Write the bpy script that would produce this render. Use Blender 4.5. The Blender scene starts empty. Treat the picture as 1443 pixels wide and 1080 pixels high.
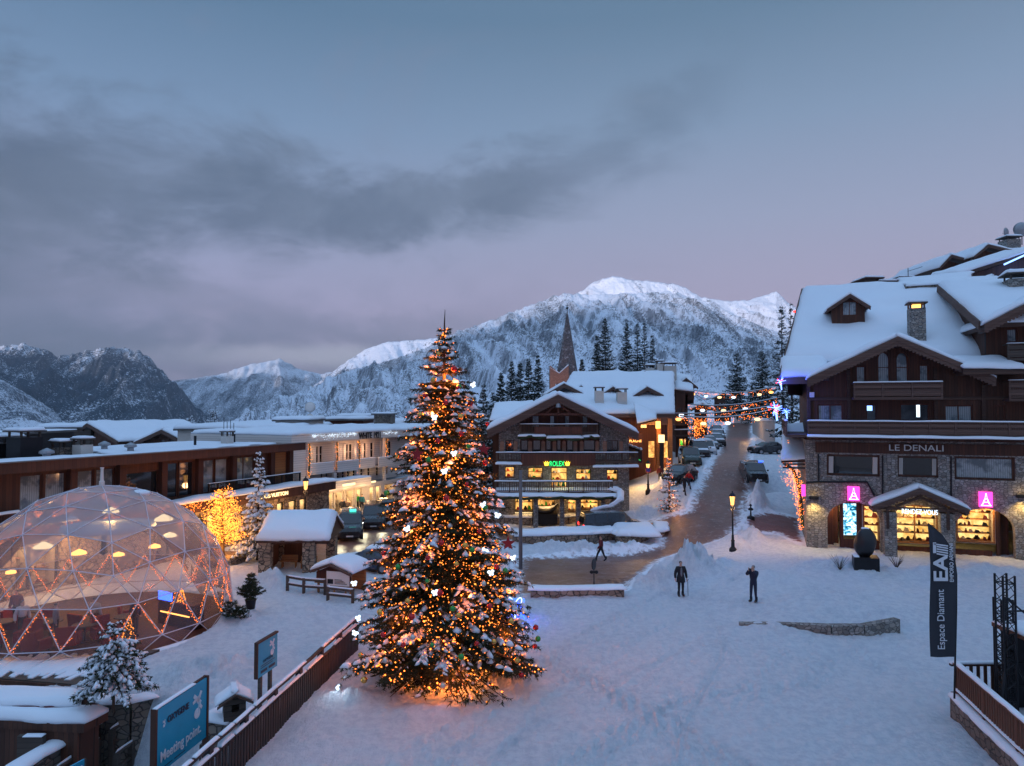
import bpy,math,random
import numpy as np
from mathutils import Vector,Matrix,noise as mnoise
SC=bpy.context.scene
COL=SC.collection
R=random.Random(7)
PI=math.pi
CX,CY,FPX,HOR,CAMZ=721.5,540.0,1000.0,575.0,10.0
PITCH=math.atan((CY-HOR)/FPX)
def ray(px,py):
 x=(px-CX)/FPX;u=(CY-py)/FPX
 c,s=math.cos(PITCH),math.sin(PITCH)
 return Vector((x,c+u*s,-s+u*c))
def P(px,py,D):
 r=ray(px,py);return Vector((0,0,CAMZ))+r*(D/r.y)
cam=bpy.data.cameras.new('camera');camo=bpy.data.objects.new('camera',cam);COL.objects.link(camo)
cam.sensor_width=36;cam.lens=36*FPX/1443.0;cam.clip_end=30000;cam.clip_start=0.3
camo.location=(0,0,CAMZ);camo.rotation_euler=(PI/2-PITCH,0,0)
SC.camera=camo
class NT:
 def __init__(s,tree):
  s.t=tree;s.n=tree.nodes;s.l=tree.links
 def add(s,typ,ins=None,**kw):
  nd=s.n.new(typ)
  for k,v in kw.items():setattr(nd,k,v)
  if ins:
   for k,v in ins.items():s.set(nd,k,v)
  return nd
 def set(s,nd,k,v):
  sock=nd.inputs[k]
  if isinstance(v,bpy.types.NodeSocket):s.l.new(v,sock)
  elif isinstance(v,bpy.types.Node):s.l.new(v.outputs[0],sock)
  else:
   if sock.type=='RGBA' and hasattr(v,'__len__')and len(v)==3:v=(*v,1)
   sock.default_value=v
 def m(s,op,a,b=0.0,c=0.0,clamp=False):
  nd=s.add('ShaderNodeMath',{0:a,1:b,2:c},operation=op,use_clamp=clamp);return nd.outputs[0]
 def mix(s,f,a,b,blend='MIX'):
  nd=s.add('ShaderNodeMix',data_type='RGBA',blend_type=blend)
  s.set(nd,0,f);s.set(nd,6,a);s.set(nd,7,b);return nd.outputs[2]
 def ramp(s,f,stops,interp='LINEAR'):
  nd=s.add('ShaderNodeValToRGB',{0:f});cr=nd.color_ramp;cr.interpolation=interp
  while len(cr.elements)<len(stops):cr.elements.new(0.5)
  for e,(p,c)in zip(cr.elements,stops):
   e.position=p;e.color=(*c,1)if len(c)==3 else c
  return nd.outputs[0]
 def noise(s,vec=None,scale=5,detail=4,rough=.5,dist=0,out=0):
  nd=s.add('ShaderNodeTexNoise',{'Scale':scale,'Detail':detail,'Roughness':rough,'Distortion':dist})
  if vec is not None:s.set(nd,'Vector',vec)
  return nd.outputs[out]
 def smooth(s,x,a,b):
  nd=s.add('ShaderNodeMapRange',{0:x,1:a,2:b,3:0.0,4:1.0},interpolation_type='SMOOTHSTEP');return nd.outputs[0]
 def coord(s,which='Object',scale=None):
  o=s.add('ShaderNodeTexCoord').outputs[which]
  if scale is None:return o
  return s.add('ShaderNodeMapping',{'Vector':o,'Scale':scale}).outputs[0]
 def bump(s,h,strength=.3,dist=.05,normal=None):
  nd=s.add('ShaderNodeBump',{'Height':h,'Strength':strength,'Distance':dist})
  if normal is not None:s.set(nd,'Normal',normal)
  return nd.outputs[0]
MATS={}
def mat(name,fn):
 m=bpy.data.materials.new(name);m.use_nodes=True
 t=NT(m.node_tree);b=m.node_tree.nodes['Principled BSDF']
 fn(t,b);MATS[name]=m;return m
def plain(name,col,rough=.7,metal=0,var=.25,scale=3,bump=0,bscale=30,spec=.5,coat=0):
 def fn(t,b):
  n=t.noise(t.coord(),scale,5,.6)
  c=t.mix(n,tuple(x*(1-var)for x in col),tuple(min(1,x*(1+var))for x in col))
  t.set(b,'Base Color',c);t.set(b,'Roughness',rough);t.set(b,'Metallic',metal)
  t.set(b,'Specular IOR Level',spec);t.set(b,'Coat Weight',coat)
  if bump:t.set(b,'Normal',t.bump(t.noise(t.coord(),bscale,4),bump,.02))
 return mat(name,fn)
def emis(name,col,strength,sample=False,base=None):
 def fn(t,b):
  t.set(b,'Base Color',base or tuple(x*.5 for x in col));t.set(b,'Roughness',.5)
  t.set(b,'Emission Color',col);t.set(b,'Emission Strength',strength)
 m=mat(name,fn)
 if not sample:m.cycles.emission_sampling='NONE'
 return m
def snowfn(t,b,rough_scale=1.0,bs=1.0):
 co=t.coord('Object')
 n1=t.noise(co,.35,5,.55);n2=t.noise(co,5*rough_scale,6,.65);n3=t.noise(co,40,3,.6)
 c=t.mix(n1,(.74,.80,.88),(.88,.91,.95))
 t.set(b,'Base Color',c);t.set(b,'Roughness',.62);t.set(b,'Specular IOR Level',.35)
 h=t.m('ADD',t.m('MULTIPLY',n2,1.0),t.m('MULTIPLY',n3,.22))
 t.set(b,'Normal',t.bump(h,.5*bs,.12))
mat('snow',snowfn)
mat('snow_soft',lambda t,b:snowfn(t,b,.5,.35))
def woodfn(c1,c2,axis='X',freq=7,rough=.75,bs=.5):
 def fn(t,b):
  co=t.coord('Object')
  sep=t.add('ShaderNodeSeparateXYZ',{0:co})
  v=t.m('MULTIPLY',sep.outputs['XYZ'.index(axis)],freq)
  cell=t.m('FLOOR',v);fr=t.m('FRACT',v)
  wn=t.add('ShaderNodeTexWhiteNoise',{'W':cell},noise_dimensions='1D').outputs[0]
  sc=[3,3,3];sc['XYZ'.index(axis)]=30
  if axis=='Z':sc=[2,2,30]
  g=t.noise(t.coord('Object',tuple(sc)),1.5,5,.6)
  f=t.m('ADD',t.m('MULTIPLY',wn,.5),t.m('MULTIPLY',g,.5))
  c=t.mix(f,c1,c2)
  gap=t.smooth(t.m('ABSOLUTE',t.m('SUBTRACT',fr,.5)),.44,.5)
  c=t.mix(gap,c,tuple(x*.2 for x in c1))
  t.set(b,'Base Color',c);t.set(b,'Roughness',rough)
  h=t.m('SUBTRACT',t.m('MULTIPLY',g,.3),gap)
  t.set(b,'Normal',t.bump(h,bs,.03))
 return fn
mat('wood_board',woodfn((0.0372,0.01302,0.00744),(0.1116,0.0403,0.01984),'X',6))
mat('wood_board_y',woodfn((0.0372,0.01302,0.00744),(0.1116,0.0403,0.01984),'Y',6))
mat('wood_beam',woodfn((0.0385,0.0176,0.0121),(0.0935,0.04675,0.03025),'Z',5))
mat('wood_trim',woodfn((0.078,0.0408,0.03),(0.15,0.084,0.063),'Z',6))
mat('wood_rail',woodfn((0.055,0.03025,0.01925),(0.121,0.06875,0.044),'X',9))
mat('wood_red',woodfn((0.06375,0.018,0.0105),(0.135,0.04125,0.021),'X',4))
mat('wood_orange',woodfn((0.315,0.12,0.0375),(0.4125,0.18,0.06),'Z',5))
mat('wood_grey',woodfn((0.045,0.0325,0.025),(0.1,0.075,0.06),'Z',6))
mat('wood_pier',woodfn((.035,.011,.007),(.085,.028,.016),'X',4))
mat('wood_fence',woodfn((.014,.012,.012),(.045,.038,.036),'Y',8))
mat('wood_deck',woodfn((0.095,0.0325,0.015),(0.165,0.065,0.03),'Y',8))
mat('wood_white',woodfn((.62,.56,.52),(.8,.74,.69),'Z',5,.6,.2))
mat('wood_shutter',woodfn((.32,.17,.11),(.48,.28,.19),'Z',8))
def stonefn(c1,c2,scale=3.2,mortar=(.055,.048,.042)):
 def fn(t,b):
  co=t.coord('Object',(1,1,1.55))
  d=t.noise(co,3,2,.5,out=1)
  co=t.add('ShaderNodeVectorMath',{0:co,1:t.add('ShaderNodeVectorMath',{0:d,'Scale':.16},operation='SCALE').outputs[0]},operation='ADD').outputs[0]
  v=t.add('ShaderNodeTexVoronoi',{'Vector':co,'Scale':scale,'Randomness':.8})
  e=t.add('ShaderNodeTexVoronoi',{'Vector':co,'Scale':scale,'Randomness':.8},feature='DISTANCE_TO_EDGE')
  s=t.add('ShaderNodeSeparateColor',{0:v.outputs['Color']})
  c=t.mix(s.outputs[0],c1,c2)
  c=t.mix(t.m('MULTIPLY',s.outputs[1],.35),c,(.34,.23,.15))
  c=t.mix(t.noise(co,9,4),c,(.12,.11,.10),'MIX')if False else c
  gap=t.smooth(e.outputs['Distance'],.02,.09)
  c=t.mix(gap,mortar,c)
  t.set(b,'Base Color',c);t.set(b,'Roughness',.85)
  t.set(b,'Normal',t.bump(t.m('ADD',gap,t.m('MULTIPLY',t.noise(co,14,4),.5)),.7,.05))
 return fn
mat('stone',stonefn((.15,.145,.14),(.40,.385,.365),4.4,(.085,.08,.075)))
mat('stone_warm',stonefn((.2,.15,.11),(.46,.36,.27),2.6))
mat('stone_dark',stonefn((.09,.075,.065),(.21,.18,.155),3))
plain('plaster',(.55,.5,.45),.85,var=.12)
plain('white_paint',(.7,.64,.6),.6,var=.1)
plain('metal_dark',(.02,.021,.024),.45,.6,.3)
plain('metal_grey',(.3,.31,.33),.4,.7,.2)
plain('rubber',(.02,.02,.02),.8)
plain('black_gloss',(.006,.006,.008),.42,var=.2,coat=.12)
plain('bark',(.07,.045,.03),.9,bump=.6)
def curtfn(t,b):
 co=t.coord('Object');sep=t.add('ShaderNodeSeparateXYZ',{0:co})
 w=t.add('ShaderNodeTexWave',{'Vector':co,'Scale':2.6,'Distortion':1.2,'Detail':1},bands_direction='X')
 big=t.noise(co,.9,4,.6);c=t.mix(w.outputs['Fac'],(.20,.235,.25),(.34,.38,.39));c=t.mix(t.smooth(big,.45,.6),c,(.10,.125,.14))
 t.set(b,'Base Color',c);t.set(b,'Roughness',.08);t.set(b,'Coat Weight',1);t.set(b,'Coat Roughness',.03)
mat('glass_curtain',curtfn)
plain('glass_dark',(.012,.016,.02),.05,var=.4,coat=1)
plain('asphalt_roof',(.11,.10,.095),.9,var=.35,scale=1.2)
emis('glow_amber',(1,.42,.1),3);emis('glow_bulb',(1,.20,.028),5);emis('glow_white',(.7,.85,1),1.7)
emis('glow_bulb_gold',(1,.30,.04),2.6)
emis('glow_cream',(1,.75,.38),1.5);emis('glow_green',(.02,1,.22),1.5);emis('glow_gold',(1,.62,.04),3)
emis('glow_pink',(1,.06,.5),1.7);emis('glow_blue',(.03,.10,1),4);emis('glow_blue_pale',(.25,.45,1),2.4)
emis('glow_red',(1,.03,.02),4.5);emis('glow_teal',(.1,1,.8),1.2);emis('glow_lamp',(1,.5,.14),2.2)
def shopfn(c1,c2,s):
 def fn(t,b):
  n=t.noise(t.coord(),1.6,5,.7,.6);c=t.mix(t.smooth(n,.35,.65),c1,c2);t.set(b,'Base Color',(.3,.2,.1));t.set(b,'Emission Color',c);t.set(b,'Emission Strength',s)
 return fn
mat('glow_pane',shopfn((.55,.27,.04),(1,.72,.26),1.25));mat('glow_shop',shopfn((.30,.11,.02),(1,.58,.15),1.35));emis('glow_head',(1,.92,.6),12)
class MB:
 def __init__(s):s.v=[];s.f=[];s.mi=[];s.cur=0;s.marks=[];s.busy=False
 def face(s,pts):
  i=len(s.v);s.v.extend([tuple(p)for p in pts]);s.f.append(tuple(range(i,i+len(pts))));s.mi.append(s.cur)
 def hexa(s,c):
  i=len(s.v);s.v.extend([tuple(p)for p in c])
  for q in((0,3,2,1),(4,5,6,7),(0,1,5,4),(1,2,6,5),(2,3,7,6),(3,0,4,7)):
   s.f.append(tuple(i+k for k in q));s.mi.append(s.cur)
  return s
 def box(s,x0,x1,y0,y1,z0,z1):
  return s.hexa([(x0,y0,z0),(x1,y0,z0),(x1,y1,z0),(x0,y1,z0),(x0,y0,z1),(x1,y0,z1),(x1,y1,z1),(x0,y1,z1)])
 def beam(s,a,b,w,h):
  a=Vector(a);b=Vector(b);d=(b-a).normalized()
  up=Vector((0,0,1))if abs(d.z)<.95 else Vector((0,1,0))
  sd=d.cross(up).normalized()*w/2;up=sd.cross(d).normalized()*h/2
  return s.hexa([a-sd-up,a+sd-up,b+sd-up,b-sd-up,a-sd+up,a+sd+up,b+sd+up,b-sd+up])
 def tube(s,pts,rad,n=8,cap=True):
  pts=[Vector(p)for p in pts]
  if not hasattr(rad,'__len__'):rad=[rad]*len(pts)
  base=len(s.v);prev=None
  for k,p in enumerate(pts):
   d=(pts[min(k+1,len(pts)-1)]-pts[max(k-1,0)]).normalized()
   if prev is None:
    a=Vector((0,0,1))if abs(d.z)<.9 else Vector((1,0,0))
    prev=d.cross(a).normalized()
   prev=(prev-d*prev.dot(d)).normalized();q=d.cross(prev)
   for j in range(n):
    an=2*PI*j/n;s.v.append(tuple(p+(prev*math.cos(an)+q*math.sin(an))*rad[k]))
  for k in range(len(pts)-1):
   for j in range(n):
    a=base+k*n+j;b=base+k*n+(j+1)%n
    s.f.append((a,b,b+n,a+n));s.mi.append(s.cur)
  if cap:
   s.f.append(tuple(base+j for j in range(n))[::-1]);s.mi.append(s.cur)
   e=base+(len(pts)-1)*n;s.f.append(tuple(e+j for j in range(n)));s.mi.append(s.cur)
  return s
 def lathe(s,c,prof,n=16):
  return s.tube2([(c[0],c[1],c[2]+z)for r,z in prof],[max(r,1e-4)for r,z in prof],n)
 def tube2(s,pts,rad,n):
  base=len(s.v)
  for p,r in zip(pts,rad):
   for j in range(n):
    a=2*PI*j/n;s.v.append((p[0]+r*math.cos(a),p[1]+r*math.sin(a),p[2]))
  for k in range(len(pts)-1):
   for j in range(n):
    a=base+k*n+j;b=base+k*n+(j+1)%n
    s.f.append((a,b,b+n,a+n));s.mi.append(s.cur)
  s.f.append(tuple(base+j for j in range(n))[::-1]);s.mi.append(s.cur)
  e=base+(len(pts)-1)*n;s.f.append(tuple(e+j for j in range(n)));s.mi.append(s.cur)
  return s
 def blob(s,c,r,n=8,m=5,jit=0):
  base=len(s.v);c=Vector(c);r=r if hasattr(r,'__len__')else(r,r,r)
  s.v.append((c.x,c.y,c.z-r[2]))
  for k in range(1,m):
   ph=-PI/2+PI*k/m
   for j in range(n):
    a=2*PI*j/n;q=1+R.uniform(-jit,jit)
    s.v.append((c.x+r[0]*q*math.cos(ph)*math.cos(a),c.y+r[1]*q*math.cos(ph)*math.sin(a),c.z+r[2]*q*math.sin(ph)))
  s.v.append((c.x,c.y,c.z+r[2]));top=len(s.v)-1
  for j in range(n):
   s.f.append((base,base+1+(j+1)%n,base+1+j));s.mi.append(s.cur)
   for k in range(m-2):
    a=base+1+k*n+j;b=base+1+k*n+(j+1)%n
    s.f.append((a,b,b+n,a+n));s.mi.append(s.cur)
   e=base+1+(m-2)*n;s.f.append((e+j,e+(j+1)%n,top));s.mi.append(s.cur)
  return s
 def prism(s,poly,y0,y1):
  n=len(poly);i=len(s.v)
  s.v.extend([(x,y0,z)for x,z in poly]);s.v.extend([(x,y1,z)for x,z in poly])
  s.f.append(tuple(range(i,i+n)));s.f.append(tuple(range(i+2*n-1,i+n-1,-1)));s.mi+=[s.cur,s.cur]
  for k in range(n):
   a=i+k;b=i+(k+1)%n;s.f.append((b,a,a+n,b+n));s.mi.append(s.cur)
  return s
 def prismz(s,poly,z0,z1):
  n=len(poly);i=len(s.v)
  s.v.extend([(x,y,z0)for x,y in poly]);s.v.extend([(x,y,z1)for x,y in poly])
  s.f.append(tuple(range(i,i+n))[::-1]);s.f.append(tuple(range(i+n,i+2*n)));s.mi+=[s.cur,s.cur]
  for k in range(n):
   a=i+k;b=i+(k+1)%n;s.f.append((a,b,b+n,a+n));s.mi.append(s.cur)
  return s
 def slab(s,A,B,C,D,t,step=.5,rag=.12,up=(0,0,1),droop=0.0):
  """soft snow layer over quad A-B (front edge), D-C (back edge), thickness t"""
  A,B,C,D=map(Vector,(A,B,C,D));up=Vector(up)
  nu=max(4,int((B-A).length/step));nv=max(3,int((D-A).length/step))
  base=len(s.v);sd=R.uniform(0,99)
  L=(B-A).length;W=(D-A).length;e=min(t*1.1,W*.5,L*.5)
  us=[0]+[(min(e,L*.25)/L*.5)]+[k/nu for k in range(1,nu)]+[1-(min(e,L*.25)/L*.5)]+[1]
  vs=[0]+[(min(e,W*.25)/W*.5)]+[k/nv for k in range(1,nv)]+[1-(min(e,W*.25)/W*.5)]+[1]
  us=sorted(us);vs=sorted(vs)
  for v in vs:
   for u in us:
    p=A.lerp(B,u).lerp(D.lerp(C,u),v)
    du=min(u,1-u)*L;dv=min(v,1-v)*W;d=min(du,dv)
    k=min(1,d/e)if e>0 else 1;h=t*math.sqrt(max(0,1-(1-k)**2))if d>1e-6 else t*.35
    h*=1+.42*mnoise.noise((p.x*.6+sd,p.y*.6,p.z*.4))+.12*mnoise.noise((p.x*2+sd,p.y*2,0))
    q=p+up*h
    if d<1e-6:q+=Vector((mnoise.noise((p.x*2,p.y*2,sd)),mnoise.noise((p.y*2,p.x*2,sd)),0))*rag
    s.v.append(tuple(q))
  nU=len(us);nV=len(vs)
  for j in range(nV-1):
   for i in range(nU-1):
    a=base+j*nU+i;s.f.append((a,a+1,a+nU+1,a+nU));s.mi.append(s.cur)
  ring=[i for i in range(nU)]+[j*nU+nU-1 for j in range(1,nV)]+[(nV-1)*nU+i for i in range(nU-2,-1,-1)]+[j*nU for j in range(nV-2,0,-1)]
  b2=len(s.v)
  for r_ in ring:
   p=Vector(s.v[base+r_]);s.v.append(tuple(p-up*t*.36))
  n=len(ring)
  for k in range(n):
   a=base+ring[k];b=base+ring[(k+1)%n];s.f.append((b,a,b2+k,b2+(k+1)%n));s.mi.append(s.cur)
  s.f.append(tuple(b2+k for k in range(n))[::-1]);s.mi.append(s.cur)
  return s
 def wall(s,u0,u1,z0,z1,ops=(),t=.3,y=0.0,top=None,brk=()):
  """front wall with real openings; ops = (ua,ub,za,zb,arch)"""
  us={u0,u1,*brk}
  def ot(o,u):
   if len(o)<5 or not o[4]:return o[3]
   c=(o[0]+o[1])/2;hw=(o[1]-o[0])/2;k=max(0,1-((u-c)/hw)**2)
   return o[3]-o[4]+o[4]*math.sqrt(k)
  for o in ops:
   us|={o[0],o[1]}
   if len(o)>4 and o[4]:
    c=(o[0]+o[1])/2;hw=(o[1]-o[0])/2
    us|={c+hw*math.sin(PI/2*k/8)for k in range(-7,8)}
  us=sorted(u for u in us if u0-1e-6<=u<=u1+1e-6)
  tp=top or(lambda u:z1)
  for a,b in zip(us[:-1],us[1:]):
   if b-a<1e-5:continue
   m=(a+b)/2;act=sorted([o for o in ops if o[0]<=m<=o[1]],key=lambda o:o[2])
   lo=(z0,z0)
   for o in act+[None]:
    hi=(o[2],o[2])if o else(tp(a),tp(b))
    if hi[0]>lo[0]+1e-5 or hi[1]>lo[1]+1e-5:
     s.face([(a,y,lo[0]),(b,y,lo[1]),(b,y,hi[1]),(a,y,hi[0])])
     s.face([(b,y+t,lo[1]),(a,y+t,lo[0]),(a,y+t,hi[0]),(b,y+t,hi[1])])
     s.face([(a,y,hi[0]),(b,y,hi[1]),(b,y+t,hi[1]),(a,y+t,hi[0])])
     s.face([(b,y,lo[1]),(a,y,lo[0]),(a,y+t,lo[0]),(b,y+t,lo[1])])
    if o:lo=(ot(o,a),ot(o,b))
  for o in ops:
   for u,sg in((o[0],1),(o[1],-1)):
    s.face([(u,y,o[2]),(u,y+t,o[2]),(u,y+t,ot(o,u)),(u,y,ot(o,u))][::sg])
  s.face([(u0,y,z0),(u0,y,tp(u0)),(u0,y+t,tp(u0)),(u0,y+t,z0)])
  s.face([(u1,y,z0),(u1,y+t,z0),(u1,y+t,tp(u1)),(u1,y,tp(u1))])
  return s
 def build(s,name,mats,parent=None,smooth=False,loc=None,M=None):
  me=bpy.data.meshes.new(name)
  vs=s.v if M is None else[tuple(M@Vector(p))for p in s.v]
  me.from_pydata(vs,[],s.f)
  if not isinstance(mats,(list,tuple)):mats=[mats]
  for m in mats:me.materials.append(MATS[m]if isinstance(m,str)else m)
  if len(mats)>1:me.polygons.foreach_set('material_index',s.mi)
  if smooth:me.polygons.foreach_set('use_smooth',[True]*len(me.polygons))
  me.update()
  return link(name,me,parent,loc)
def link(name,me,parent=None,loc=None):
 o=bpy.data.objects.new(name,me);COL.objects.link(o)
 if parent is not None:o.parent=parent
 if loc is not None:o.location=loc
 return o
def tag(o,label=None,cat=None,group=None,kind=None):
 if label:o['label']=label
 if cat:o['category']=cat
 if group:o['group']=group
 if kind:o['kind']=kind
 return o
def thing(name,label,cat,loc=(0,0,0),rz=0,group=None):
 o=bpy.data.objects.new(name,None);COL.objects.link(o);o.location=loc;o.rotation_euler=(0,0,rz)
 o.empty_display_size=.3
 return tag(o,label,cat,group)
def npmesh(name,v,quads=None,tris=None,mats='snow',parent=None,smooth=True,mi=None):
 me=bpy.data.meshes.new(name);v=np.asarray(v,dtype=np.float32)
 me.vertices.add(len(v));me.vertices.foreach_set('co',v.ravel())
 fs=[];st=[];tot=[];c=0
 if quads is not None and len(quads):
  q=np.asarray(quads,dtype=np.int32);fs.append(q.ravel());st.append(c+4*np.arange(len(q)));tot.append(np.full(len(q),4));c+=4*len(q)
 if tris is not None and len(tris):
  q=np.asarray(tris,dtype=np.int32);fs.append(q.ravel());st.append(c+3*np.arange(len(q)));tot.append(np.full(len(q),3));c+=3*len(q)
 li=np.concatenate(fs).astype(np.int32);ls=np.concatenate(st).astype(np.int32);lt=np.concatenate(tot).astype(np.int32)
 me.loops.add(len(li));me.loops.foreach_set('vertex_index',li)
 me.polygons.add(len(ls));me.polygons.foreach_set('loop_start',ls);me.polygons.foreach_set('loop_total',lt)
 if smooth:me.polygons.foreach_set('use_smooth',np.ones(len(ls),dtype=bool))
 for m in(mats if isinstance(mats,(list,tuple))else[mats]):me.materials.append(MATS[m])
 if mi is not None:me.polygons.foreach_set('material_index',np.asarray(mi,dtype=np.int32))
 me.update(calc_edges=True)
 return link(name,me,parent)
def text(s,size,name='lettering',m='glow_white',parent=None,loc=(0,0,0),rot=(PI/2,0,0),ext=.02,bold=0.0,width=None,space=1.0,label=None,shear=0,height=None):
 cu=bpy.data.curves.new(name,'FONT');cu.body=s;cu.size=size;cu.extrude=ext;cu.align_x='CENTER';cu.align_y='CENTER'
 cu.offset=bold;cu.space_character=space;cu.shear=shear
 t=bpy.data.objects.new('tmp',cu);COL.objects.link(t)
 bpy.context.view_layer.update()
 me=bpy.data.meshes.new_from_object(t.evaluated_get(bpy.context.evaluated_depsgraph_get()))
 bpy.data.objects.remove(t);bpy.data.curves.remove(cu)
 xs=[v.co.x for v in me.vertices];ys=[v.co.y for v in me.vertices]
 w=max(xs)-min(xs);h=max(ys)-min(ys);k=width/w if width else 1;kh=height/h if height else k
 mx=(max(xs)+min(xs))/2;my=(max(ys)+min(ys))/2
 for v in me.vertices:v.co.x=(v.co.x-mx)*k;v.co.y=(v.co.y-my)*kh
 me.materials.clear();me.materials.append(MATS[m])
 o=link(name,me,parent,loc);o.rotation_euler=rot
 if label:o['label']=label
 return o
def light(name,loc,power,col,size=.3,typ='POINT',parent=None,rot=None,spot=None):
 l=bpy.data.lights.new(name,typ);l.energy=power;l.color=col
 if typ in('POINT','SPOT'):l.shadow_soft_size=size
 if typ=='SPOT':l.spot_size=spot or 1.6;l.spot_blend=.8
 if typ=='AREA':l.size=size
 o=bpy.data.objects.new(name,l);COL.objects.link(o);o.location=loc
 if rot:o.rotation_euler=rot
 if parent is not None:o.parent=parent
 return o
def _mark(fn):
 def g(s,*a,**k):
  if not s.busy:s.marks.append((len(s.v),len(s.f)))
  was=s.busy;s.busy=True;r=fn(s,*a,**k);s.busy=was;return r
 return g
for _n in('hexa','tube','tube2','blob','prism','prismz','slab','face','wall'):setattr(MB,_n,_mark(getattr(MB,_n)))
def each(mb,name,m,par,smooth=False):
 """every primitive of the builder becomes a part of its own"""
 mk=mb.marks+[(len(mb.v),len(mb.f))]
 for(v0,f0),(v1,f1)in zip(mk[:-1],mk[1:]):
  q=MB();q.v=mb.v[v0:v1];q.f=[tuple(i-v0 for i in f)for f in mb.f[f0:f1]];q.mi=[0]*(f1-f0);q.build(name,m,par,smooth)
class Fr:
 """a building frame: x along the facade, y into the building, z up"""
 def __init__(s,o,yaw):s.o=Vector(o);s.yaw=yaw;s.M=Matrix.Translation(s.o)@Matrix.Rotation(yaw,4,'Z');s.I=s.M.inverted()
 def uz(s,px,py,y=0.0):
  c=s.I@Vector((0,0,CAMZ));d=s.I.to_3x3()@ray(px,py)
  t=(y-c.y)/d.y;p=c+d*t;return p.x,p.z
 def rect(s,x0,x1,y0,y1,y=0.0):
  a=s.uz(x0,(y0+y1)/2,y)[0];b=s.uz(x1,(y0+y1)/2,y)[0];xm=(x0+x1)/2
  return a,b,s.uz(xm,y1,y)[1],s.uz(xm,y0,y)[1]
 def w(s,p):return s.M@Vector(p)
def _hash(ix,iy,seed):
 h=(ix.astype(np.int64)*374761393+iy.astype(np.int64)*668265263+seed*982451653)&0xffffffff
 h=((h^(h>>13))*1274126177)&0xffffffff
 return((h^(h>>16))&0xffffff)/float(0xffffff)
def vnoise(x,y,seed=0):
 x=np.asarray(x,float);y=np.asarray(y,float)
 ix=np.floor(x);iy=np.floor(y);fx=x-ix;fy=y-iy
 ux=fx*fx*fx*(fx*(fx*6-15)+10);uy=fy*fy*fy*(fy*(fy*6-15)+10)
 def g(i,j):
  a=_hash(ix+i,iy+j,seed)*2*PI;return np.cos(a)*(fx-i)+np.sin(a)*(fy-j)
 return((g(0,0)*(1-ux)+g(1,0)*ux)*(1-uy)+(g(0,1)*(1-ux)+g(1,1)*ux)*uy)*1.5
def fbm(x,y,oct=4,seed=0,gain=.5,ridged=False):
 s=0;a=1;f=1
 for k in range(oct):
  n=vnoise(x*f,y*f,seed+k*17)
  s=s+a*((1-np.abs(n)*2)if ridged else n);a*=gain;f*=2.03
 return s
# == WORLD
world=bpy.data.worlds.new('World');SC.world=world;world.use_nodes=True
wt=NT(world.node_tree);bg=world.node_tree.nodes['Background']
SUN_EL,SUN_AZ=math.radians(5.0),math.radians(-155)
sky=wt.add('ShaderNodeTexSky',sky_type='NISHITA',sun_disc=False,sun_elevation=SUN_EL,sun_rotation=SUN_AZ,altitude=1800,dust_density=.6,ozone_density=3)
g=wt.add('ShaderNodeTexCoord').outputs['Generated']
sp=wt.add('ShaderNodeSeparateXYZ',{0:g})
Az=wt.m('ARCTAN2',sp.outputs[0],sp.outputs[1]);El=wt.m('ARCSINE',sp.outputs[2])
grad=wt.ramp(wt.m('MULTIPLY',El,1/1.2,clamp=True),[(0,(.40,.345,.475)),(.11,(.43,.365,.50)),(.21,(.32,.355,.49)),(.31,(.215,.30,.43)),(.42,(.12,.205,.305)),(1,(.06,.13,.21))])
sidef=wt.smooth(Az,-.75,.45)
grad=wt.mix(sidef,wt.mix(1.0,grad,(.80,.91,1.0),'MULTIPLY'),grad)
cv=wt.add('ShaderNodeCombineXYZ',{0:Az,1:wt.m('MULTIPLY',El,2.1),2:0.0}).outputs[0]
n1=wt.noise(cv,3.2,8,.62,.4);n2=wt.noise(cv,5.0,12,.64,.35)
nn=wt.m('SUBTRACT',n1,.5);nm=wt.m('SUBTRACT',n2,.5)
_q=wt.m('MAXIMUM',wt.m('ADD',Az,.22),0.0);cen=wt.m('ADD',.268,wt.m('MULTIPLY',wt.m('MULTIPLY',_q,_q),.62))
cen=wt.m('ADD',cen,wt.m('MULTIPLY',nn,.10))
dist=wt.m('ABSOLUTE',wt.m('SUBTRACT',El,cen))
wid=wt.m('ADD',.070,wt.m('MULTIPLY',wt.m('MAXIMUM',wt.m('SUBTRACT',-.25,Az),0.0),.24))
band=wt.m('SUBTRACT',1.0,wt.m('DIVIDE',dist,wid))
band=wt.m('ADD',band,wt.m('MULTIPLY',nm,3.2))
fade=wt.m('SUBTRACT',1.0,wt.smooth(Az,.16,.36))
fadel=wt.m('MULTIPLY',fade,wt.m('SUBTRACT',1.0,wt.m('MULTIPLY',wt.smooth(Az,-.02,.12),.45)))
band=wt.m('MULTIPLY',wt.smooth(band,-.1,.95),fadel)
low=wt.m('ADD',wt.m('DIVIDE',wt.m('SUBTRACT',.20,El),.10),wt.m('MULTIPLY',nm,3.0))
low=wt.m('ADD',low,wt.m('MULTIPLY',nn,2.0))
lowm=wt.m('MULTIPLY',wt.smooth(low,.1,1.3),wt.m('SUBTRACT',1.0,wt.smooth(Az,-.12,.14)))
wisp=wt.m('MULTIPLY',wt.smooth(wt.noise(cv,2.2,9,.66,.8),.50,.72),.28)
c=wt.mix(wisp,grad,(.215,.235,.32))
c=wt.mix(wt.m('MULTIPLY',lowm,.70),c,wt.mix(wt.smooth(nm,-.10,.20),(.075,.112,.165),(.285,.27,.385)))
c=wt.mix(wt.m('MULTIPLY',band,.74),c,wt.mix(wt.smooth(nn,-.2,.25),(.045,.075,.115),(.15,.195,.27)))
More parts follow.
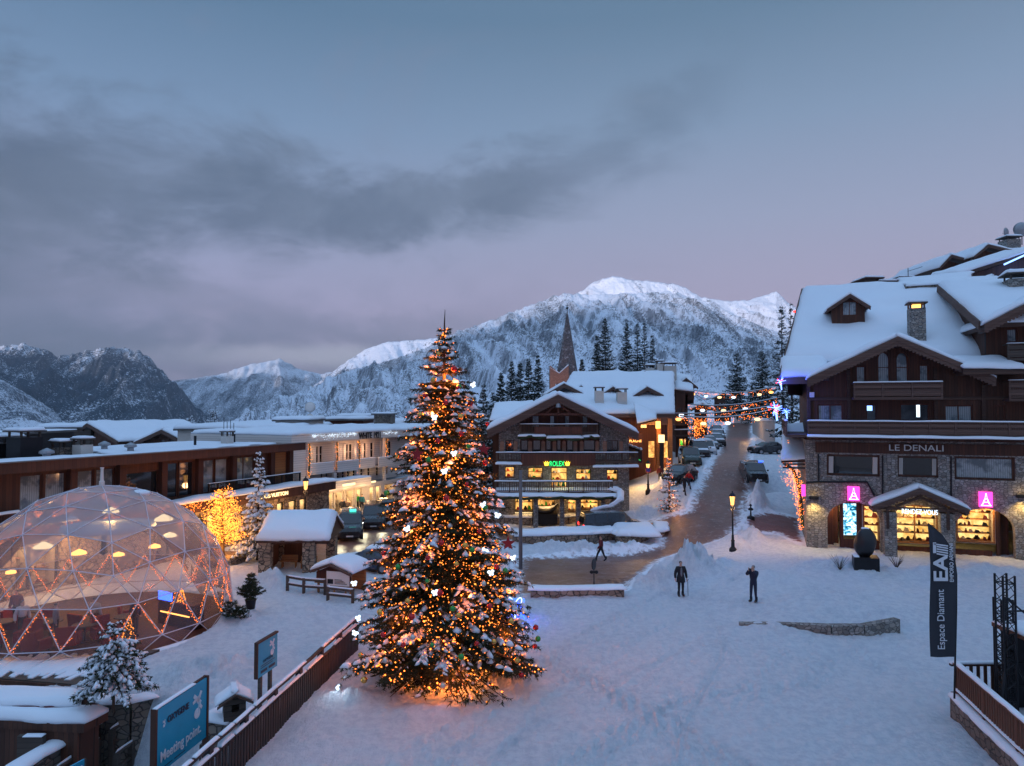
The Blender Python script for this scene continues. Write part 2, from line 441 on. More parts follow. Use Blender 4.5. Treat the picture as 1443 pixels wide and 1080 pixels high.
deep=wt.m('MULTIPLY',wt.smooth(wt.m('ADD',Az,wt.m('MULTIPLY',nn,-.5)),-.42,-.70),wt.smooth(El,.36,.24))
c=wt.mix(wt.m('MULTIPLY',deep,.55),c,(.075,.105,.15))
gapm=wt.m('MULTIPLY',wt.smooth(wt.m('ABSOLUTE',wt.m('SUBTRACT',El,wt.m('ADD',.068,wt.m('MULTIPLY',nm,.05)))),.022,.002),wt.m('MULTIPLY',wt.smooth(Az,-.55,-.25),wt.smooth(Az,.0,-.2)))
c=wt.mix(wt.m('MULTIPLY',gapm,.7),c,(.44,.45,.54))
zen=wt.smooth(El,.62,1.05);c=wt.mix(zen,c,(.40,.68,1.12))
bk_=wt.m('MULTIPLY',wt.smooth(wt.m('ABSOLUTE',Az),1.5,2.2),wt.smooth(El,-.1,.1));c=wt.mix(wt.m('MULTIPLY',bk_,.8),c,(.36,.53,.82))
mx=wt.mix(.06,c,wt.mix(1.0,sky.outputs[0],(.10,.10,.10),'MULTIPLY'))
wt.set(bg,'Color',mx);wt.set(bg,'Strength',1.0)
sun=bpy.data.lights.new('sun','SUN');sun.energy=3.8;sun.color=(1,.84,.82);sun.angle=math.radians(2.5)
suno=bpy.data.objects.new('sun',sun);COL.objects.link(suno)
sd=Vector((math.sin(SUN_AZ)*math.cos(SUN_EL),math.cos(SUN_AZ)*math.cos(SUN_EL),math.sin(SUN_EL)))
suno.rotation_euler=sd.to_track_quat('Z','Y').to_euler();suno.location=(-40,-30,60)
SC.view_settings.view_transform='Standard';SC.view_settings.look='None';SC.view_settings.exposure=0.2;SC.view_settings.gamma=1
SC.cycles.max_bounces=6;SC.cycles.diffuse_bounces=2;SC.cycles.glossy_bounces=3;SC.cycles.transparent_max_bounces=24
SC.cycles.transmission_bounces=6;SC.cycles.use_denoising=True;SC.cycles.sample_clamp_indirect=3;SC.cycles.caustics_reflective=False
SC.cycles.caustics_refractive=False;SC.cycles.volume_bounces=0
# == TERRAIN
CP=[]
for x in range(-5,15,4):
 for y in(10,16,22,28,34):CP.append((x,y,0))
def cp(px,py,z=None,D=None):
 r=ray(px,py)
 if D is None:D=(z-CAMZ)/r.z*r.y
 p=P(px,py,D);CP.append((p.x,p.y,p.z))
for a in[(880,838,0),(760,838,0),(760,827,-.15),(760,790,-.45),(848,792,-.45),(900,800,-.2),(760,745,-.5),(850,741,-.2),(800,738,-.5),(1031,778,.05),(1000,770,0),(940,760,-.1),(930,720,.7),(1130,770,.45),(1430,788,.45),(1280,782,.45),(1230,806,.35),(1400,830,.25),(1150,862,.4),(1100,869,.35),(1040,890,.05),(1150,891,0),(1260,885,0),(1240,862,.4),(1095,745,.8),(1400,900,.1),(1095,715,1.6),(1170,768,.45),(400,900,.2),(450,860,0),(355,863,.4),(370,812,0),(450,835,0),(495,752,.1),(480,725,.1),(300,790,0),(420,740,.1),(560,760,.1),(640,740,0),(100,850,0),(200,900,0),(300,930,.3),(30,800,0)]:
 cp(a[0],a[1],z=a[2])
for a in[(985,735,57),(1000,700,63),(1010,670,70),(1025,640,85),(1042,610,120),(1047,591,190),(1047,586,280),(966,697,64),(913,703,66.5),(893,690,68),(925,652,86),(955,650,80),(985,630,98),(1062,667,70),(1090,640,82),(1085,612,118),(1100,690,64)]:
 cp(a[0],a[1],D=a[2])
CP+=[(-8,62,-.2),(0,62,-.4),(-10,90,0),(-35,50,0),(-40,80,-.5),(-30,110,-1),(10,75,1),(12,100,3.2),(25,58,.4),(32,54,.4),(38,48,.4),(24,66,1.2),(22,46,.42),(26,44,.4),(30,42,.35),(34,52,.4),(45,60,.8),(20.5,52,.55),(60,45,.5),(35,100,5),(45,140,7),(20,130,5),(-60,40,0),(-50,20,0),(50,20,0),(30,8,0),(-10,2,0),(20,2,0),(0,130,2)]
CP=np.array(CP,float)
def _U(r2):return np.where(r2>1e-9,r2*np.log(np.maximum(r2,1e-9)),0)
_S=30.0
TPX=CP[:,:2]/_S;TPN=len(CP)
_K=_U(((TPX[:,None]-TPX[None])**2).sum(-1))+np.eye(TPN)*.004
_Pm=np.c_[np.ones(TPN),TPX];_A=np.block([[_K,_Pm],[_Pm.T,np.zeros((3,3))]])
TPW=np.linalg.solve(_A,np.r_[CP[:,2],np.zeros(3)])
LOWPOLY=[(-8.75,6),(-8.6,21.6),(-10.6,24.2),(-22,25.4),(-32,25.8),(-32,6)]
def sdpoly(x,y,poly):
 d=np.full(x.shape,1e9);ins=np.zeros(x.shape,bool);n=len(poly)
 for i in range(n):
  ax,ay=poly[i];bx,by=poly[(i+1)%n];ex,ey=bx-ax,by-ay
  t=np.clip(((x-ax)*ex+(y-ay)*ey)/(ex*ex+ey*ey),0,1)
  d=np.minimum(d,np.hypot(x-ax-t*ex,y-ay-t*ey))
  ins^=((ay>y)!=(by>y))&(x<(bx-ax)*(y-ay)/(by-ay+1e-12)+ax)
 return np.where(ins,-d,d)
def sst(v,a,b):t=np.clip((v-a)/(b-a),0,1);return t*t*(3-2*t)
BUMPS=[]
def bump(px,py,z,rx,ry,h):
 r=ray(px,py);D=(z-CAMZ)/r.z*r.y;p=P(px,py,D);BUMPS.append((p.x,p.y,rx,ry,h))
ROAD=None
bump(963,815,0,1.3,1.0,1.5);bump(925,826,0,1.6,.9,.8);bump(995,812,0,1.3,.9,1.0);bump(1020,800,0,1.1,.8,.5);bump(980,806,0,1.8,.9,.5)
bump(1068,722,1.1,.9,1.5,1.4);bump(1062,762,.4,.8,1.6,.8);bump(940,712,1.0,2.4,2.2,1.1);bump(905,728,.4,3.2,.8,.7)
bump(1040,768,.3,.6,2.2,.6);bump(980,690,1.9,.7,4,.35);bump(985,668,3,.8,6,.35)
bump(1190,800,.4,3.4,1.6,.5);bump(1300,812,.4,4,1.4,.4);bump(1390,806,.4,3,1.2,.35);bump(1080,820,.2,2.5,1.6,.35)
bump(375,832,0,1.6,1.0,.8);bump(330,880,.2,1.5,1.2,.45);bump(440,868,0,2.2,1.3,.35);bump(290,950,.2,2.0,1.4,.5)
bump(860,775,-.4,5.5,1.1,.45);bump(780,776,-.4,4.5,1.1,.4);bump(1090,880,.3,4,.8,.15);bump(490,985,0,1.2,.7,.25);bump(620,1004,0,2.4,.5,.2)
def gz_arr(x,y,detail=True):
 x=np.asarray(x,float);y=np.asarray(y,float);shp=x.shape;x=x.ravel();y=y.ravel()
 z=np.zeros(len(x))
 for i in range(0,len(x),60000):
  q=np.c_[x[i:i+60000],y[i:i+60000]]/_S
  z[i:i+60000]=_U(((q[:,None]-TPX[None])**2).sum(-1))@TPW[:TPN]+TPW[TPN]+q@TPW[TPN+1:]
 rr=np.hypot(x,y);far=np.where(x/np.maximum(y,1)>.1,7.0,-6.0);far=-200+207*sst(x/np.maximum(y,1),-.02,.22)
 k=sst(rr,150,420)
 kk=sst(np.maximum(np.abs(x)-45,-y),0,20)*(1-k);z=z*(1-kk)
 z=np.clip(z,-8,9);z=z*(1-k)+far*k
 if detail:
  near=1-sst(rr,60,120)
  lump=np.zeros(len(x))
  for bx,by,rx,ry,h in BUMPS:
   e=np.exp(-(((x-bx)/rx)**2+((y-by)/ry)**2)*1.6)
   lump+=h*e
  if ROAD is not None:lump*=sst(sdpoly(x,y,ROAD),-.1,.9)*sst(sdpoly(x,y,PAVE),-.6,.8)
  rough=fbm(x*.9,y*.9,4,3)*.28+fbm(x*2.7,y*2.7,3,9,ridged=True)*.10
  z=z+lump*(1+rough*2.2)+near*(fbm(x*.35,y*.35,3,21)*.05)
 s=sdpoly(x,y,LOWPOLY);z=z-2.3*(1-sst(s,-.35,.25))
 return z.reshape(shp)
def gz(x,y):return float(gz_arr(np.array([x]),np.array([y]))[0])
def G(px,py,zhint=0.0,det=True):
 r=ray(px,py);D=max(8,(zhint-CAMZ)/min(r.z,-.004)*r.y)
 for _ in range(25):
  p=P(px,py,D);e=p.z-float(gz_arr(np.array([p.x]),np.array([p.y]),det)[0])
  D+=e/max(-r.z,.01)*.7*r.y
  D=min(max(D,6),400)
  if abs(e)<.004:break
 p=P(px,py,D);return Vector((p.x,p.y,gz(p.x,p.y)))
def at(px,py,D):
 x=(px-CX)/FPX*D;return Vector((x,D,gz(x,D)))
def pxpoly(pts):return[tuple(G(a,b,0,False)[:2])for a,b in pts]
PAVE=pxpoly([(1052,728),(1085,722),(1128,715),(1132,768),(1100,752),(1054,750)])
ROAD=pxpoly([(1037,592),(1032,605),(1020,628),(1008,650),(994,680),(975,708),(945,728),(925,734),(850,741),(760,748),(700,748),(700,760),(800,757),(905,757),(938,757),(935,770),(890,781),(800,785),(735,787),(735,836),(820,836),(872,832),(890,815),(925,787),(975,770),(1022,757),(1038,735),(1046,705),(1050,680),(1052,650),(1056,625),(1060,605),(1059,592)])
LROAD=[(-14.5,46.5),(-9.6,46),(-6,47),(-2.5,52),(0,56),(-1,66),(-6,84),(-9,110),(-13,110),(-12.6,84),(-15.0,64),(-17,56)]
a_=np.radians(np.arange(-64,64.01,.14));rr_=[7.0]
while rr_[-1]<125:rr_.append(rr_[-1]+max(.11,min(rr_[-1]*.0042,.45)))
while rr_[-1]<9000:rr_.append(rr_[-1]*1.09)
rr_=np.array(rr_);AA,RR=np.meshgrid(a_,rr_);GXg=RR*np.sin(AA);GYg=RR*np.cos(AA)
GZg=gz_arr(GXg,GYg)
def micro(x,y):return fbm(x*1.6,y*1.6,3,40)*.045+fbm(x*4.2,y*4.2,2,60)*.022
sr=sdpoly(GXg.ravel(),GYg.ravel(),ROAD).reshape(GXg.shape);sl=sdpoly(GXg.ravel(),GYg.ravel(),LROAD).reshape(GXg.shape);spv=sdpoly(GXg.ravel(),GYg.ravel(),PAVE).reshape(GXg.shape)
SR=np.minimum(sr,sl)
flat=1-sst(SR,-.5,1.2)
GZg+=micro(GXg,GYg)*(1-.8*flat)*(1-sst(RR,80,130))-.10*(1-sst(SR,-.3,.5))+.10*np.exp(-((SR-.9)/.5)**2)*(1+fbm(GXg*1.5,GYg*1.5,3,5))*(RR<130)
_rg=np.random.default_rng(31)
def stamp(x,y,hx,hy,ang,dep):
 r=math.hypot(x,y);a=math.atan2(x,y);w=max(hx,hy)*1.8;i0,i1=np.searchsorted(rr_,(r-w,r+w));j0,j1=np.searchsorted(a_,(a-w/r,a+w/r))
 dx=GXg[i0:i1,j0:j1]-x;dy=GYg[i0:i1,j0:j1]-y;c,s=math.cos(ang),math.sin(ang);u=(dx*c+dy*s)/hx;v=(-dx*s+dy*c)/hy;q=u*u+v*v
 GZg[i0:i1,j0:j1]+=-dep*np.exp(-q*1.1)+dep*.28*np.exp(-(np.sqrt(q)-1.7)**2*4)
def walk(pts,n=1,wob=.5):
 for k in range(n):
  o=_rg.normal(size=2)*wob;P_=[np.array(p)+o+_rg.normal(size=2)*wob*.5 for p in pts];side=1
  for A,B in zip(P_[:-1],P_[1:]):
   L=np.linalg.norm(B-A);d=(B-A)/L;nn=np.array([-d[1],d[0]])
   for t in np.arange(0,L,.36):q=A+d*t+nn*side*.11+_rg.normal(size=2)*.03;side=-side;stamp(q[0],q[1],.17,.085,math.atan2(d[1],d[0]),.09)
def rut(pts,gap=.0,w=.10,dep=.05):
 pts=np.array(pts);t=np.linspace(0,len(pts)-1,500);X=np.interp(t,range(len(pts)),pts[:,0]);Y=np.interp(t,range(len(pts)),pts[:,1]);X=np.convolve(np.pad(X,40,'edge'),np.ones(81)/81,'valid');Y=np.convolve(np.pad(Y,40,'edge'),np.ones(81)/81,'valid')
 L=np.r_[0,np.cumsum(np.hypot(np.diff(X),np.diff(Y)))]
 for s in np.arange(0,L[-1],.16):
  x,y=np.interp(s,L,X),np.interp(s,L,Y);x2,y2=np.interp(s+.2,L,X),np.interp(s+.2,L,Y);a=math.atan2(y2-y,x2-x)
  for g_ in((-gap,gap)if gap else(0,)):stamp(x-math.sin(a)*g_,y+math.cos(a)*g_,.14,w*1.2,a,dep*.9)
walk([(-3,18),(1,27),(6,34),(9,38)],5,.8);walk([(9,37.5),(13,42),(16,46),(20,47)],4,.6);walk([(12.3,36),(9,38),(5.5,43)],3,.5);walk([(0,20),(5,24),(10,27),(13,31)],4,1.0);walk([(-6,33),(-2,30),(3,26),(8,17)],4,1.0);walk([(-9,31),(-11,27),(-10,25.5)],2,.3);walk([(20,46),(17,38),(16,30)],3,.9);walk([(14,47),(15,44),(18,46)],4,.6);walk([(-13,40),(-9,37),(-7,34)],3,.5)
rut([(-4,13),(0,22),(6,29),(14,33),(22,35)],.09,.05,.035);rut([(3,12),(5,22),(9,30),(10,38)],.09,.05,.035);rut([(10,12),(7,20),(3,27),(-2,33)],.09,.05,.035);rut([(12,16),(4,22),(-3,25)],.1,.05,.03);rut([(24,38),(15,37),(8,33),(2,24)],.85,.16,.05)
_dd=np.hypot(GXg+19.0,GYg-33.0);GZg=np.where(_dd<6.0,np.minimum(GZg,-.25),GZg)
gv=np.c_[GXg.ravel(),GYg.ravel(),GZg.ravel()]
nr,nc=GXg.shape
ii=(np.arange(nr-1)[:,None]*nc+np.arange(nc-1)[None]).ravel()
gq=np.c_[ii,ii+1,ii+nc+1,ii+nc]
def groundfn(t,b):
 snowfn(t,b)
 co=t.coord('Object')
 nb=b.inputs['Normal'].links[0].from_node
 h0=nb.inputs['Height'].links[0].from_socket
 pist=t.noise(t.add('ShaderNodeMapping',{'Vector':co,'Rotation':(0,0,.3),'Scale':(3.4,.8,1)}).outputs[0],2.2,5,.7)
 t.set(nb,'Height',t.m('ADD',h0,t.m('MULTIPLY',pist,.9)));t.set(nb,'Strength',.9);t.set(nb,'Distance',.2)
 tr=t.smooth(t.noise(co,3.1,6,.75),.40,.62);wide=t.noise(co,.22,4,.6);t.set(b,'Base Color',t.mix(t.m('MULTIPLY',tr,wide),(.86,.90,.95),(.60,.66,.75)))
mat('snow_ground',groundfn)
go=npmesh('ground',gv,quads=gq,mats='snow_ground');tag(go,kind='structure')
def strip(name,sdist,grow,matn,lift,kind='structure'):
 sq=sdist.ravel()[gq].mean(1);sel=gq[(sq<grow)&(RR.ravel()[gq[:,0]]<300)]
 idx,inv=np.unique(sel,return_inverse=True);v=gv[idx].copy();v[:,2]+=lift
 o=npmesh(name,v,quads=inv.reshape(-1,4),mats=matn)
 at_=o.data.attributes.new('inside','FLOAT','POINT');at_.data.foreach_set('value',(-sdist.ravel()[idx]).astype(np.float32))
 return tag(o,kind=kind)
def roadfn(t,b):
 co=t.coord('Object');a=t.add('ShaderNodeAttribute',attribute_name='inside').outputs['Fac']
 n1=t.noise(t.coord('Object',(1,.35,1)),.9,6,.65);n2=t.noise(co,2.2,6,.7);n3=t.noise(co,18,4,.6)
 base=t.mix(n1,(.075,.030,.021),(.28,.13,.092))
 base=t.mix(t.m('MULTIPLY',t.smooth(n2,.52,.75),.7),base,(.42,.34,.33))
 f=t.smooth(t.m('ADD',a,t.m('MULTIPLY',t.m('SUBTRACT',n2,.5),3.0)),-.45,.35)
 t.set(b,'Base Color',t.mix(f,(.80,.84,.90),base));t.set(b,'Roughness',t.m('SUBTRACT',.75,t.m('MULTIPLY',f,.38)))
 t.set(b,'Normal',t.bump(t.m('ADD',n2,t.m('MULTIPLY',n3,.5)),.5,.08))
mat('road_slush',roadfn)
road=strip('road',sr,.7,'road_slush',.012);strip('road',np.where(sr<.7,9,sl),.7,'road_slush',.012)
def pavefn(t,b):
 a=t.add('ShaderNodeAttribute',attribute_name='inside').outputs['Fac']
 br=t.add('ShaderNodeTexBrick',{'Vector':t.coord('Object',(3,3,3)),'Color1':(.30,.12,.10,1),'Color2':(.2,.085,.075,1),'Mortar':(.09,.05,.05,1),'Scale':1.5}).outputs[0]
 n=t.noise(t.coord(),1.6,6,.7);f=t.smooth(t.m('ADD',a,t.m('MULTIPLY',t.m('SUBTRACT',n,.45),2.4)),.0,.6)
 t.set(b,'Base Color',t.mix(f,(.8,.84,.9),br));t.set(b,'Roughness',.7);t.set(b,'Normal',t.bump(n,.5,.05))
mat('brick_paving',pavefn)
strip('pavement',np.where(sr<.7,9,spv),.4,'brick_paving',.012)
# == MOUNTAINS
def mtfn(snowline,forest,gul=1.0,bright=1.0,off=-.42,c1=(.035,.05,.065),c2=(.20,.235,.28)):
 def fn(t,b):
  co=t.coord('Object');geo=t.add('ShaderNodeNewGeometry')
  z=t.add('ShaderNodeSeparateXYZ',{0:co}).outputs[2]
  up=t.add('ShaderNodeSeparateXYZ',{0:geo.outputs['True Normal']}).outputs[2]
  sv=t.add('ShaderNodeMapping',{'Vector':co,'Scale':(1,1,.35)}).outputs[0]
  trees=t.noise(co,.15/forest,3,.8);patch=t.noise(sv,.0052,6,.68,.5);patch2=t.noise(sv,.016,5,.65)
  gully=t.noise(t.add('ShaderNodeMapping',{'Vector':t.add('ShaderNodeMapping',{'Vector':co,'Rotation':(0,.35,0)}).outputs[0],'Scale':(1,.12,.14)}).outputs[0],.011*gul,5,.62,.8)
  zf=t.smooth(z,snowline*1.15,snowline*.75)
  dens=t.m('ADD',t.m('MULTIPLY',t.m('SUBTRACT',patch,.5),3.0),t.m('MULTIPLY',t.m('SUBTRACT',gully,.5),5.5))
  dens=t.m('ADD',dens,t.m('MULTIPLY',t.m('SUBTRACT',patch2,.5),1.6))
  dens=t.m('ADD',dens,t.m('MULTIPLY',t.m('SUBTRACT',trees,.5),11.0))
  dens=t.m('ADD',dens,t.m('ADD',off,t.m('MULTIPLY',t.m('SUBTRACT',zf,.45),1.1)))
  tr=t.smooth(dens,.1,.4)
  rock=t.m('MULTIPLY',t.smooth(up,.62,.42),t.smooth(patch2,.38,.6))
  c=t.mix(tr,(.78*bright,.82*bright,.90*bright),t.mix(t.noise(co,.05,3,.8),c1,c2))
  c=t.mix(t.m('MULTIPLY',rock,.75),c,(.12,.13,.15))
  t.set(b,'Base Color',c);t.set(b,'Roughness',.9);t.set(b,'Specular IOR Level',.1)
  h=t.m('ADD',t.m('MULTIPLY',t.noise(co,.02,6,.7),22.0),t.m('MULTIPLY',tr,6.0))
  t.set(b,'Normal',t.bump(h,.8,1.0))
 return fn
mat('forest_slope',mtfn(560,1.0,1.0,1.15,-1.0,(.10,.115,.13),(.33,.35,.38)));mat('far_slope',mtfn(420,2.0,.8,1.0,.75,(.02,.035,.05),(.09,.12,.15)));mat('alpine_snow',mtfn(250,2.5,1.0,1.12,-.8));mat('mixed_slope',mtfn(330,1.6,.7))
def mountain(prof,D,D0,z0,matn,amp,label,nv=150,du=2.2,seed=1,conc=1.25):
 pxs=np.arange(prof[0][0],prof[-1][0]+.1,du);pz=np.interp(pxs,[p[0]for p in prof],[p[1]for p in prof])
 back=12;v=np.r_[np.linspace(0,1,nv),1+np.arange(1,back)/back*.5]
 X,V=np.meshgrid(pxs,v);H=np.meshgrid(pz,v)[0]
 D_=D0+(D-D0)*V
 xx=(X-CX)/FPX*D_
 zr=CAMZ+(HOR-H)/FPX*D
 sh=np.where(V<=1,np.clip(V,0,1)**conc,1-(V-1)*1.3)
 env=np.sin(np.clip(V,0,1)*PI)**.6
 sc=D/9.0
 n=fbm(xx/sc,D_/sc*.7,5,seed,.42,True)-1.0
 g2=fbm(xx/(sc*.34)+D_/(sc*1.2),D_/(sc*2.6),4,seed+5,.5,True)-1.0
 amp=amp*.42;Z=z0+(zr-z0)*sh+env*(n*amp+g2*amp*1.1)*(.35+.65*sh)
 Z+=np.where(np.abs(V-1)<.12,fbm(X/9,V*2,4,seed+9)*amp*.12,0)
 nr,nc=X.shape;ii=(np.arange(nr-1)[:,None]*nc+np.arange(nc-1)[None]).ravel()
 o=npmesh('mountain',np.c_[xx.ravel(),D_.ravel(),Z.ravel()],quads=np.c_[ii,ii+1,ii+nc+1,ii+nc],mats=matn)
 tag(o,label,kind='structure');return o
mountain([(250,640),(300,610),(340,590),(400,562),(450,541),(500,520),(560,505),(610,486),(650,466),(690,452),(730,436),(770,422),(800,414),(850,415),(900,413),(945,410),(985,422),(1005,424),(1030,440),(1070,458),(1110,474),(1170,492),(1300,530),(1500,560)],2900,900,-60,'forest_slope',150,'near forested mountain dusted with snow',190,1.9,4)
mountain([(380,600),(420,560),(455,535),(480,515),(515,492),(545,482),(600,478),(660,470),(720,480),(800,500)],4200,2800,-80,'alpine_snow',120,'bare snowy shoulder behind the forested mountain',90,2,11)
mountain([(740,470),(790,428),(822,408),(838,396),(852,392),(865,388),(885,393),(905,395),(930,397),(958,401),(972,408),(990,419),(1030,424),(1055,423),(1078,416),(1096,410),(1110,424),(1128,436),(1180,450),(1300,520),(1400,570),(1430,600)],6400,4200,0,'alpine_snow',190,'far bright snow peak',110,1.5,15)
mountain([(-260,520),(-150,505),(-60,490),(0,488),(30,484),(60,494),(80,506),(110,497),(140,491),(175,490),(205,500),(225,520),(250,545),(275,572),(310,600),(330,620)],5200,2600,-150,'far_slope',260,'left mountain with dark forest patches',130,2,21,1.1)
mountain([(150,560),(200,540),(260,535),(310,528),(350,514),(375,510),(395,506),(420,520),(450,527),(500,520),(560,530)],7000,4600,-150,'mixed_slope',200,'far snowy ridge between two mountains',80,2,31,1.1)
mountain([(-9000,1)]*0 or[(-300,460),(-120,500),(0,535),(40,556),(70,575),(110,602),(140,625)],3300,1500,-120,'mixed_slope',90,'lower snowy slope at the far left',80,3,41)
_x=np.linspace(-11000,9000,160);_v=np.linspace(0,1,24);_X,_V=np.meshgrid(_x,_v)
_Z=-50+(900+fbm(_X/1400,_V*2,5,91)*160)*np.sin(_V*PI)**.8
_ii=(np.arange(23)[:,None]*160+np.arange(159)[None]).ravel()
tag(npmesh('mountain',np.c_[_X.ravel(),(-2200-1800*_V).ravel(),_Z.ravel()],quads=np.c_[_ii,_ii+1,_ii+161,_ii+160],mats='alpine_snow'),kind='structure')  # unseen ridge behind the camera, added to shade the town from the low sun
for _p in((1130,770),(1200,780),(1280,782),(1280,760),(1430,788)):
 _q=P(_p[0],_p[1],47);print('gz',_p,round(_q.x,1),[round(float(gz_arr(np.array([_q.x]),np.array([y]),False)[0]),2)for y in(42,45,47,50,54,60)])
# == VEGETATION
def needlefn(c1,c2):
 def fn(t,b):
  n=t.noise(t.coord(),1.7,4,.7);t.set(b,'Base Color',t.mix(n,c1,c2));t.set(b,'Roughness',.7);t.set(b,'Specular IOR Level',.2)
 return fn
mat('needles',needlefn((.016,.024,.012),(.05,.06,.026)));mat('needles_far',needlefn((.02,.032,.026),(.05,.07,.055)))
def unit(a):return a/np.maximum(np.linalg.norm(a,axis=-1,keepdims=True),1e-9)
def fir_segs(H,R0,zb,levels,per,rng,pw=.9,a=.55,b=.35,spacing=.28,sub=False,prof=None,tw=.5):
 """branch axes + twig segments"""
 ax=[];sg=[]
 for i in range(levels):
  t=(i+rng.random()*.7)/levels;t=t**.92
  z=zb+(H-zb)*t*.985
  Lb=(R0*(1-t)**pw if prof is None else prof(z))+.05
  n=max(3,int(per*(.55+.45*(1-t))+rng.random()))
  ph=rng.random()*6.28
  for j in range(n):
   th=ph+6.283*j/n+rng.normal()*.22;L=Lb*rng.uniform(.68,1.08);zj=z+rng.uniform(-.6,.6)*(H-zb)/levels;aa=(a+rng.normal()*.08)*(1-.6*t)-(.25 if t>.85 else 0)
   K=max(2,int(L/.35));s=np.linspace(0,1,K+1)
   out=np.array([math.cos(th),math.sin(th),0]);lat=np.array([-math.sin(th),math.cos(th),0])
   bend=rng.normal()*.12
   pts=np.array([0,0,zj])+out*(L*s)[:,None]+lat*(bend*L*s*s)[:,None]+np.array([0,0,1])*(L*(-aa*s+b*s*s))[:,None]
   ax.append((pts,.012+.010*L))
   m=max(2,int(L/spacing));u=(np.arange(m)+rng.random(m)*.8)/m*.9+.1
   for uu in u:
    k=min(int(uu*K),K-1);f=uu*K-k;p=pts[k]*(1-f)+pts[k+1]*f;d=unit(pts[k+1]-pts[k])
    for sgn in(-1,1):
     l=(tw*L*(1.02-uu)**.8*rng.uniform(.6,1.1));l=max(.10 if not sub else .30*min(1,L),min(l,1.3 if sub else 1.0))
     dd=unit(d*rng.uniform(.55,.9)+lat*sgn*rng.uniform(.6,1.0)+np.array([0,0,-rng.uniform(.05,.35)]))
     q=p+dd*l;sg.append((p,q))
     if sub and l>.35:
      for w in np.arange(.25,.95,.17/l):
       pp=p+dd*l*w
       for s2 in(-1,1):
        d2=unit(dd*.75+np.cross(dd,[0,0,1])*s2*.7+np.array([0,0,-.2*rng.random()]))
        sg.append((pp,pp+d2*l*.38*(1.1-w)*rng.uniform(.7,1.2)))
   sg.append((pts[-2],pts[-1]))
 return ax,np.array([s[0]for s in sg]),np.array([s[1]for s in sg])
def needles(P0,P1,nl,nw,dens,rng):
 L=np.linalg.norm(P1-P0,axis=1);n=np.maximum(3,(L*dens).astype(int));idx=np.repeat(np.arange(len(P0)),n)
 f=rng.random(len(idx));d=unit(P1-P0)[idx];p=P0[idx]+(P1-P0)[idx]*f[:,None]
 rd=rng.normal(size=p.shape);rd[:,2]*=.6;rd[:,2]-=.25;rd=unit(rd-d*(rd*d).sum(1,keepdims=True)*.9)
 dr=unit(d*.75+rd*.8);sd=unit(np.cross(dr,rng.normal(size=p.shape)))
 l=nl*rng.uniform(.6,1.25,len(p))[:,None]
 v=np.stack([p-sd*nw/2,p+sd*nw/2,p+dr*l],1).reshape(-1,3)
 return v,np.arange(len(v)).reshape(-1,3)
def snowlumps(P0,P1,w,h,prob,rng,zpref=True):
 sel=rng.random(len(P0))<prob;a,b=P0[sel],P1[sel];d=b-a;L=np.linalg.norm(d,axis=1,keepdims=True);dn=d/np.maximum(L,1e-6)
 f0=rng.uniform(0,.25,(len(a),1));f1=rng.uniform(.65,1.0,(len(a),1));s=a+d*f0;e=a+d*f1;mid=(s+e)/2+rng.normal(size=a.shape)*.01
 lat=unit(np.cross(dn,[0,0,1.0]));ww=w*rng.uniform(.55,1.35,(len(a),1))*np.minimum(1,L/.3)**.5;hh=h*rng.uniform(.6,1.4,(len(a),1))*np.minimum(1,L/.3)**.5;up=np.array([0,0,1.0])
 q1=s*.7+e*.3;q2=s*.3+e*.7
 V=np.stack([s,q1+lat*ww*.5,q1+up*hh,q1-lat*ww*.5,q1-up*hh*.12,q2+lat*ww*.42,q2+up*hh*.85,q2-lat*ww*.42,q2-up*hh*.12,e],1).reshape(-1,3)
 F=[(0,1,2),(0,2,3),(0,3,4),(0,4,1),(9,6,5),(9,7,6),(9,8,7),(9,5,8)]
 Q=[(1,5,6,2),(2,6,7,3),(3,7,8,4),(4,8,5,1)]
 o=(np.arange(len(a))*10)[:,None,None]
 return V,(np.array(Q)[None]+o).reshape(-1,4),(np.array(F)[None]+o).reshape(-1,3)
def fir(label,cat,loc,H,R0,seed,group=None,name='fir_tree',levels=22,per=9,nl=.16,nw=.05,dens=26,sw=.16,sh=.07,sp=.5,zb=.5,spacing=.3,trunk=.12,nm='needles_far',top=1.0,**kw):
 rng=np.random.default_rng(seed);root=thing(name,label,cat,loc,0,group)
 ax,a,b=fir_segs(H,R0,zb,levels,per,rng,spacing=spacing,**kw)
 mb=MB();mb.tube([(0,0,-.4),(0,0,H*.5),(0,0,H)],[trunk,trunk*.55,.012],7)
 for pts,r in ax:mb.tube([pts[0],pts[len(pts)//2],pts[-1]],[r,r*.7,r*.3],3,False)
 mb.build('trunk','bark',root)
 v,t=needles(a,b,nl,nw,dens,rng);npmesh('crown',v,tris=t,mats=nm,parent=root,smooth=False)
 if sp>0:
  v,q,t=snowlumps(a,b,sw,sh,sp,rng);tag(npmesh('snow_cover',v,quads=q,tris=t,mats='snow_soft',parent=root),kind='stuff')
 return root,a,b
def copy_tree(o,parent=None,label=None,group=None):
 c=o.copy();COL.objects.link(c)
 if parent is not None:c.parent=parent
 if label:c['label']=label
 if group:c['group']=group
 for ch in list(o.children):copy_tree(ch,c)
 return c
OCT=np.array([(1,0,0),(-1,0,0),(0,1,0),(0,-1,0),(0,0,1),(0,0,-1)],float)
OCF=np.array([(0,2,4),(2,1,4),(1,3,4),(3,0,4),(2,0,5),(1,2,5),(3,1,5),(0,3,5)])
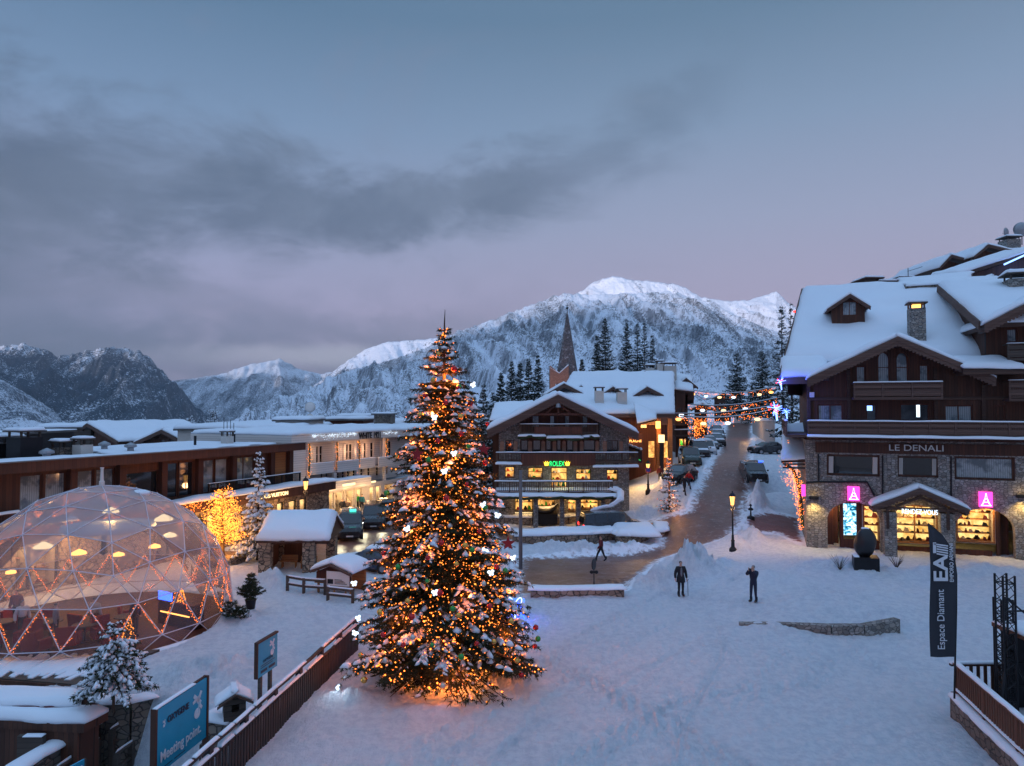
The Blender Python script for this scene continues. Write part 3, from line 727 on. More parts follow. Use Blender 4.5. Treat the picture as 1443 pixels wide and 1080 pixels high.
def bulbs(pts,r,root,m='glow_bulb',one=None,nind=0,name='bulb',rng=None):
 """light bulbs: nind of them as objects of their own, the rest as one"""
 pts=np.asarray(pts);rr=r*(np.ones(len(pts))if rng is None else rng.uniform(.7,1.3,len(pts)))
 if nind:
  mb=MB();mb.blob((0,0,0),r*1.25,6,4);first=mb.build(name,m,root,loc=tuple(pts[0]))
  for p in pts[1:nind]:
   c=first.copy();COL.objects.link(c);c.parent=root;c.location=tuple(p)
  pts=pts[nind:];rr=rr[nind:]
 if len(pts):
  v=(pts[:,None]+OCT[None]*rr[:,None,None]).reshape(-1,3);f=(OCF[None]+(np.arange(len(pts))*6)[:,None,None]).reshape(-1,3)
  o=npmesh(name,v,tris=f,mats=m,parent=root,smooth=False)
  if len(pts)>1:tag(o,kind='stuff')
  return o
TX,TY=(626-CX)/FPX*26.6,26.6;TZ=gz(TX,TY)
ct=thing('christmas_tree','tall snow dusted Christmas tree covered in warm lights beside the slat fence','Christmas tree',(TX,TY,TZ))
TH=13.15-TZ
def tprof(z):
 k=1-z/TH
 r=np.interp(z,[0,1.9,4,5.4,6.7,8,9.3,10.5,11.5,12.4,13.2],[3.3,3.55,3.0,2.6,2.25,1.9,1.5,1.15,.78,.38,.05])
 return float(r)
rngT=np.random.default_rng(12)
axT,aT,bT=fir_segs(TH,3.5,1.15,56,12,rngT,a=.42,b=.10,spacing=.19,sub=True,prof=tprof,tw=.5)
_keep=(np.minimum(aT[:,2],bT[:,2])>.06)
_ang=np.arctan2(aT[:,1],aT[:,0]);_gap=(aT[:,2]<1.25)&(_ang>-1.5)&(_ang<-.25)&(np.hypot(aT[:,0],aT[:,1])<3.2)
_keep&=~(_gap&(rngT.random(len(aT))<.8));aT,bT=aT[_keep],bT[_keep]
mb=MB();mb.tube([(0,0,-.5),(0,0,1.5),(0,0,7),(0,0,TH),(.02,0,TH+.55)],[.24,.2,.13,.03,.008],10)
for pts,r in axT:mb.tube(pts,list(np.linspace(r*1.2,r*.35,len(pts))),4,False)
mb.build('trunk','bark',ct)
v,t=needles(aT,bT,.13,.033,64,rngT);npmesh('crown',v,tris=t,mats='needles',parent=ct,smooth=False)
_L=np.linalg.norm(bT-aT,axis=1);_big=_L>.12
_rad=np.hypot(bT[:,0],bT[:,1]);_pr=np.array([tprof(z)for z in bT[:,2]])
_clump=vnoise(bT[:,0]*.9+bT[:,2]*.7,bT[:,1]*.9-bT[:,2]*1.1,77);_sel=_big&(_rad>_pr*.55)&(rngT.random(len(aT))<np.clip(.10+_clump*1.6,.01,.85)*np.interp(bT[:,2],[0,.9,1.5,9,12],[.2,.35,.95,.8,.45]))
_m0=[];_m1=[]
for pts,r in axT:
 n=len(pts);lad=rngT.random()<.42
 for k in range(max(1,n//2),n-1):
  if pts[k][2]>.8 and lad and rngT.random()<.85:_m0.append(pts[k]);_m1.append(pts[k+1]+(pts[k+1]-pts[k])*.3)
v,q,t=snowlumps(aT[_sel],bT[_sel],.14,.075,1,rngT);v2,q2,t2=snowlumps(np.array(_m0),np.array(_m1),.27,.13,1,rngT);q=np.r_[q,q2+len(v)];t=np.r_[t,t2+len(v)];v=np.r_[v,v2];npmesh('snow_cover',v,quads=q,tris=t,mats='snow_soft',parent=ct)
print('tree segs',len(aT))
_idx=rngT.permutation(np.where((_rad>_pr*.22))[0])
_cl2=vnoise(bT[_idx,0]*.8,bT[_idx,1]*.8+bT[_idx,2]*.9,5)
_w=np.interp(bT[_idx,2],[0,1,3,6,9,13],[.6,.65,.85,1,1.0,.9])*np.clip(.75+_cl2*1.1,.1,1)
_idx=_idx[rngT.random(len(_idx))<_w][:10000]
_f=rngT.uniform(.2,1.0,(len(_idx),1));bp=aT[_idx]*(1-_f)+bT[_idx]*_f+rngT.normal(size=(len(_idx),3))*.02+np.array([0,0,.02])
fl=thing('string_lights','warm orange string lights wound through the tall Christmas tree','string lights',(TX,TY,TZ))
_o=np.argsort(bp[:,1]);bp=np.r_[bp[_o[:400:4]],bp[np.setdiff1d(np.arange(len(bp)),_o[:400:4])]]
_k=100+(len(bp)-100)*2//3;bp=np.r_[bp[:100],rngT.permutation(bp[100:])];bulbs(bp[:_k],.026,fl,'glow_bulb',nind=100,rng=rngT);bulbs(bp[_k:],.029,fl,'glow_bulb_gold',rng=rngT,name='golden_bulb')
mb=MB()
for k in range(7):
 z0_=1.2+k*1.6;pts=[]
 for j in range(40):
  an=j/40*6.283*1.6+k;z=z0_+j/40*1.6;r=tprof(z)*.6;pts.append((r*math.cos(an),r*math.sin(an),z))
 mb.tube(pts,.008,3,False)
mb.build('wire','metal_dark',fl)
for z,r,e in((.7,1.1,34),(1.6,1.5,46),(2.9,1.2,52),(4.3,1.1,52),(5.7,.9,46),(7.1,.7,40),(8.5,.5,30),(9.9,.3,22),(11.2,.15,12)):
 for k in range(3 if z<9 else 1):
  an=2.094*k+z;light('glow',(r*math.cos(an),r*math.sin(an),z),e*8,(1,.22,.03),.25,parent=fl)
for k in range(34):
 z=.9+11.2*(k/34)**1.15;an=k*2.4;r=tprof(z)*.8;light('glow',(r*math.cos(an),r*math.sin(an),z),34,(1,.19,.03),.12,parent=fl)
light('glow',(.9,-1.1,.75),90,(1,.33,.08),.2,parent=fl)
def ontree(px,py,k=.93):
 D=TY
 for _ in range(4):
  p=P(px,py,D);z=p.z-TZ;r=tprof(max(0,z))*k;dx=p.x-TX;D=TY-math.sqrt(max(.02,r*r-dx*dx))
 return P(px,py,D)
BAUB={}
for nm,col,rough,met in(('red',(.5,.01,.012),.22,.6),('gold',(.75,.40,.08),.25,.9),('green',(.03,.28,.05),.25,.6),('silver',(.6,.55,.5),.3,.9)):
 plain('bauble_'+nm,col,rough,met,.1,coat=.6)
 mb=MB();mb.blob((0,0,-.11),.10,14,9);r_=MB();r_.lathe((0,0,-.025),[(.022,0),(.024,.02),(.004,.03),(.004,.05)],8)
 root=thing('bauble',{'red':'glossy red bauble hanging on the lit Christmas tree','gold':'shiny gold bauble hanging on the lit Christmas tree','green':'glossy green bauble hanging on the lit Christmas tree','silver':'pale silver bauble hanging on the lit Christmas tree'}[nm],'bauble',group={'red':'red','gold':'gold','green':'green','silver':'silver'}[nm]+' baubles on the Christmas tree')
 mb.build('ball','bauble_'+nm,root,True);r_.build('cap','metal_grey',root)
 BAUB[nm]=[root,False]
KN=[(610,533,'gold'),(646,543,'red'),(599,554,'red'),(649,582,'gold'),(611,531,'gold'),(647,541,'green'),(628,563,'red'),(663,564,'red'),(650,607,'red'),(687,594,'red'),(604,643,'green'),(645,638,'gold'),(590,642,'red'),(617,617,'red'),(684,648,'red'),(580,615,'gold'),(629,697,'red'),(580,680,'silver'),(658,679,'red'),(634,737,'silver'),(664,731,'silver'),(675,745,'red'),(622,760,'red'),(655,763,'gold'),(576,808,'silver'),(668,803,'silver'),(681,818,'silver'),(575,842,'gold'),(580,864,'red'),(638,853,'green'),(646,862,'gold'),(602,815,'green'),(574,700,'red'),(540,776,'red'),(561,794,'green'),(700,795,'red'),(582,893,'silver'),(609,905,'green'),(672,903,'red'),(696,900,'gold'),(755,880,'red'),(758,896,'green'),(728,926,'gold'),(754,907,'red'),(735,947,'red'),(543,926,'silver'),(624,961,'silver'),(508,919,'gold'),(513,953,'gold'),(568,905,'red'),(536,857,'gold'),(520,835,'silver'),(700,760,'gold'),(712,800,'green'),(593,580,'gold'),(640,515,'red'),(618,495,'gold'),(660,625,'green'),(560,640,'gold'),(545,690,'green'),(603,782,'red'),(643,790,'gold'),(565,750,'silver'),(690,850,'red'),(620,830,'red'),(596,922,'silver'),(650,920,'green'),(540,890,'red'),(720,870,'gold'),(665,770,'green'),(590,724,'gold'),(683,710,'green')]
for px,py,c in KN:
 root,used=BAUB[c]
 o=root if not used else copy_tree(root);BAUB[c][1]=True
 o.location=ontree(px,py,.98);o.rotation_euler=(0,0,px);s=R.uniform(.8,1.2);o.scale=(s,s,s)
def butterfly():
 root=thing('butterfly_lamp','small white glowing butterfly lamp clipped to the Christmas tree','Christmas light',group='white butterfly lamps on the Christmas tree')
 for s in(-1,1):
  mb=MB()
  up=[(0,.0)]+[(.085+.085*math.cos(a),.075+.075*math.sin(a))for a in[PI*1.1-k*PI*1.5/9 for k in range(10)]]
  lo=[(0,0)]+[(.06+.055*math.cos(a),-.065+.055*math.sin(a))for a in[PI*.4-k*PI*1.45/9 for k in range(10)]]
  for poly in(up,lo):mb.prism([(s*x,z)for x,z in poly][::s],-.008,.008)
  mb.build('wing','glow_white',root)
 b=MB();b.tube([(0,0,-.1),(0,0,.1)],.012,6);b.build('body','metal_grey',root)
 return root
bf=butterfly();first=True
for px,py in[(667,543),(612,589),(626,665),(574,746),(681,712),(683,777),(613,836),(499,823),(505,872),(723,787),(692,808),(640,640),(701,727),(500,893)]:
 o=bf if first else copy_tree(bf);first=False
 o.scale=(.72,)*3;o.location=ontree(px,py,1.0);o.rotation_euler=(R.uniform(-.3,.3),R.uniform(-.5,.5),R.uniform(-.5,.5))
plain('star_red',(.28,.01,.015),.4,.2)
def starpoly(r1,r2,n=5):return[((r1 if k%2==0 else r2)*math.sin(PI*k/n),(r1 if k%2==0 else r2)*math.cos(PI*k/n))for k in range(2*n)][::-1]
for(px,py),lb in(((716,766),'dark red star ornament at the right edge of the Christmas tree'),((588,640),'dark red star ornament on the upper left of the Christmas tree'),((682,634),'dark red star ornament on the upper right of the Christmas tree')):
 mb=MB();mb.prism(starpoly(.26,.11),-.03,.03);o=mb.build('star_ornament','star_red');o.location=ontree(px,py,1.02);tag(o,lb,'ornament')
def firpx(px,ytop,D,zbase,r,seed,label,group=None,**kw):
 p=P(px,ytop,D);H=p.z-zbase
 return fir(label,'fir tree',(p.x,D,zbase),H,r*1.4,seed,group,**kw)[0]
fk=dict(levels=38,per=10,nl=.28,nw=.11,dens=34,sw=.34,sh=.13,sp=.30,spacing=.5,zb=1.0,trunk=.2,a=.7,b=.4,tw=.42)
GL='dark firs left of the church tower';GR='dark firs right of the church tower'
for k,(px,yt,lb)in enumerate([(706,524,'shortest dark fir at the left end of the clump left of the church'),(721,508,'second fir from the left in the clump left of the church'),(733,510,'middle fir in the clump left of the church'),(745,504,'fourth fir in the clump left of the church'),(758,501,'tallest dark fir nearest the church tower on its left')]):
 firpx(px,yt,96+(k%3)*3,.5,2.0,100+k,lb,GL,**fk)
fk2=dict(fk,levels=46,zb=1.5)
for k,(px,yt,D,r,lb)in enumerate([(820,506,112,1.4,'small fir just right of the church spire'),(841,471,126,2.3,'left shoulder fir of the tall dark pair right of the church'),(852.6,446,121,2.9,'tallest dark fir right of the church'),(883,454,124,2.6,'dark fir standing between the tallest fir and the bare topped pair'),(898,452,128,1.7,'slim left fir of the thin pair above the big roof'),(908,453,126,1.9,'slim right fir of the thin pair above the big roof'),(919,470,130,1.9,'rightmost fir above the big chalet roof')]):
 firpx(px,yt,D,4,r,120+k,lb,GR,**dict(fk2,per=9 if k<4 else 6))
for k,(px,yt,D,zb_,r,lb)in enumerate([(1038,497,150,8,3.4,'snowy pale fir behind the top of the street'),(1074,494,140,7.5,3.6,'dark snowy fir beside the chalet roof at the top of the street'),(681,541,85,0,1.9,'small snowy fir behind the right side of the Christmas tree'),(668,560,90,0,1.8,'lowest snowy fir behind the Christmas tree'),(695,552,100,0,1.7,'thin snowy fir left of the dark clump'),(1060,545,170,7,2.2,'small fir between the two street top firs')]):
 firpx(px,yt,D,zb_,r,140+k,lb,'snowy firs around the street',**dict(fk,sp=.6,levels=24))
fe=dict(fk,levels=18,sp=.55)
for k,(px,yt,D,zb_,r,lb)in enumerate([(1101,428,95,6,1.6,'lit fir top showing left of the chalet roof'),(1114,426,98,6,1.2,'thin dark fir top beside the lit one at the chalet roof edge')]):
 rt=firpx(px,yt,D,zb_,r,150+k,lb,None,**fe)
LF=at(942,0,62);LFz=LF.z+.25
rt,a_f,b_f=fir('small snowy fir wrapped in warm lights on the snow bank by the road','fir tree',(LF.x,LF.y,LFz),P(940,645,62).z-LFz,1.35,160,levels=12,per=8,nl=.14,nw=.04,dens=28,sw=.22,sh=.11,sp=.75,zb=.25,a=.5,b=.25)
lr=thing('string_lights','warm string lights glowing inside the small snowy fir by the road','string lights',(LF.x,LF.y,LFz));rg=np.random.default_rng(4)
ix=rg.integers(0,len(a_f),150);bulbs((a_f[ix]+b_f[ix])/2,.035,lr,'glow_bulb',nind=0,rng=rg)
for z in(.4,1.2,2.0):light('glow',(0.25,-.35,z),16,(1,.4,.14),.3,parent=lr)
SF=at(366,0,47);rt,a_f,b_f=fir('snow laden fir between the glowing orange tree and the shop sign','fir tree',(SF.x,SF.y,SF.z),P(363,633,47).z-SF.z,1.9,170,levels=15,per=9,nl=.16,nw=.045,dens=30,sw=.30,sh=.17,sp=.85,zb=.8,a=.6,b=.2,nm='needles')
SP=P(160,986,23.3);SPz=SP.z
fir('squat snowy pine in the lower left in front of the dome','pine tree',(SP.x,SP.y,SPz),2.45,1.35,180,name='pine_tree',levels=10,per=9,nl=.12,nw=.035,dens=60,sw=.17,sh=.09,sp=.85,zb=.55,spacing=.17,trunk=.05,a=.25,b=-.15,nm='needles',pw=.55)
PF=at(357,0,33.2);PF.z=gz(PF.x,PF.y)+.1;rt,_,_=fir('dark bushy potted fir on the snow slope right of the dome','potted fir',(PF.x,PF.y,PF.z+.35),1.25,.62,190,name='potted_fir',levels=11,per=9,nl=.11,nw=.03,dens=80,sp=0.0,zb=.1,spacing=.12,trunk=.03,a=-.25,b=.1,nm='needles')
mb=MB();mb.lathe((0,0,-.35),[(.19,0),(.24,.38),(.26,.38),(.26,.43),(.22,.43),(.2,.38)],14);mb.build('pot','metal_dark',rt)
# == STREET LAMPS
def lamp(loc,H,label,power=60,group='old fashioned street lanterns',sign=False):
 root=thing('street_lamp',label,'street lamp',loc,0,group);h=H
 mb=MB();mb.lathe((0,0,0),[(.26,-.3),(.26,.12),(.2,.2),(.13,.28),(.11,.62),(.14,.7),(.09,.78),(.075,1.1)],12);mb.build('base','metal_dark',root)
 mb=MB();mb.lathe((0,0,0),[(.06,1.1),(.05,h-1.15),(.08,h-1.1),(.05,h-1.02),(.09,h-.95)],10)
 for s in(-1,1):mb.tube([(0,0,h-1.3),(s*.16,0,h-1.16),(s*.1,0,h-1.02)],.015,5)
 mb.build('pole','metal_dark',root)
 mb=MB();mb.lathe((0,0,0),[(.11,h-.93),(.19,h-.32)],6);ln=mb.build('lantern','glow_lamp',root)
 mb=MB();mb.lathe((0,0,0),[(.23,h-.32),(.24,h-.27),(.12,h-.12),(.04,h-.07),(.05,h),(.01,h+.06)],6);mb.build('cap','metal_dark',ln)
 mb=MB()
 for k in range(6):
  a=PI/3*k;mb.tube([(.115*math.cos(a),.115*math.sin(a),h-.93),(.2*math.cos(a),.2*math.sin(a),h-.3)],.012,4)
 mb.build('frame','metal_dark',ln)
 light('glow',(0,0,h-1.15),power,(1,.5,.2),.22,parent=root)
 return root
lp=at(1030.5,0,49.5);lp.z=gz(lp.x,lp.y)-.05;lp.z=gz(lp.x,lp.y);lamp(lp,P(1028,693,49.5).z-lp.z,'lit street lantern on a dark post at the bend of the road',200)
lp=at(912.5,0,66.5);rt=lamp(lp,P(912,649,66.5).z-lp.z,'lit street lantern with a round sign beside the stone chalet',150)
mb=MB();mb.tube([(0,-.12,2.05),(0,-.09,2.05)],.26,20);plain('sign_red',(.35,.02,.05),.5);sg=mb.build('round_sign','sign_red',rt);mb=MB();mb.tube([(0,-.14,2.05),(0,-.121,2.05)],.19,20);plain('sign_blue',(.03,.05,.3),.5);mb.build('disc','sign_blue',sg)
lp=at(432,0,52);lamp(lp,P(432,672,52).z-lp.z,'lit street lantern standing in front of the shop row on the left',110)
tp_=at(733.5,0,46);mb=MB();mb.lathe((0,0,0),[(.13,-.6),(.12,2.5),(.10,P(733,663,46).z-tp_.z)],12);o=tag(mb.build('steel_post','metal_grey',None,True,tp_),'tall plain steel post at the right edge of the Christmas tree','post')
plain('post_paint',(.13,.12,.125),.5);o.data.materials[0]=MATS['post_paint']
tsn=at(836,0,39.2);root=thing('traffic_sign','small dark round traffic sign on a thin pole by the low stone wall','traffic sign',tsn)
h=P(836,787,39.2).z-tsn.z;mb=MB();mb.tube([(0,0,-.4),(0,0,h-.1)],.03,8);mb.build('pole','metal_dark',root)
mb=MB();mb.tube([(0,-.03,h-.32),(.0,.03,h-.32)],.30,20);o=mb.build('sign_plate','metal_dark',root,M=Matrix.Rotation(1.1,4,'Z'))
mb=MB()
for s in(-1,1):mb.blob((s*.13,0,h-.75),(.11,.08,.1),8,6)
mb.box(-.15,.15,-.03,.03,h-.8,h-.7);mb.build('lamp_pair','metal_dark',root)
bl=at(1056,0,56.5);mb=MB();mb.lathe((0,0,0),[(.3,-.2),(.3,.25),(.2,.3),(.07,.34),(.05,.75),(.2,.8),(.22,.9),(.05,1.0),(.05,1.1),(.12,1.14),(.02,1.3)],10);tag(mb.build('bollard','metal_dark',None,True,bl),'short dark ornate bollard at the corner of the brick paving','bollard')
# == PEOPLE
plain('skin',(.55,.32,.23),.6,var=.1)
for n_,c_ in(('black',(.012,.012,.016)),('navy',(.015,.02,.045)),('grey',(.16,.17,.19)),('green',(.02,.38,.06)),('teal',(.01,.12,.17)),('red',(.5,.02,.015)),('tan',(.3,.2,.13)),('beige',(.4,.33,.26)),('maroon',(.12,.015,.02)),('white',(.6,.6,.62))):plain('cloth_'+n_,c_,.85,var=.3,bump=.4,bscale=12)
plain('hair',(.05,.03,.02),.6)
def skinmesh(name,pts,edges,rad,m,parent,root=0,sub=1):
 me=bpy.data.meshes.new('t');me.from_pydata([tuple(p)for p in pts],edges,[]);o=bpy.data.objects.new('t',me);COL.objects.link(o)
 md=o.modifiers.new('s','SKIN');md.use_smooth_shade=True
 if not me.skin_vertices:
  bpy.context.view_layer.update()
 for i,r in enumerate(rad):
  r=r if hasattr(r,'__len__')else(r,r);me.skin_vertices[0].data[i].radius=r
  me.skin_vertices[0].data[i].use_root=(i==root)
 s=o.modifiers.new('b','SUBSURF');s.levels=s.render_levels=sub
 bpy.context.view_layer.update()
 nm=bpy.data.meshes.new_from_object(o.evaluated_get(bpy.context.evaluated_depsgraph_get()));bpy.data.objects.remove(o);nm.name=name
 nm.materials.clear();nm.materials.append(MATS[m]);nm.polygons.foreach_set('use_smooth',[True]*len(nm.polygons))
 return link(name,nm,parent)
def person(label,loc,rz,H=1.75,pose='stand',jacket='black',legs='black',hair='hair',group=None,hat=None,detail=True,shirt=None,coat=False):
 k=H/1.75;root=thing('person',label,'person',loc,rz,group)
 hipx=.09;step={'stand':(.02,-.02),'walk':(.34,-.30),'photo':(.06,-.04)}[pose]
 J=dict(pel=(0,0,.96),sp=(0,0,1.14),ch=(0,-.01,1.32),nk=(0,0,1.47),hb=(0,-.01,1.56),hd=(0,-.015,1.645),ht=(0,-.01,1.715),ns=(0,-.115,1.63),jw=(0,-.06,1.57))
 for s,n,st in((-1,'L',step[0]),(1,'R',step[1])):
  J['hp'+n]=(s*hipx,0,.9);J['kn'+n]=(s*.10,-st*.55-.02,.5+abs(st)*.04);J['an'+n]=(s*.11,-st,.09+(0.1 if st<-.2 else 0));J['to'+n]=(s*.13,-st-.17,.035)
  J['sh'+n]=(s*.185,0,1.41)
  if pose=='photo':
   J['el'+n]=(s*.25,-.2,1.30);J['wr'+n]=(s*.09,-.30,1.53);hd=Vector((-s*.15,-.3,.9))
  elif pose=='walk':
   J['el'+n]=(s*.25,st*.5+.02,1.15);J['wr'+n]=(s*.24,st*.8-.1,.92);hd=Vector((0,-.25*(1 if st<0 else-.2),-1))
  else:
   J['el'+n]=(s*.27,.03,1.13);J['wr'+n]=(s*.29,-.05,.88);hd=Vector((0,-.15,-1))
  hd.normalize();wr=Vector(J['wr'+n]);pm=wr+hd*.07;J['pm'+n]=pm
  if detail:
   lat=Vector((0,1,0))if pose!='photo' else Vector((0,.8,-.5));lat=(lat-hd*lat.dot(hd)).normalized();curl=Vector((-s,0,0))if pose!='photo' else Vector((0,-1,0))
   for q in range(4):
    b=pm+hd*.035+lat*(q-1.5)*.021;l=(.032,.038,.036,.028)[q]
    J['f%d1'%q+n]=b;J['f%d2'%q+n]=b+hd*l+curl*.006;J['f%d3'%q+n]=b+hd*l*1.75+curl*.022
   b=wr+hd*.03-lat*.04;J['t1'+n]=b;J['t2'+n]=b+hd*.04-lat*.018+curl*.012
 keys=list(J);ix={a:i for i,a in enumerate(keys)}
 E=[('pel','sp'),('sp','ch'),('ch','nk'),('nk','hb'),('hb','hd'),('hd','ht'),('hd','ns'),('hb','jw')]
 rad=dict(pel=(.15,.11),sp=(.13,.10),ch=(.16,.11),nk=.055,hb=.06,hd=(.077,.09),ht=.055,ns=.018,jw=.042)
 for n in 'LR':
  E+=[('pel','hp'+n),('hp'+n,'kn'+n),('kn'+n,'an'+n),('an'+n,'to'+n),('ch','sh'+n),('sh'+n,'el'+n),('el'+n,'wr'+n),('wr'+n,'pm'+n)]
  rad.update({'hp'+n:.085,'kn'+n:.058,'an'+n:.034,'to'+n:.022,'sh'+n:.062,'el'+n:.042,'wr'+n:.028,'pm'+n:(.034,.018)})
  if detail:
   for q in range(4):
    E+=[('pm'+n,'f%d1'%q+n),('f%d1'%q+n,'f%d2'%q+n),('f%d2'%q+n,'f%d3'%q+n)];rad.update({'f%d1'%q+n:.0095,'f%d2'%q+n:.009,'f%d3'%q+n:.0075})
   E+=[('wr'+n,'t1'+n),('t1'+n,'t2'+n)];rad.update({'t1'+n:.012,'t2'+n:.0095})
 def mk(name,sel,scale,m,rt,add=0.0):
  kk=[a for a in keys if a in sel];im={a:i for i,a in enumerate(kk)}
  ee=[(im[a],im[b])for a,b in E if a in im and b in im]
  rr=[]
  for a in kk:
   r=rad[a];r=r if hasattr(r,'__len__')else(r,r);rr.append(((r[0]*scale+add)*k,(r[1]*scale+add)*k))
  return skinmesh(name,[Vector(J[a])*k for a in kk],ee,rr,m,rt,im[kk[0]])
 body=mk('body',set(keys),1,'skin',root)
 mk('trousers',{'sp','pel','hpL','hpR','knL','knR','anL','anR'},1.06,'cloth_'+legs,body,.014)
 mk('jacket',{'pel','sp','ch','shL','shR','elL','elR','wrL','wrR','nk'},1.1,'cloth_'+jacket,body,.034)
 if coat:mb=MB();mb.tube2([(0,0,.70*k),(0,0,.9*k),(0,0,1.08*k)],[.235*k,.215*k,.17*k],14);mb.v=[(a,b*.78,c)for a,b,c in mb.v];mb.build('coat_skirt','cloth_'+jacket,body,True)
 for n in 'LR':
  a,t_=Vector(J['an'+n]),Vector(J['to'+n]);skinmesh('boot',[(a+Vector((0,.02,.18)))*k,(a+Vector((0,.03,-.035)))*k,t_*k],[(0,1),(1,2)],[.075*k,.075*k,(.062*k,.05*k)],'cloth_black',body)
 skinmesh('hair' if not hat else 'hat',[Vector((0,.025,1.62))*k,Vector((0,.02,1.68))*k,Vector((0,0,1.735))*k],[(0,1),(1,2)],[.075*k,.098*k,.075*k],hair if not hat else 'cloth_'+hat,body)
 if detail:
  mb=MB()
  for s in(-1,1):mb.blob((s*.032*k,-.088*k,1.655*k),.010*k,6,4)
  mb.build('eyes','black_gloss',body);mb=MB();mb.box(-.022*k,.022*k,-.088*k,-.078*k,1.588*k,1.594*k);mb.build('mouth','cloth_maroon',body)
  for s in(-1,1):
   mb=MB();mb.blob((s*.078*k,.0,1.64*k),(.012,.022,.03),6,5);mb.build('ear','skin',body,True)
 if shirt:mb=MB();mb.blob((0,-.125*k,1.22*k),(.055,.05,.25),8,7);mb.build('shirt','cloth_'+shirt,body,True)
 return root
def on(px,D):p=at(px,0,D);return(p.x,p.y,p.z)
p1=G(959.5,840,0);person('man in a long dark coat with grey sweater facing the camera',(p1.x,p1.y,p1.z),.05,1.84,'stand','black','black',shirt='grey',coat=True)
mb=MB();mb.tube([(0,0,0),(.02,.0,.85),(.06,-.03,.9)],.014,6);o=mb.build('walking_stick','metal_dark');o.location=(p1.x+.37,p1.y-.05,p1.z);o.rotation_euler=(0,-.04,0);tag(o,'thin dark stick held by the man in the long coat','stick')
p2=G(1062,848,0);person('person in dark clothes holding a camera up to photograph the tree',(p2.x,p2.y,p2.z),-.75,1.82,'photo','navy','navy',hat='grey')
mb=MB();mb.box(-.06,.06,-.03,.03,-.035,.045);mb.tube([(0,-.03,0),(0,-.11,0)],.03,10);o=mb.build('camera_body','metal_dark');o.location=Vector((p2.x,p2.y,p2.z))+Matrix.Rotation(-.75,3,'Z')@Vector((0,-.33,1.66));o.rotation_euler=(0,0,-.75);tag(o,'black camera raised by the photographing person','camera')
p3=G(847,791,-.45);person('dark dressed pedestrian striding across the slushy road',(p3.x,p3.y,p3.z),-1.35,1.72,'walk','maroon','black')
for px,D,rz,H,jk,lg,ps,lb in[(963.5,64,.3,1.78,'black','black','walk','dark coated walker on the road edge beside the lit fir'),(970,64.6,.4,1.66,'red','navy','walk','walker with a red jacket at the road edge by the lit fir'),(929,69,.2,1.65,'maroon','black','stand','person in dark red standing behind the lit fir'),(1075,118,.0,1.7,'tan','tan','walk','lone walker in brown far up the street on the right'),(994,112,0,1.7,'black','black','stand','dark figure far up the street by the parked cars')]:
 person(lb,on(px,D),rz,H,ps,jk,lg,detail=False)
for px,D,rz,H,jk,ps,lb in[(462.5,66,.6,1.7,'black','stand','leftmost shopper in black in front of the lit shop'),(473,67,-.3,1.68,'beige','stand','shopper in a pale coat in front of the bright shop window'),(484,64,.2,1.8,'black','walk','tall shopper in black walking behind the taxi van'),(491,65,.1,1.72,'tan','stand','shopper in brown next to the tall one in black'),(504,69,.5,1.7,'green','stand','shopper in a bright green coat'),(511,68.5,0,1.75,'teal','walk','shopper in a teal jacket beside the green coat'),(541,72,0,1.75,'black','stand','dark figure in the doorway left of the Christmas tree')]:
 person(lb,on(px,D),rz,H,ps,jk,'black',detail=False)
# == VEHICLES
def paint(n,c):
 def fn(t,b):
  d=t.noise(t.coord(),2.5,5,.65);t.set(b,'Base Color',t.mix(t.smooth(d,.5,.8),c,tuple(min(1,x+.06)for x in c)));t.set(b,'Roughness',t.mix(d,(.18,)*3,(.4,)*3));t.set(b,'Coat Weight',.7);t.set(b,'Metallic',.2)
 mat(n,fn)
paint('paint_black',(.012,.013,.016));paint('paint_blue',(.02,.035,.07));paint('paint_green',(.015,.035,.03));paint('paint_white',(.5,.52,.55));paint('paint_grey',(.09,.10,.11))
plain('plate',(.6,.6,.58),.5)
PROF={'van':[(2.55,.30,.62,.70,.78,.74),(2.42,.22,.86,.95,.90,.82),(1.65,.20,1.02,1.12,.95,.86),(.95,.20,1.05,1.84,.96,.76),(.5,.20,1.06,1.92,.96,.78),(-1.6,.20,1.06,1.93,.96,.78),(-2.35,.22,1.05,1.86,.95,.76),(-2.55,.30,1.0,1.06,.93,.90)],'suv':[(2.3,.36,.62,.72,.74,.70),(2.15,.26,.88,.95,.86,.80),(1.0,.24,1.02,1.08,.93,.82),(.25,.24,1.04,1.62,.93,.70),(-.3,.24,1.05,1.70,.93,.70),(-1.5,.24,1.05,1.64,.92,.68),(-2.1,.28,1.03,1.15,.90,.78),(-2.3,.4,.9,.95,.84,.8)],'hatch':[(2.0,.34,.55,.62,.70,.66),(1.85,.24,.74,.82,.82,.76),(.95,.22,.90,.96,.86,.78),(.15,.22,.92,1.38,.86,.62),(-.35,.22,.92,1.45,.86,.62),(-1.2,.22,.93,1.40,.86,.60),(-1.8,.26,.92,1.02,.84,.72),(-2.0,.36,.8,.86,.78,.7)]}
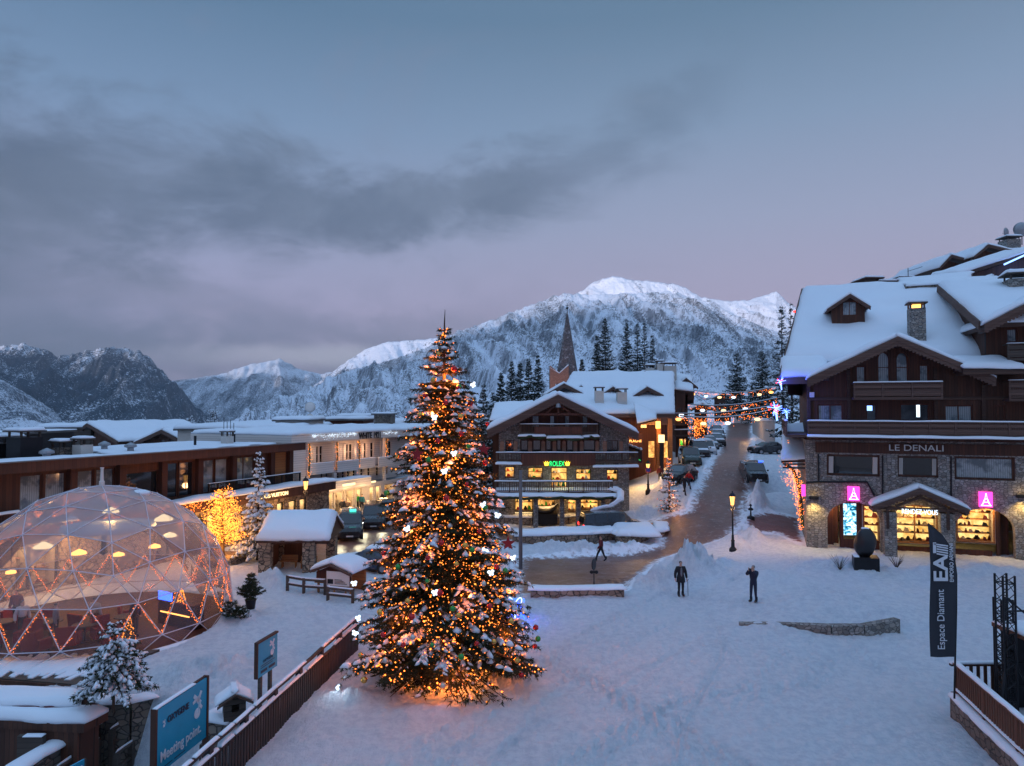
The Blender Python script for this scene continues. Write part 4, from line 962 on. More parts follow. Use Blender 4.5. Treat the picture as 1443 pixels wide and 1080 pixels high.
def car(kind,label,loc,rz,pm='paint_black',group=None,lights=False,snow=.0,cat='car',name='parked_car',pitch=0.0,tail=False):
 root=thing(name,label,cat,loc,rz,group);root.rotation_euler=(0,pitch,rz);pr=PROF[kind]
 v=[];q=[]
 for x,zb,zw,zr,hw,hr in pr:
  v+=[(x,-hw*.8,zb),(x,-hw*.97,zb+.12),(x,-hw,(zb+zw)/2),(x,-hw*.97,zw),(x,-hr-.02,zr-.07),(x,-hr*.85,zr),(x,hr*.85,zr),(x,hr+.02,zr-.07),(x,hw*.97,zw),(x,hw,(zb+zw)/2),(x,hw*.97,zb+.12),(x,hw*.8,zb)]
 n=12;mb=MB();mb.v=v
 for k in range(len(pr)-1):
  for j in range(n):
   a=k*n+j;b=k*n+(j+1)%n;mb.f.append((a,a+n,b+n,b));mb.mi.append(0)
 mb.f.append(tuple(range(n)));mb.mi.append(0);e=(len(pr)-1)*n;mb.f.append(tuple(range(e,e+n))[::-1]);mb.mi.append(0)
 mb.build('body',pm,root)
 def pt(k,s,f,off=.012):
  x,zb,zw,zr,hw,hr=pr[k];y=hw*.97*(1-f)+(hr+.02)*f;return Vector((x,s*(y+off),zw+(zr-.07-zw)*f))
 cab=[i for i,p in enumerate(pr)if p[3]-p[2]>.3];a,b=cab[0],cab[-1]
 for s in(-1,1):
  for k in range(a,b):
   p0,p1,p2,p3=pt(k,s,.12),pt(k+1,s,.12),pt(k+1,s,.92),pt(k,s,.92);L=(p1-p0);nw=max(1,round(L.length/1.1))
   for w in range(nw):
    f0=(w+.04)/nw;f1=(w+.96)/nw;m=MB();c=[p0.lerp(p1,f0),p0.lerp(p1,f1),p3.lerp(p2,f1),p3.lerp(p2,f0)];m.face(c[::s]);m.build('window','glass_dark',root)
 def cross(k1,k2,nm):
  x1,_,zw1,zr1,hw1,hr1=pr[k1];x2,_,_,zr2,_,hr2=pr[k2];u=Vector((x2-x1,0,zr2-zr1));nrm=Vector((-u.z,0,u.x)).normalized()*(.012 if u.x<0 else-.012)
  if nrm.z<0:nrm=-nrm
  A,B=Vector((x1,0,zr1)),Vector((x2,0,zr2));A,B=A.lerp(B,.08),A.lerp(B,.92);w1=(hr1+hr2)/2*.86+(hr1-hr2)*.2;w2=hr2*.82
  m=MB();c=[A+nrm+Vector((0,-w1,0)),A+nrm+Vector((0,w1,0)),B+nrm+Vector((0,w2,0)),B+nrm+Vector((0,-w2,0))];m.face(c if u.x<0 else c[::-1]);return m.build(nm,'glass_dark',root)
 cross(a-1,a,'windscreen');cross(b+1,b,'rear_window')
 r=.36 if kind!='hatch' else .31;xf,xr=pr[1][0]-.68,pr[-2][0]+.62;hw=pr[3][4]
 for x in(xf,xr):
  for s in(-1,1):
   m=MB();m.tube([(x,s*(hw-.2),r),(x,s*(hw+.02),r)],r,18);w_=m.build('wheel','rubber',root);m=MB();m.tube([(x,s*(hw+.02),r),(x,s*(hw+.035),r)],r*.62,10);m.build('rim','metal_grey',w_)
   m=MB();m.tube([(x,s*(hw-.05),r+.03),(x,s*(hw+.006),r+.03)],r+.07,18);m.build('wheel_arch','metal_dark',root)
 xF,xR=pr[0][0],pr[-1][0]
 for s in(-1,1):
  m=MB();y=pr[1][4]*.78;m.hexa([(xF-.12,s*y-.17,.60),(xF+.0,s*y*.8-.13,.60),(xF+.0,s*y*.8+.13,.60),(xF-.12,s*y+.13,.60),(xF-.2,s*y-.17,.76),(xF-.06,s*y*.8-.13,.74),(xF-.06,s*y*.8+.13,.74),(xF-.2,s*y+.13,.78)])
  m.build('headlight','glow_head' if lights else 'metal_grey',root)
  m=MB();y=pr[-2][4]*.86;m.box(xR-.03,xR+.16,s*y-.09,s*y+.09,.78,1.02);m.build('tail_light','glow_red' if tail else 'sign_red',root)
  m=MB();m.blob((pr[a-1][0]-.35,s*(hw+.12),pr[a][2]+.12),(.09,.12,.08),8,5);m.build('mirror',pm,root,True)
 m=MB();m.box(xF-.05,xF+.03,-.45,.45,.42,.58);m.build('grille','metal_dark',root)
 m=MB();m.box(xF+.0,xF+.04,-.26,.26,.32,.42);m.build('number_plate','plate',root)
 m=MB();m.box(xR-.04,xR+.0,-.26,.26,.55,.66);m.build('number_plate','plate',root)
 m=MB();m.box(xR+.1,xF-.1,-hw*.8,hw*.8,.19,.25);m.build('underbody','metal_dark',root)
 if snow:
  m=MB();x1,x2=pr[b][0]+.05,pr[a][0]-.1;z=pr[a+1][3];h=pr[a][5]*.84;m.slab((x1,-h,z-.01),(x2,-h,z-.05),(x2,h,z-.05),(x1,h,z-.01),snow,.25,.03);m.build('snow_cover','snow_soft',root,True)
  x1,x2=pr[a-1][0]+.05,pr[1][0]-.1;h=pr[1][5]*.9
  m=MB();m.slab((x1,-h,pr[a-1][3]-.01),(x2,-h,pr[1][3]-.01),(x2,h,pr[1][3]-.01),(x1,h,pr[a-1][3]-.01),snow*.6,.25,.03);m.build('snow_cover','snow_soft',root,True)
 if lights:
  for s in(-1,1):light('beam',(xF+.12,s*.7,.7),60,(1,.9,.6),.08,'SPOT',root,(math.radians(80),0,-PI/2),1.3)
 return root
q=on(495,55.5);t1=car('van','dark taxi van with its headlights on coming toward the square',q,math.radians(-78),'paint_black','taxi vans by the left shops',True,cat='van',name='taxi_van')
mb=MB();mb.box(-.12,.12,-.25,.25,0,.16);o=mb.build('roof_light','glow_teal',t1);o.location=(.55,.2,1.93)
q=on(528,61);car('van','second dark van with headlights on behind the taxi',q,math.radians(-80),'paint_black','taxi vans by the left shops',True,cat='van',name='taxi_van')
q=on(545,66);car('suv','teal roofed car behind the left boughs of the Christmas tree',q,math.radians(-80),'paint_green',None)
q=on(522,44.5);car('hatch','small dark blue car behind the snowy kiosk',q,math.radians(170),'paint_blue',None,snow=.12)
q=on(861,58.5);car('van','black van with red tail lights driving behind the stone walled island',q,math.radians(9),'paint_black',None,cat='van',name='black_van',tail=True,pitch=-.03)
ang=math.radians(-108)
for px,D,kd,pm,lb,sn in[(957,67.5,'suv','paint_black','black snow dusted car parked nearest on the left side of the street',0),(971,75,'van','paint_green','dark green van with a ladder on its back parked on the left',0),(984,80,'van','paint_black','black van parked between the ladder van and the white van',.08),(994,85,'van','paint_white','white van parked on the left side of the street',.08),(999.5,94,'suv','paint_grey','dark grey pickup with a snowy roof parked on the left',.1),(1009.5,98,'suv','paint_black','black car parked at the kerb beyond the white van',.08),(1010,106,'suv','paint_grey','grey car near the top of the parked row',.1),(1009,116,'suv','paint_blue','last parked car at the top of the row',.1)]:
 q=on(px,D);car(kd,lb,q,math.radians(-97 if D>74 else-128),pm,'cars parked along the street',snow=sn,cat='van' if kd=='van' else 'car',name='parked_van' if kd=='van' else 'parked_car')
q=on(1060,69);bv=car('van','black van with blue glints driving down the right of the street',q,math.radians(-97),'paint_black',None,cat='van',name='black_van');mb=MB();mb.box(-.1,.1,-.2,.2,0,.1);o=mb.build('roof_light','glow_blue',bv);o.location=(.6,.6,1.92)
q=on(1078,82);car('hatch','low dark car nosing out from behind the chalet corner',q,math.radians(195),'paint_black',None,lights=False)
# == BUILDING HELPERS
def window(par,r,y,fm='wood_board',pm='glass_dark',nx=2,nz=1,fw=.09,dep=.12,arch=0,name='window',label=None,curtain=False):
 """frame standing in an opening r=(ua,ub,za,zb); its pane is a sub-part"""
 ua,ub,za,zb=r[:4];m=MB()
 if arch:
  c=(ua+ub)/2;hw=(ub-ua)/2
  tp=[(c+hw*math.cos(a),zb-arch+arch*math.sin(a))for a in[PI*k/12 for k in range(13)]];tpi=[(c+(hw-fw)*math.cos(a),zb-arch+(arch-fw)*math.sin(a))for a in[PI*k/12 for k in range(13)]]
  for k in range(12):
   a,b,c_,d=tp[k],tp[k+1],tpi[k+1],tpi[k];m.hexa([(a[0],y,a[1]),(d[0],y,d[1]),(d[0],y+dep,d[1]),(a[0],y+dep,a[1]),(b[0],y,b[1]),(c_[0],y,c_[1]),(c_[0],y+dep,c_[1]),(b[0],y+dep,b[1])])
  m.box(ua,ua+fw,y,y+dep,za,zb-arch);m.box(ub-fw,ub,y,y+dep,za,zb-arch);m.box(ua+fw,ub-fw,y,y+dep,za,za+fw)
  poly=[(ua+fw,za+fw),(ub-fw,za+fw)]+tpi
 else:
  m.box(ua,ua+fw,y,y+dep,za,zb);m.box(ub-fw,ub,y,y+dep,za,zb);m.box(ua+fw,ub-fw,y,y+dep,za,za+fw);m.box(ua+fw,ub-fw,y,y+dep,zb-fw,zb)
  poly=[(ua+fw,za+fw),(ub-fw,za+fw),(ub-fw,zb-fw),(ua+fw,zb-fw)]
 for k in range(1,nx):x=ua+(ub-ua)*k/nx;m.box(x-fw*.35,x+fw*.35,y+.01,y+dep-.01,za+fw,zb-fw-(0 if not arch else arch*.05))
 for k in range(1,nz):z=za+(zb-za)*k/nz;m.box(ua+fw,ub-fw,y+.012,y+dep-.012,z-fw*.3,z+fw*.3)
 w=m.build(name,fm,par)
 if label:w['label']=label
 p=MB();p.prism(poly,y+dep*.55,y+dep*.55+.02);p.build('pane',pm,w)
 return w
def balcony(par,u0,u1,z0,h,d0,d1,m='wood_rail',style='slat',posts=None,snow=.10,name='balcony',bal_sp=.14,floor=True,ends=(True,True),base_snow=False):
 """balcony from local y=d0 (front, negative) to d1; railing height h"""
 b=MB()
 if floor:b.box(u0,u1,d0,d1,z0-.16,z0)
 root=b.build(name,m,par)if floor else MB().box(u0,u1,d0+.02,d0+.06,z0-.1,z0).build(name,m,par)
 pn=posts or max(2,int((u1-u0)/2.1));p=MB()
 for k in range(pn+1):
  x=u0+(u1-u0)*k/pn;x=min(max(x,u0+.05),u1-.05);p.box(x-.05,x+.05,d0,d0+.1,z0+.0,z0+h)
 p.box(u0,u1,d0-.02,d0+.12,z0+h-.07,z0+h);p.box(u0,u1,d0+.02,d0+.08,z0+.06,z0+.13)
 if ends[0]:p.box(u0,u0+.1,d0+.12,d1,z0+h-.07,z0+h)
 if ends[1]:p.box(u1-.1,u1,d0+.12,d1,z0+h-.07,z0+h)
 p.build('handrail',m,root)
 s=MB()
 if style=='slat':
  x=u0+.14
  while x<u1-.1:s.box(x-.025,x+.025,d0+.03,d0+.065,z0+.13,z0+h-.07);x+=bal_sp
  if ends[0]:
   y=d0+.2
   while y<d1:s.box(u0+.03,u0+.06,y-.025,y+.025,z0,z0+h-.07);y+=bal_sp
 elif style=='board':
  k=0
  for i in range(pn):
   a=u0+(u1-u0)*i/pn+.06;c=u0+(u1-u0)*(i+1)/pn-.06
   if i%2==0 or True:
    s.box(a,c,d0+.03,d0+.055,z0+h*.60,z0+h*.86);s.box(a,c,d0+.03,d0+.055,z0+h*.16,z0+h*.50)
   x=a+.05
   while x<c:s.box(x-.03,x+.03,d0+.06,d0+.085,z0+.13,z0+h-.07);x+=.12
 else:s.box(u0+.05,u1-.05,d0+.03,d0+.07,z0+.1,z0+h-.08)
 s.build('railing',m,root)
 if snow:
  q=MB();q.slab((u0-.02,d0-.03,z0+h),(u1+.02,d0-.03,z0+h),(u1+.02,d0+.14,z0+h),(u0-.02,d0+.14,z0+h),snow,.25,.02);q.build('snow_cap','snow_soft',root,True)
 if base_snow:
  q=MB();q.slab((u0-.05,d0-.16,z0-.14),(u1+.05,d0-.16,z0-.14),(u1+.05,d0+.02,z0-.05),(u0-.05,d0+.02,z0-.05),.13,.25,.04);q.build('snow_ledge','snow_soft',root,True)
 return root
def gable(par,uc,zr,uL,zL,uR,zR,y0,y1,th=.28,snow=.4,m='wood_trim',barge=.42,scal=True,name='roof',snowov=0.0,purlins=True):
 """gable roof with its ridge along y: apex (uc,zr), eaves (uL,zL), (uR,zR)"""
 r=MB()
 for ua,za in((uL,zL),(uR,zR)):
  d=Vector((ua-uc,0,za-zr));n=Vector((-d.z,0,d.x)).normalized();n=-n if n.z<0 else n;n*=th
  c=[(uc,y0,zr),(ua,y0,za),(ua,y1,za),(uc,y1,zr)];r.hexa([Vector(p)-n for p in c]+[Vector(p)for p in c])
 root=r.build(name,'wood_beam',par)
 b=MB()
 for ua,za in((uL,zL),(uR,zR)):
  A=Vector((uc,0,zr));B=Vector((ua,0,za));d=(B-A).normalized()
  for(o,w,y)in((.03,barge*.52,y0-.09),(-barge*.42,barge*.42,y0-.05)):
   t0=A+Vector((0,y,o));t1=B+d*.05+Vector((0,y,o));b.hexa([t0+Vector((0,0,-w)),t1+Vector((0,0,-w)),t1+Vector((0,.05,-w)),t0+Vector((0,.05,-w)),t0,t1,t1+Vector((0,.05,0)),t0+Vector((0,.05,0))])
  if scal:
   L=(B-A).length;n=int(L/.22)
   for k in range(n):
    p=A+d*(k+.5)*L/n+Vector((0,y0-.045,-barge*.84));b.tube([p+Vector((0,0,0)),p+Vector((0,.035,0))],.085,8)
 b.build('bargeboard',m,root)
 if purlins:
  q=MB()
  for ua,za in((uL,zL),(uR,zR)):
   for f in(.02,.33,.66,.97):
    u=uc+(ua-uc)*f;z=zr+(za-zr)*f-th-.14;q.box(u-.1,u+.1,y0+.12,y0+2.2,z-.12,z+.1)
  each(q,'purlin','wood_beam',root)
 if snow:
  for ua,za in((uL,zL),(uR,zR)):
   s=MB();d=Vector((ua-uc,0,za-zr)).normalized();n=Vector((-d.z,0,d.x));n=-n if n.z<0 else n
   A=Vector((uc,y0+.06,zr+.015))-d*.12;B=Vector((ua,y0+.06,za+.015))+d*(.1+snowov);yb=y1
   A2=A.copy();A2.y=yb;B2=B.copy();B2.y=yb
   if ua<uc:s.slab(B,A,A2,B2,snow,.5,.06)
   else:s.slab(A,B,B2,A2,snow,.5,.06)
   s.build('snow_cover','snow_soft',root,True)
 return root
def shed(par,A,B,C,D,th=.25,snow=.4,m='wood_beam',name='roof',rag=.1,step=.6,up=(0,0,1)):
 """single roof plane A-B front edge, D-C back edge (points), with snow"""
 A,B,C,D=map(Vector,(A,B,C,D));r=MB();n=(B-A).cross(D-A).normalized();n=-n if n.z<0 else n
 r.hexa([p-n*th for p in(A,B,C,D)]+[A,B,C,D]);o=r.build(name,m,par)
 if snow:s=MB();e=n*.012;s.slab(A+e,B+e,C+e,D+e,snow,step,rag);s.build('snow_cover','snow_soft',o,True)
 return o
def chimney(par,u,y,z0,z1,w,m='stone',cap=True,name='chimney',snow=.22,lit=False,dp=None):
 d=dp or w;c=MB();c.box(u-w/2,u+w/2,y,y+d,z0,z1);o=c.build(name,m,par)
 k=MB();z=z1
 for a,b in((-.42,-.42),(.42,-.42),(.42,.42),(-.42,.42)):k.box(u+a*w-.05,u+a*w+.05,y+d/2+b*d-.05,y+d/2+b*d+.05,z,z+.32)
 k.box(u-w*.62,u+w*.62,y-d*.12,y+d*1.12,z+.32,z+.40);k.build('cap','wood_grey',o)
 if snow:s=MB();s.slab((u-w*.6,y-d*.1,z+.4),(u+w*.6,y-d*.1,z+.4),(u+w*.6,y+d*1.1,z+.4),(u-w*.6,y+d*1.1,z+.4),snow,.25,.03);s.build('snow_cap','snow_soft',o,True)
 if lit:q=MB();q.box(u-w*.25,u+w*.25,y+d*.3,y+d*.7,z+.02,z+.28);q.build('lamp','glow_amber',o)
 return o
def garland(par,pts,n,r,m='glow_bulb',spread=.05,droop=.0,name='light_garland',green=False,seed=1,nind=0):
 rg=np.random.default_rng(seed);pts=[Vector(p)for p in pts];seg=[(pts[i+1]-pts[i]).length for i in range(len(pts)-1)];T=sum(seg);out=[]
 for k in range(n):
  t=rg.random()*T;i=0
  while i<len(seg)-1 and t>seg[i]:t-=seg[i];i+=1
  p=pts[i].lerp(pts[i+1],min(1,t/seg[i]));q=rg.normal(size=3)*spread;out.append((p.x+q[0],p.y+q[1]*.6,p.z+q[2]-abs(rg.normal())*droop))
 mb=MB();mb.tube(pts,.012 if not green else .07,5,False);o=mb.build(name,'metal_dark' if not green else 'needles',par)
 bulbs(out,r,o,m,nind=nind,rng=rg);return o
def shopbay(par,r,y,depth=1.6,seed=0,shelves=4,wall='glow_pane',items=('metal_dark','cloth_beige','cloth_maroon'),name='shop_window',frame='wood_orange',fw=.1,nx=2,glass=True,lightp=0):
 """recessed lit shop interior with shelves and goods"""
 rg=random.Random(seed);ua,ub,za,zb=r[:4];b=MB();b.cur=0
 b.face([(ua,y+depth,za),(ub,y+depth,za),(ub,y+depth,zb),(ua,y+depth,zb)]);o=b.build(name,wall,par)
 c=MB();c.box(ua,ub,y,y+depth,za-.04,za+.0);c.box(ua,ub,y,y+depth,zb,zb+.04);c.box(ua-.04,ua,y,y+depth,za,zb);c.box(ub,ub+.04,y,y+depth,za,zb);c.build('interior','plaster',o)
 s=MB();g=MB()
 for k in range(shelves):
  z=za+(zb-za)*(k+.15)/shelves;s.box(ua+.05,ub-.05,y+depth*.5,y+depth-.02,z-.03,z);x=ua+.15
  while x<ub-.15:
   w=rg.uniform(.12,.40);h=rg.uniform(.18,.72)*(zb-za)/shelves
   if rg.random()<.85:
    g.cur=rg.randrange(len(items));yy=y+depth*rg.uniform(.52,.75)
    if rg.random()<.5:g.lathe((x+w/2,yy,z),[(w*.5,0),(w*.55,h*.3),(w*.25,h*.8),(w*.3,h)],7)
    else:g.hexa([(x,yy,z),(x+w,yy,z),(x+w,yy+.1,z),(x,yy+.1,z),(x+w*.2,yy,z+h),(x+w*.7,yy,z+h*.8),(x+w*.7,yy+.1,z+h*.8),(x+w*.2,yy+.1,z+h)])
   x+=w+rg.uniform(.03,.16)
 s.build('shelf','wood_orange',o);g.build('goods',[*items],o)
 m=MB();m.box(ua,ua+fw,y-.05,y+.06,za,zb);m.box(ub-fw,ub,y-.05,y+.06,za,zb);m.box(ua+fw,ub-fw,y-.05,y+.06,za,za+fw);m.box(ua+fw,ub-fw,y-.05,y+.06,zb-fw,zb)
 for k in range(1,nx):x=ua+(ub-ua)*k/nx;m.box(x-.04,x+.04,y-.04,y+.05,za+fw,zb-fw)
 m.build('frame',frame,o)
 if lightp:light('glow',((ua+ub)/2,y+depth*.3,zb-.35),lightp,(1,.62,.25),.25,parent=o)
 return o
# == THE BIG CHALET ON THE RIGHT
_a=P(1130,770,49.2);_b=P(1430,788,45.07);_yaw=math.atan2(_b.y-_a.y,_b.x-_a.x)
D=Fr((_a.x,_a.y,.45),_yaw)
den=thing('chalet','large timber and stone chalet with arched lit shop fronts on the right of the square','chalet',D.o,_yaw)
u=lambda px,py=700,y=0:D.uz(px,py,y)[0]
z=lambda px,py,y=0:D.uz(px,py,y)[1]
uL0=u(1136);uR1=u(1443)+8.0;zst=z(1280,641)+.12
def arc(r,k):return(r[0],r[1],r[2],r[3],k)
a1=D.rect(1166,1241,708,773);a1=(a1[0],a1[1],-.15,a1[3]);a2=D.rect(1346,1431,717,785);a2=(a2[0],a2[1],-.15,a2[3]);a0=D.rect(1262,1324,712,781);a0=(a0[0],a0[1],-.15,a0[3])
w1=D.rect(1165,1240,641,671);w2=D.rect(1265,1322,643,673);w3=D.rect(1345,1431,644,677)
zs_top=z(1280,622)
m=MB();m.wall(uL0,uR1,-1.2,zs_top,[arc(a1,1.25),arc(a2,1.4),arc(a0,.7),w1,w2,w3],t=.5);m.build('stone_wall','stone',den)
m=MB();m.box(uL0,uL0+.5,.5,12,-1.2,zs_top);m.box(uR1-.5,uR1,.5,12,-1.2,zs_top);m.box(uL0+.5,uR1-.5,11.5,12,-1.2,zs_top);each(m,'side_wall','stone',den)
m=MB();m.box(uL0,uR1,-.2,.9,-.3,-.12);m.box(uL0+.5,uR1-.5,.9,3,-.3,-.12);m.build('porch_floor','stone_warm',den)
m=MB();m.box(uL0+.5,uR1-.5,.55,11,zs_top-2.5-1.05,zs_top-2.5-.95);m.build('ceiling','wood_board',den)
for w_,nm,lb,pm in((w1,'window','wide dark picture window with a pale curtain at its left','glass_dark'),(w2,'window','dark picture window above the porch','glass_dark'),(w3,'window','wide curtained picture window','glass_curtain')):
 w_o=window(den,w_,.14,'wood_board',pm,1,1,.14,.14,label=lb)
 if pm=='glass_dark':
  c=MB();L=w_[1]-w_[0]
  for a,b in((.05,.13),(.88,.96)):
   for k in range(5):x=w_[0]+L*(a+(b-a)*k/5);c.tube([(x,.17,w_[2]+.16),(x+.03,.17,w_[3]-.16)],.05,5)
  each(c,'curtain','plaster',w_o)
zb_=z(1280,640);m=MB();m.box(u(1150),uR1,-.12,-.02,zb_,z(1280,625));m.build('lintel_band','wood_board',den)
text('LE DENALI',.6,'lettering','plate',den,(u(1291,631,-.2),-.16,z(1291,631.5,-.2)),width=u(1329,631,-.2)-u(1252.5,631,-.2),height=.40,ext=.03)
ap=D.uz(1265,475,-1.5);eL=D.uz(1138,534,-1.5);eR=D.uz(1402,532,-1.5)
W1=[D.rect(1152,1188,570,594),D.rect(1220,1236,570,594),D.rect(1268,1310,569,594),D.rect(1331,1371,571,596),D.rect(1400,1417,571,595)]
W2=[(*D.rect(1236,1254,496,540),.55),(*D.rect(1262,1280,496,540),.55),D.rect(1206,1220,516,540),D.rect(1295,1309,514,540)]
W1[0:0]=[];zf=zs_top;sl=(ap[1]-eL[1])/(ap[0]-eL[0])
def gtop(uu):
 k=(ap[1]-eL[1])/(ap[0]-eL[0])if uu<ap[0]else(ap[1]-eR[1])/(eR[0]-ap[0])
 return max(ap[1]-.30-abs(uu-ap[0])*k,eL[1]-.3)
uWL,uWR=u(1139,600),u(1443,560)+7
m=MB();m.wall(uWL,uWR,zf,0,W1+W2,t=.3,top=gtop,brk=(ap[0],eL[0],eR[0],ap[0]-(.0)));m.build('timber_wall','wood_board',den)
m=MB();m.box(uWL,uWL+.3,.3,12,zf,eL[1]-.2);m.build('side_wall','wood_board_y',den)
for i,w_ in enumerate(W1):
 window(den,w_,.08,'wood_red',('glass_curtain','glass_dark','glass_dark','glass_curtain','glass_dark')[i],1 if w_[1]-w_[0]<1.2 or i==2 else 2,1,.09)
for w_ in W2:window(den,w_,.08,'wood_red','glass_curtain',1,1 if len(w_)==4 else 2,.08,arch=w_[4]if len(w_)>4 else 0)
m=MB();r_=D.rect(1221.5,1229,572,579,.2);m.box(r_[0],r_[1],.13,.15,r_[2],r_[3]);o=m.build('television_glow','glow_blue_pale',den)
m=MB();r_=D.rect(1291,1296,570,588,.2);m.box(r_[0],r_[1],.13,.15,r_[2],r_[3]);m.build('lit_curtain_gap','glow_white',den)
m=MB();m.box(uWL-.02,uWR,-.14,-.02,z(1265,562)-.1,z(1265,562)+.12)
for px in(1139.5,1196,1318,1385):m.box(u(px,560)-.1,u(px,560)+.1,-.16,-.02,zf,min(gtop(u(px,560))-.1,z(1265,520)))
m.build('timber_beams','wood_beam',den)
b1=D.rect(1203,1329,540,562,-1.3);balcony(den,b1[0],b1[1],b1[2]+.1,b1[3]-b1[2]-.05,-1.3,0,'wood_trim','board',3,.07)
bt,bb=z(1280,594.5,-1.5),z(1280,618,-1.5);ubl=u(1138,600,-1.5);balcony(den,ubl,u(1443,600,-1.5)+5,bb+.15,bt-bb-.15,-1.5,0,'wood_trim','board',12,.10,ends=(True,False),base_snow=True)
bs=balcony(den,0,9.0,bb+.15,bt-bb-.15,-1.5,0,'wood_trim','board',4,.10,ends=(False,False));bs.matrix_local=Matrix.Translation((uWL,-1.5,0))@Matrix.Rotation(-PI/2,4,'Z')@Matrix.Translation((-9.0,.0,0));bs.name='side_balcony'
gable(den,ap[0],ap[1],eL[0],eL[1],eR[0],eR[1],-1.5,9.5,.28,.42,barge=.62)
RD=12.5;rl=D.uz(1131,409,RD);el_=D.uz(1099,527,-.6);er_=D.uz(1404,527,-.6);zr_=rl[1]
uRt=u(1330,404,RD)+4
_ks=(zr_-eL[1]-.12)/(RD+.6);_x1=el_[0]+(rl[0]-el_[0])*1.8/(RD+.6)
shed(den,(el_[0],-.6,eL[1]+.12),(eL[0]+1.4,-.6,eL[1]+.12),(eL[0]+1.4,1.7,eL[1]+.12+2.3*_ks),(el_[0]+.1,1.7,eL[1]+.12+2.3*_ks),.3,.42,step=.5)
shed(den,(_x1,1.2,eL[1]+.12+1.8*_ks),(er_[0],1.2,eL[1]+.12+1.8*_ks),(uRt,RD,zr_),(rl[0],RD,zr_),.3,.52,step=.6)
m=MB();m.face([(rl[0]+.3,RD,eL[1]-1),(el_[0]+.5,0,eL[1]-1),(el_[0]+.5,0,eL[1]),(rl[0]+.3,RD,zr_-.3)]);m.build('gable_wall','wood_board_y',den)
m=MB();m.beam((el_[0]-.03,-.66,eL[1]+.02),(rl[0]-.03,RD,zr_-.1),.1,.5);m.build('bargeboard','wood_trim',den)
m=MB();m.box(el_[0],eL[0]+.3,-.72,-.62,eL[1]-.32,eL[1]+.1);m.build('eave_board','wood_trim',den)
def dormer(par,F,apx,lx,rx,y,wx=None,back=6,snow=.3,wm='glass_curtain',nwin=2,name='dormer',barge=.3,wallz=None):
 a=F.uz(*apx,y);l=F.uz(*lx,y);r=F.uz(*rx,y);zb=wallz if wallz is not None else min(l[1],r[1])-.6
 mm=MB();k1=(a[1]-l[1])/(a[0]-l[0]);uw0=l[0]+(a[0]-l[0])*.22;uw1=r[0]-(r[0]-a[0])*.22;tp=lambda q:a[1]-.25-abs(q-a[0])*k1
 cw=(uw1-uw0);wi=(a[0]-cw*.22,a[0]+cw*.22,zb+.12,zb+(a[1]-zb)*.72)
 mm.wall(uw0,uw1,zb-1.0,0,[wi],t=.2,y=y+.5,top=tp,brk=(a[0],));o=mm.build(name,'wood_board',par)
 for s in(0,1):mm=MB();x=(uw0,uw1-.1)[s];mm.box(x,x+.1,y+.7,y+back,zb-1.5,tp(uw0)+.1);mm.build('side_wall','wood_board_y',o)
 window(o,wi,y+.55,'wood_red',wm,nwin,1,.06,.08);gable(o,a[0],a[1],l[0],l[1],r[0],r[1],y,y+back,.14,snow,barge=barge,scal=False,purlins=False);return o
dormer(den,D,(1198,415),(1166,436),(1226,432),5.2,back=6.5,snow=.28)
ck=D.uz(1294,478,2.8);chimney(den,ck[0],2.8,ck[1]-1.5,D.uz(1294,434,2.8)[1],1.0,'stone',lit=True,snow=.25)
wy=-1.2;c0=D.uz(1383,459,wy);c1=D.uz(1322,404,9.5);
uw_end=c0[0]+16
shed(den,(c0[0]-.1,wy,c0[1]+.15),(uw_end,wy,c0[1]+.15),(uw_end,9.5,c1[1]),(c1[0]-.0,9.5,c1[1]),.3,.48,step=.8)
g1=D.uz(1443,430,wy-.8);sl2=(g1[1]-c0[1])/(g1[0]-c0[0]);gx=c0[0]+7.5;gable(den,gx,c0[1]+7.5*sl2,c0[0],c0[1],gx+7.5,c0[1],wy-.8,6,.28,.4,barge=.6)
m=MB();m.beam((c0[0]-.14,wy-.1,c0[1]),(c1[0]-.04,9.5,c1[1]-.15),.1,.55);m.build('bargeboard','wood_trim',den)
wx0=c0[0]+.55;zwb=z(1400,525)
m=MB();rw=D.rect(1418,1434,463,483,.1);m.wall(wx0,uw_end,zwb-3.2,0,[rw],t=.3,y=.1,top=lambda q:c0[1]-.25+(q-c0[0])*sl2 if q<gx else c0[1]+(2*gx-q-c0[0])*sl2-.25,brk=(gx,));m.build('wing_wall','wood_board',den)
window(den,rw,.16,'wood_red','glass_curtain',1,1,.08)
m=MB();m.hexa([(wx0,.4,8),(wx0+.25,.4,8),(c1[0]+.8,9.5,8),(c1[0]+.55,9.5,8),(wx0,.4,c0[1]),(wx0+.25,.4,c0[1]),(c1[0]+.8,9.5,c1[1]-.3),(c1[0]+.55,9.5,c1[1]-.3)]);m.build('wing_side_wall','wood_board_y',den)
b_=D.rect(1420,1443,484,505,-1.0);balcony(den,b_[0],b_[1]+4,b_[2],b_[3]-b_[2],-1.0,.1,'wood_grey','board',3,.05)
b_=D.rect(1422,1443,536,562,-1.2);balcony(den,b_[0],b_[1]+4,b_[2],b_[3]-b_[2],-1.2,0,'wood_trim','board',3,.05)
m=MB();zz=z(1420,520);m.slab((c0[0]-1.2,-1.9,zz),(c0[0]+2.2,-1.9,zz-.15),(c0[0]+1.4,.2,zz+.7),(c0[0]-1.6,.2,zz+.7),.3,.3,.1);o=m.build('valley_snow','snow_soft',den,True)
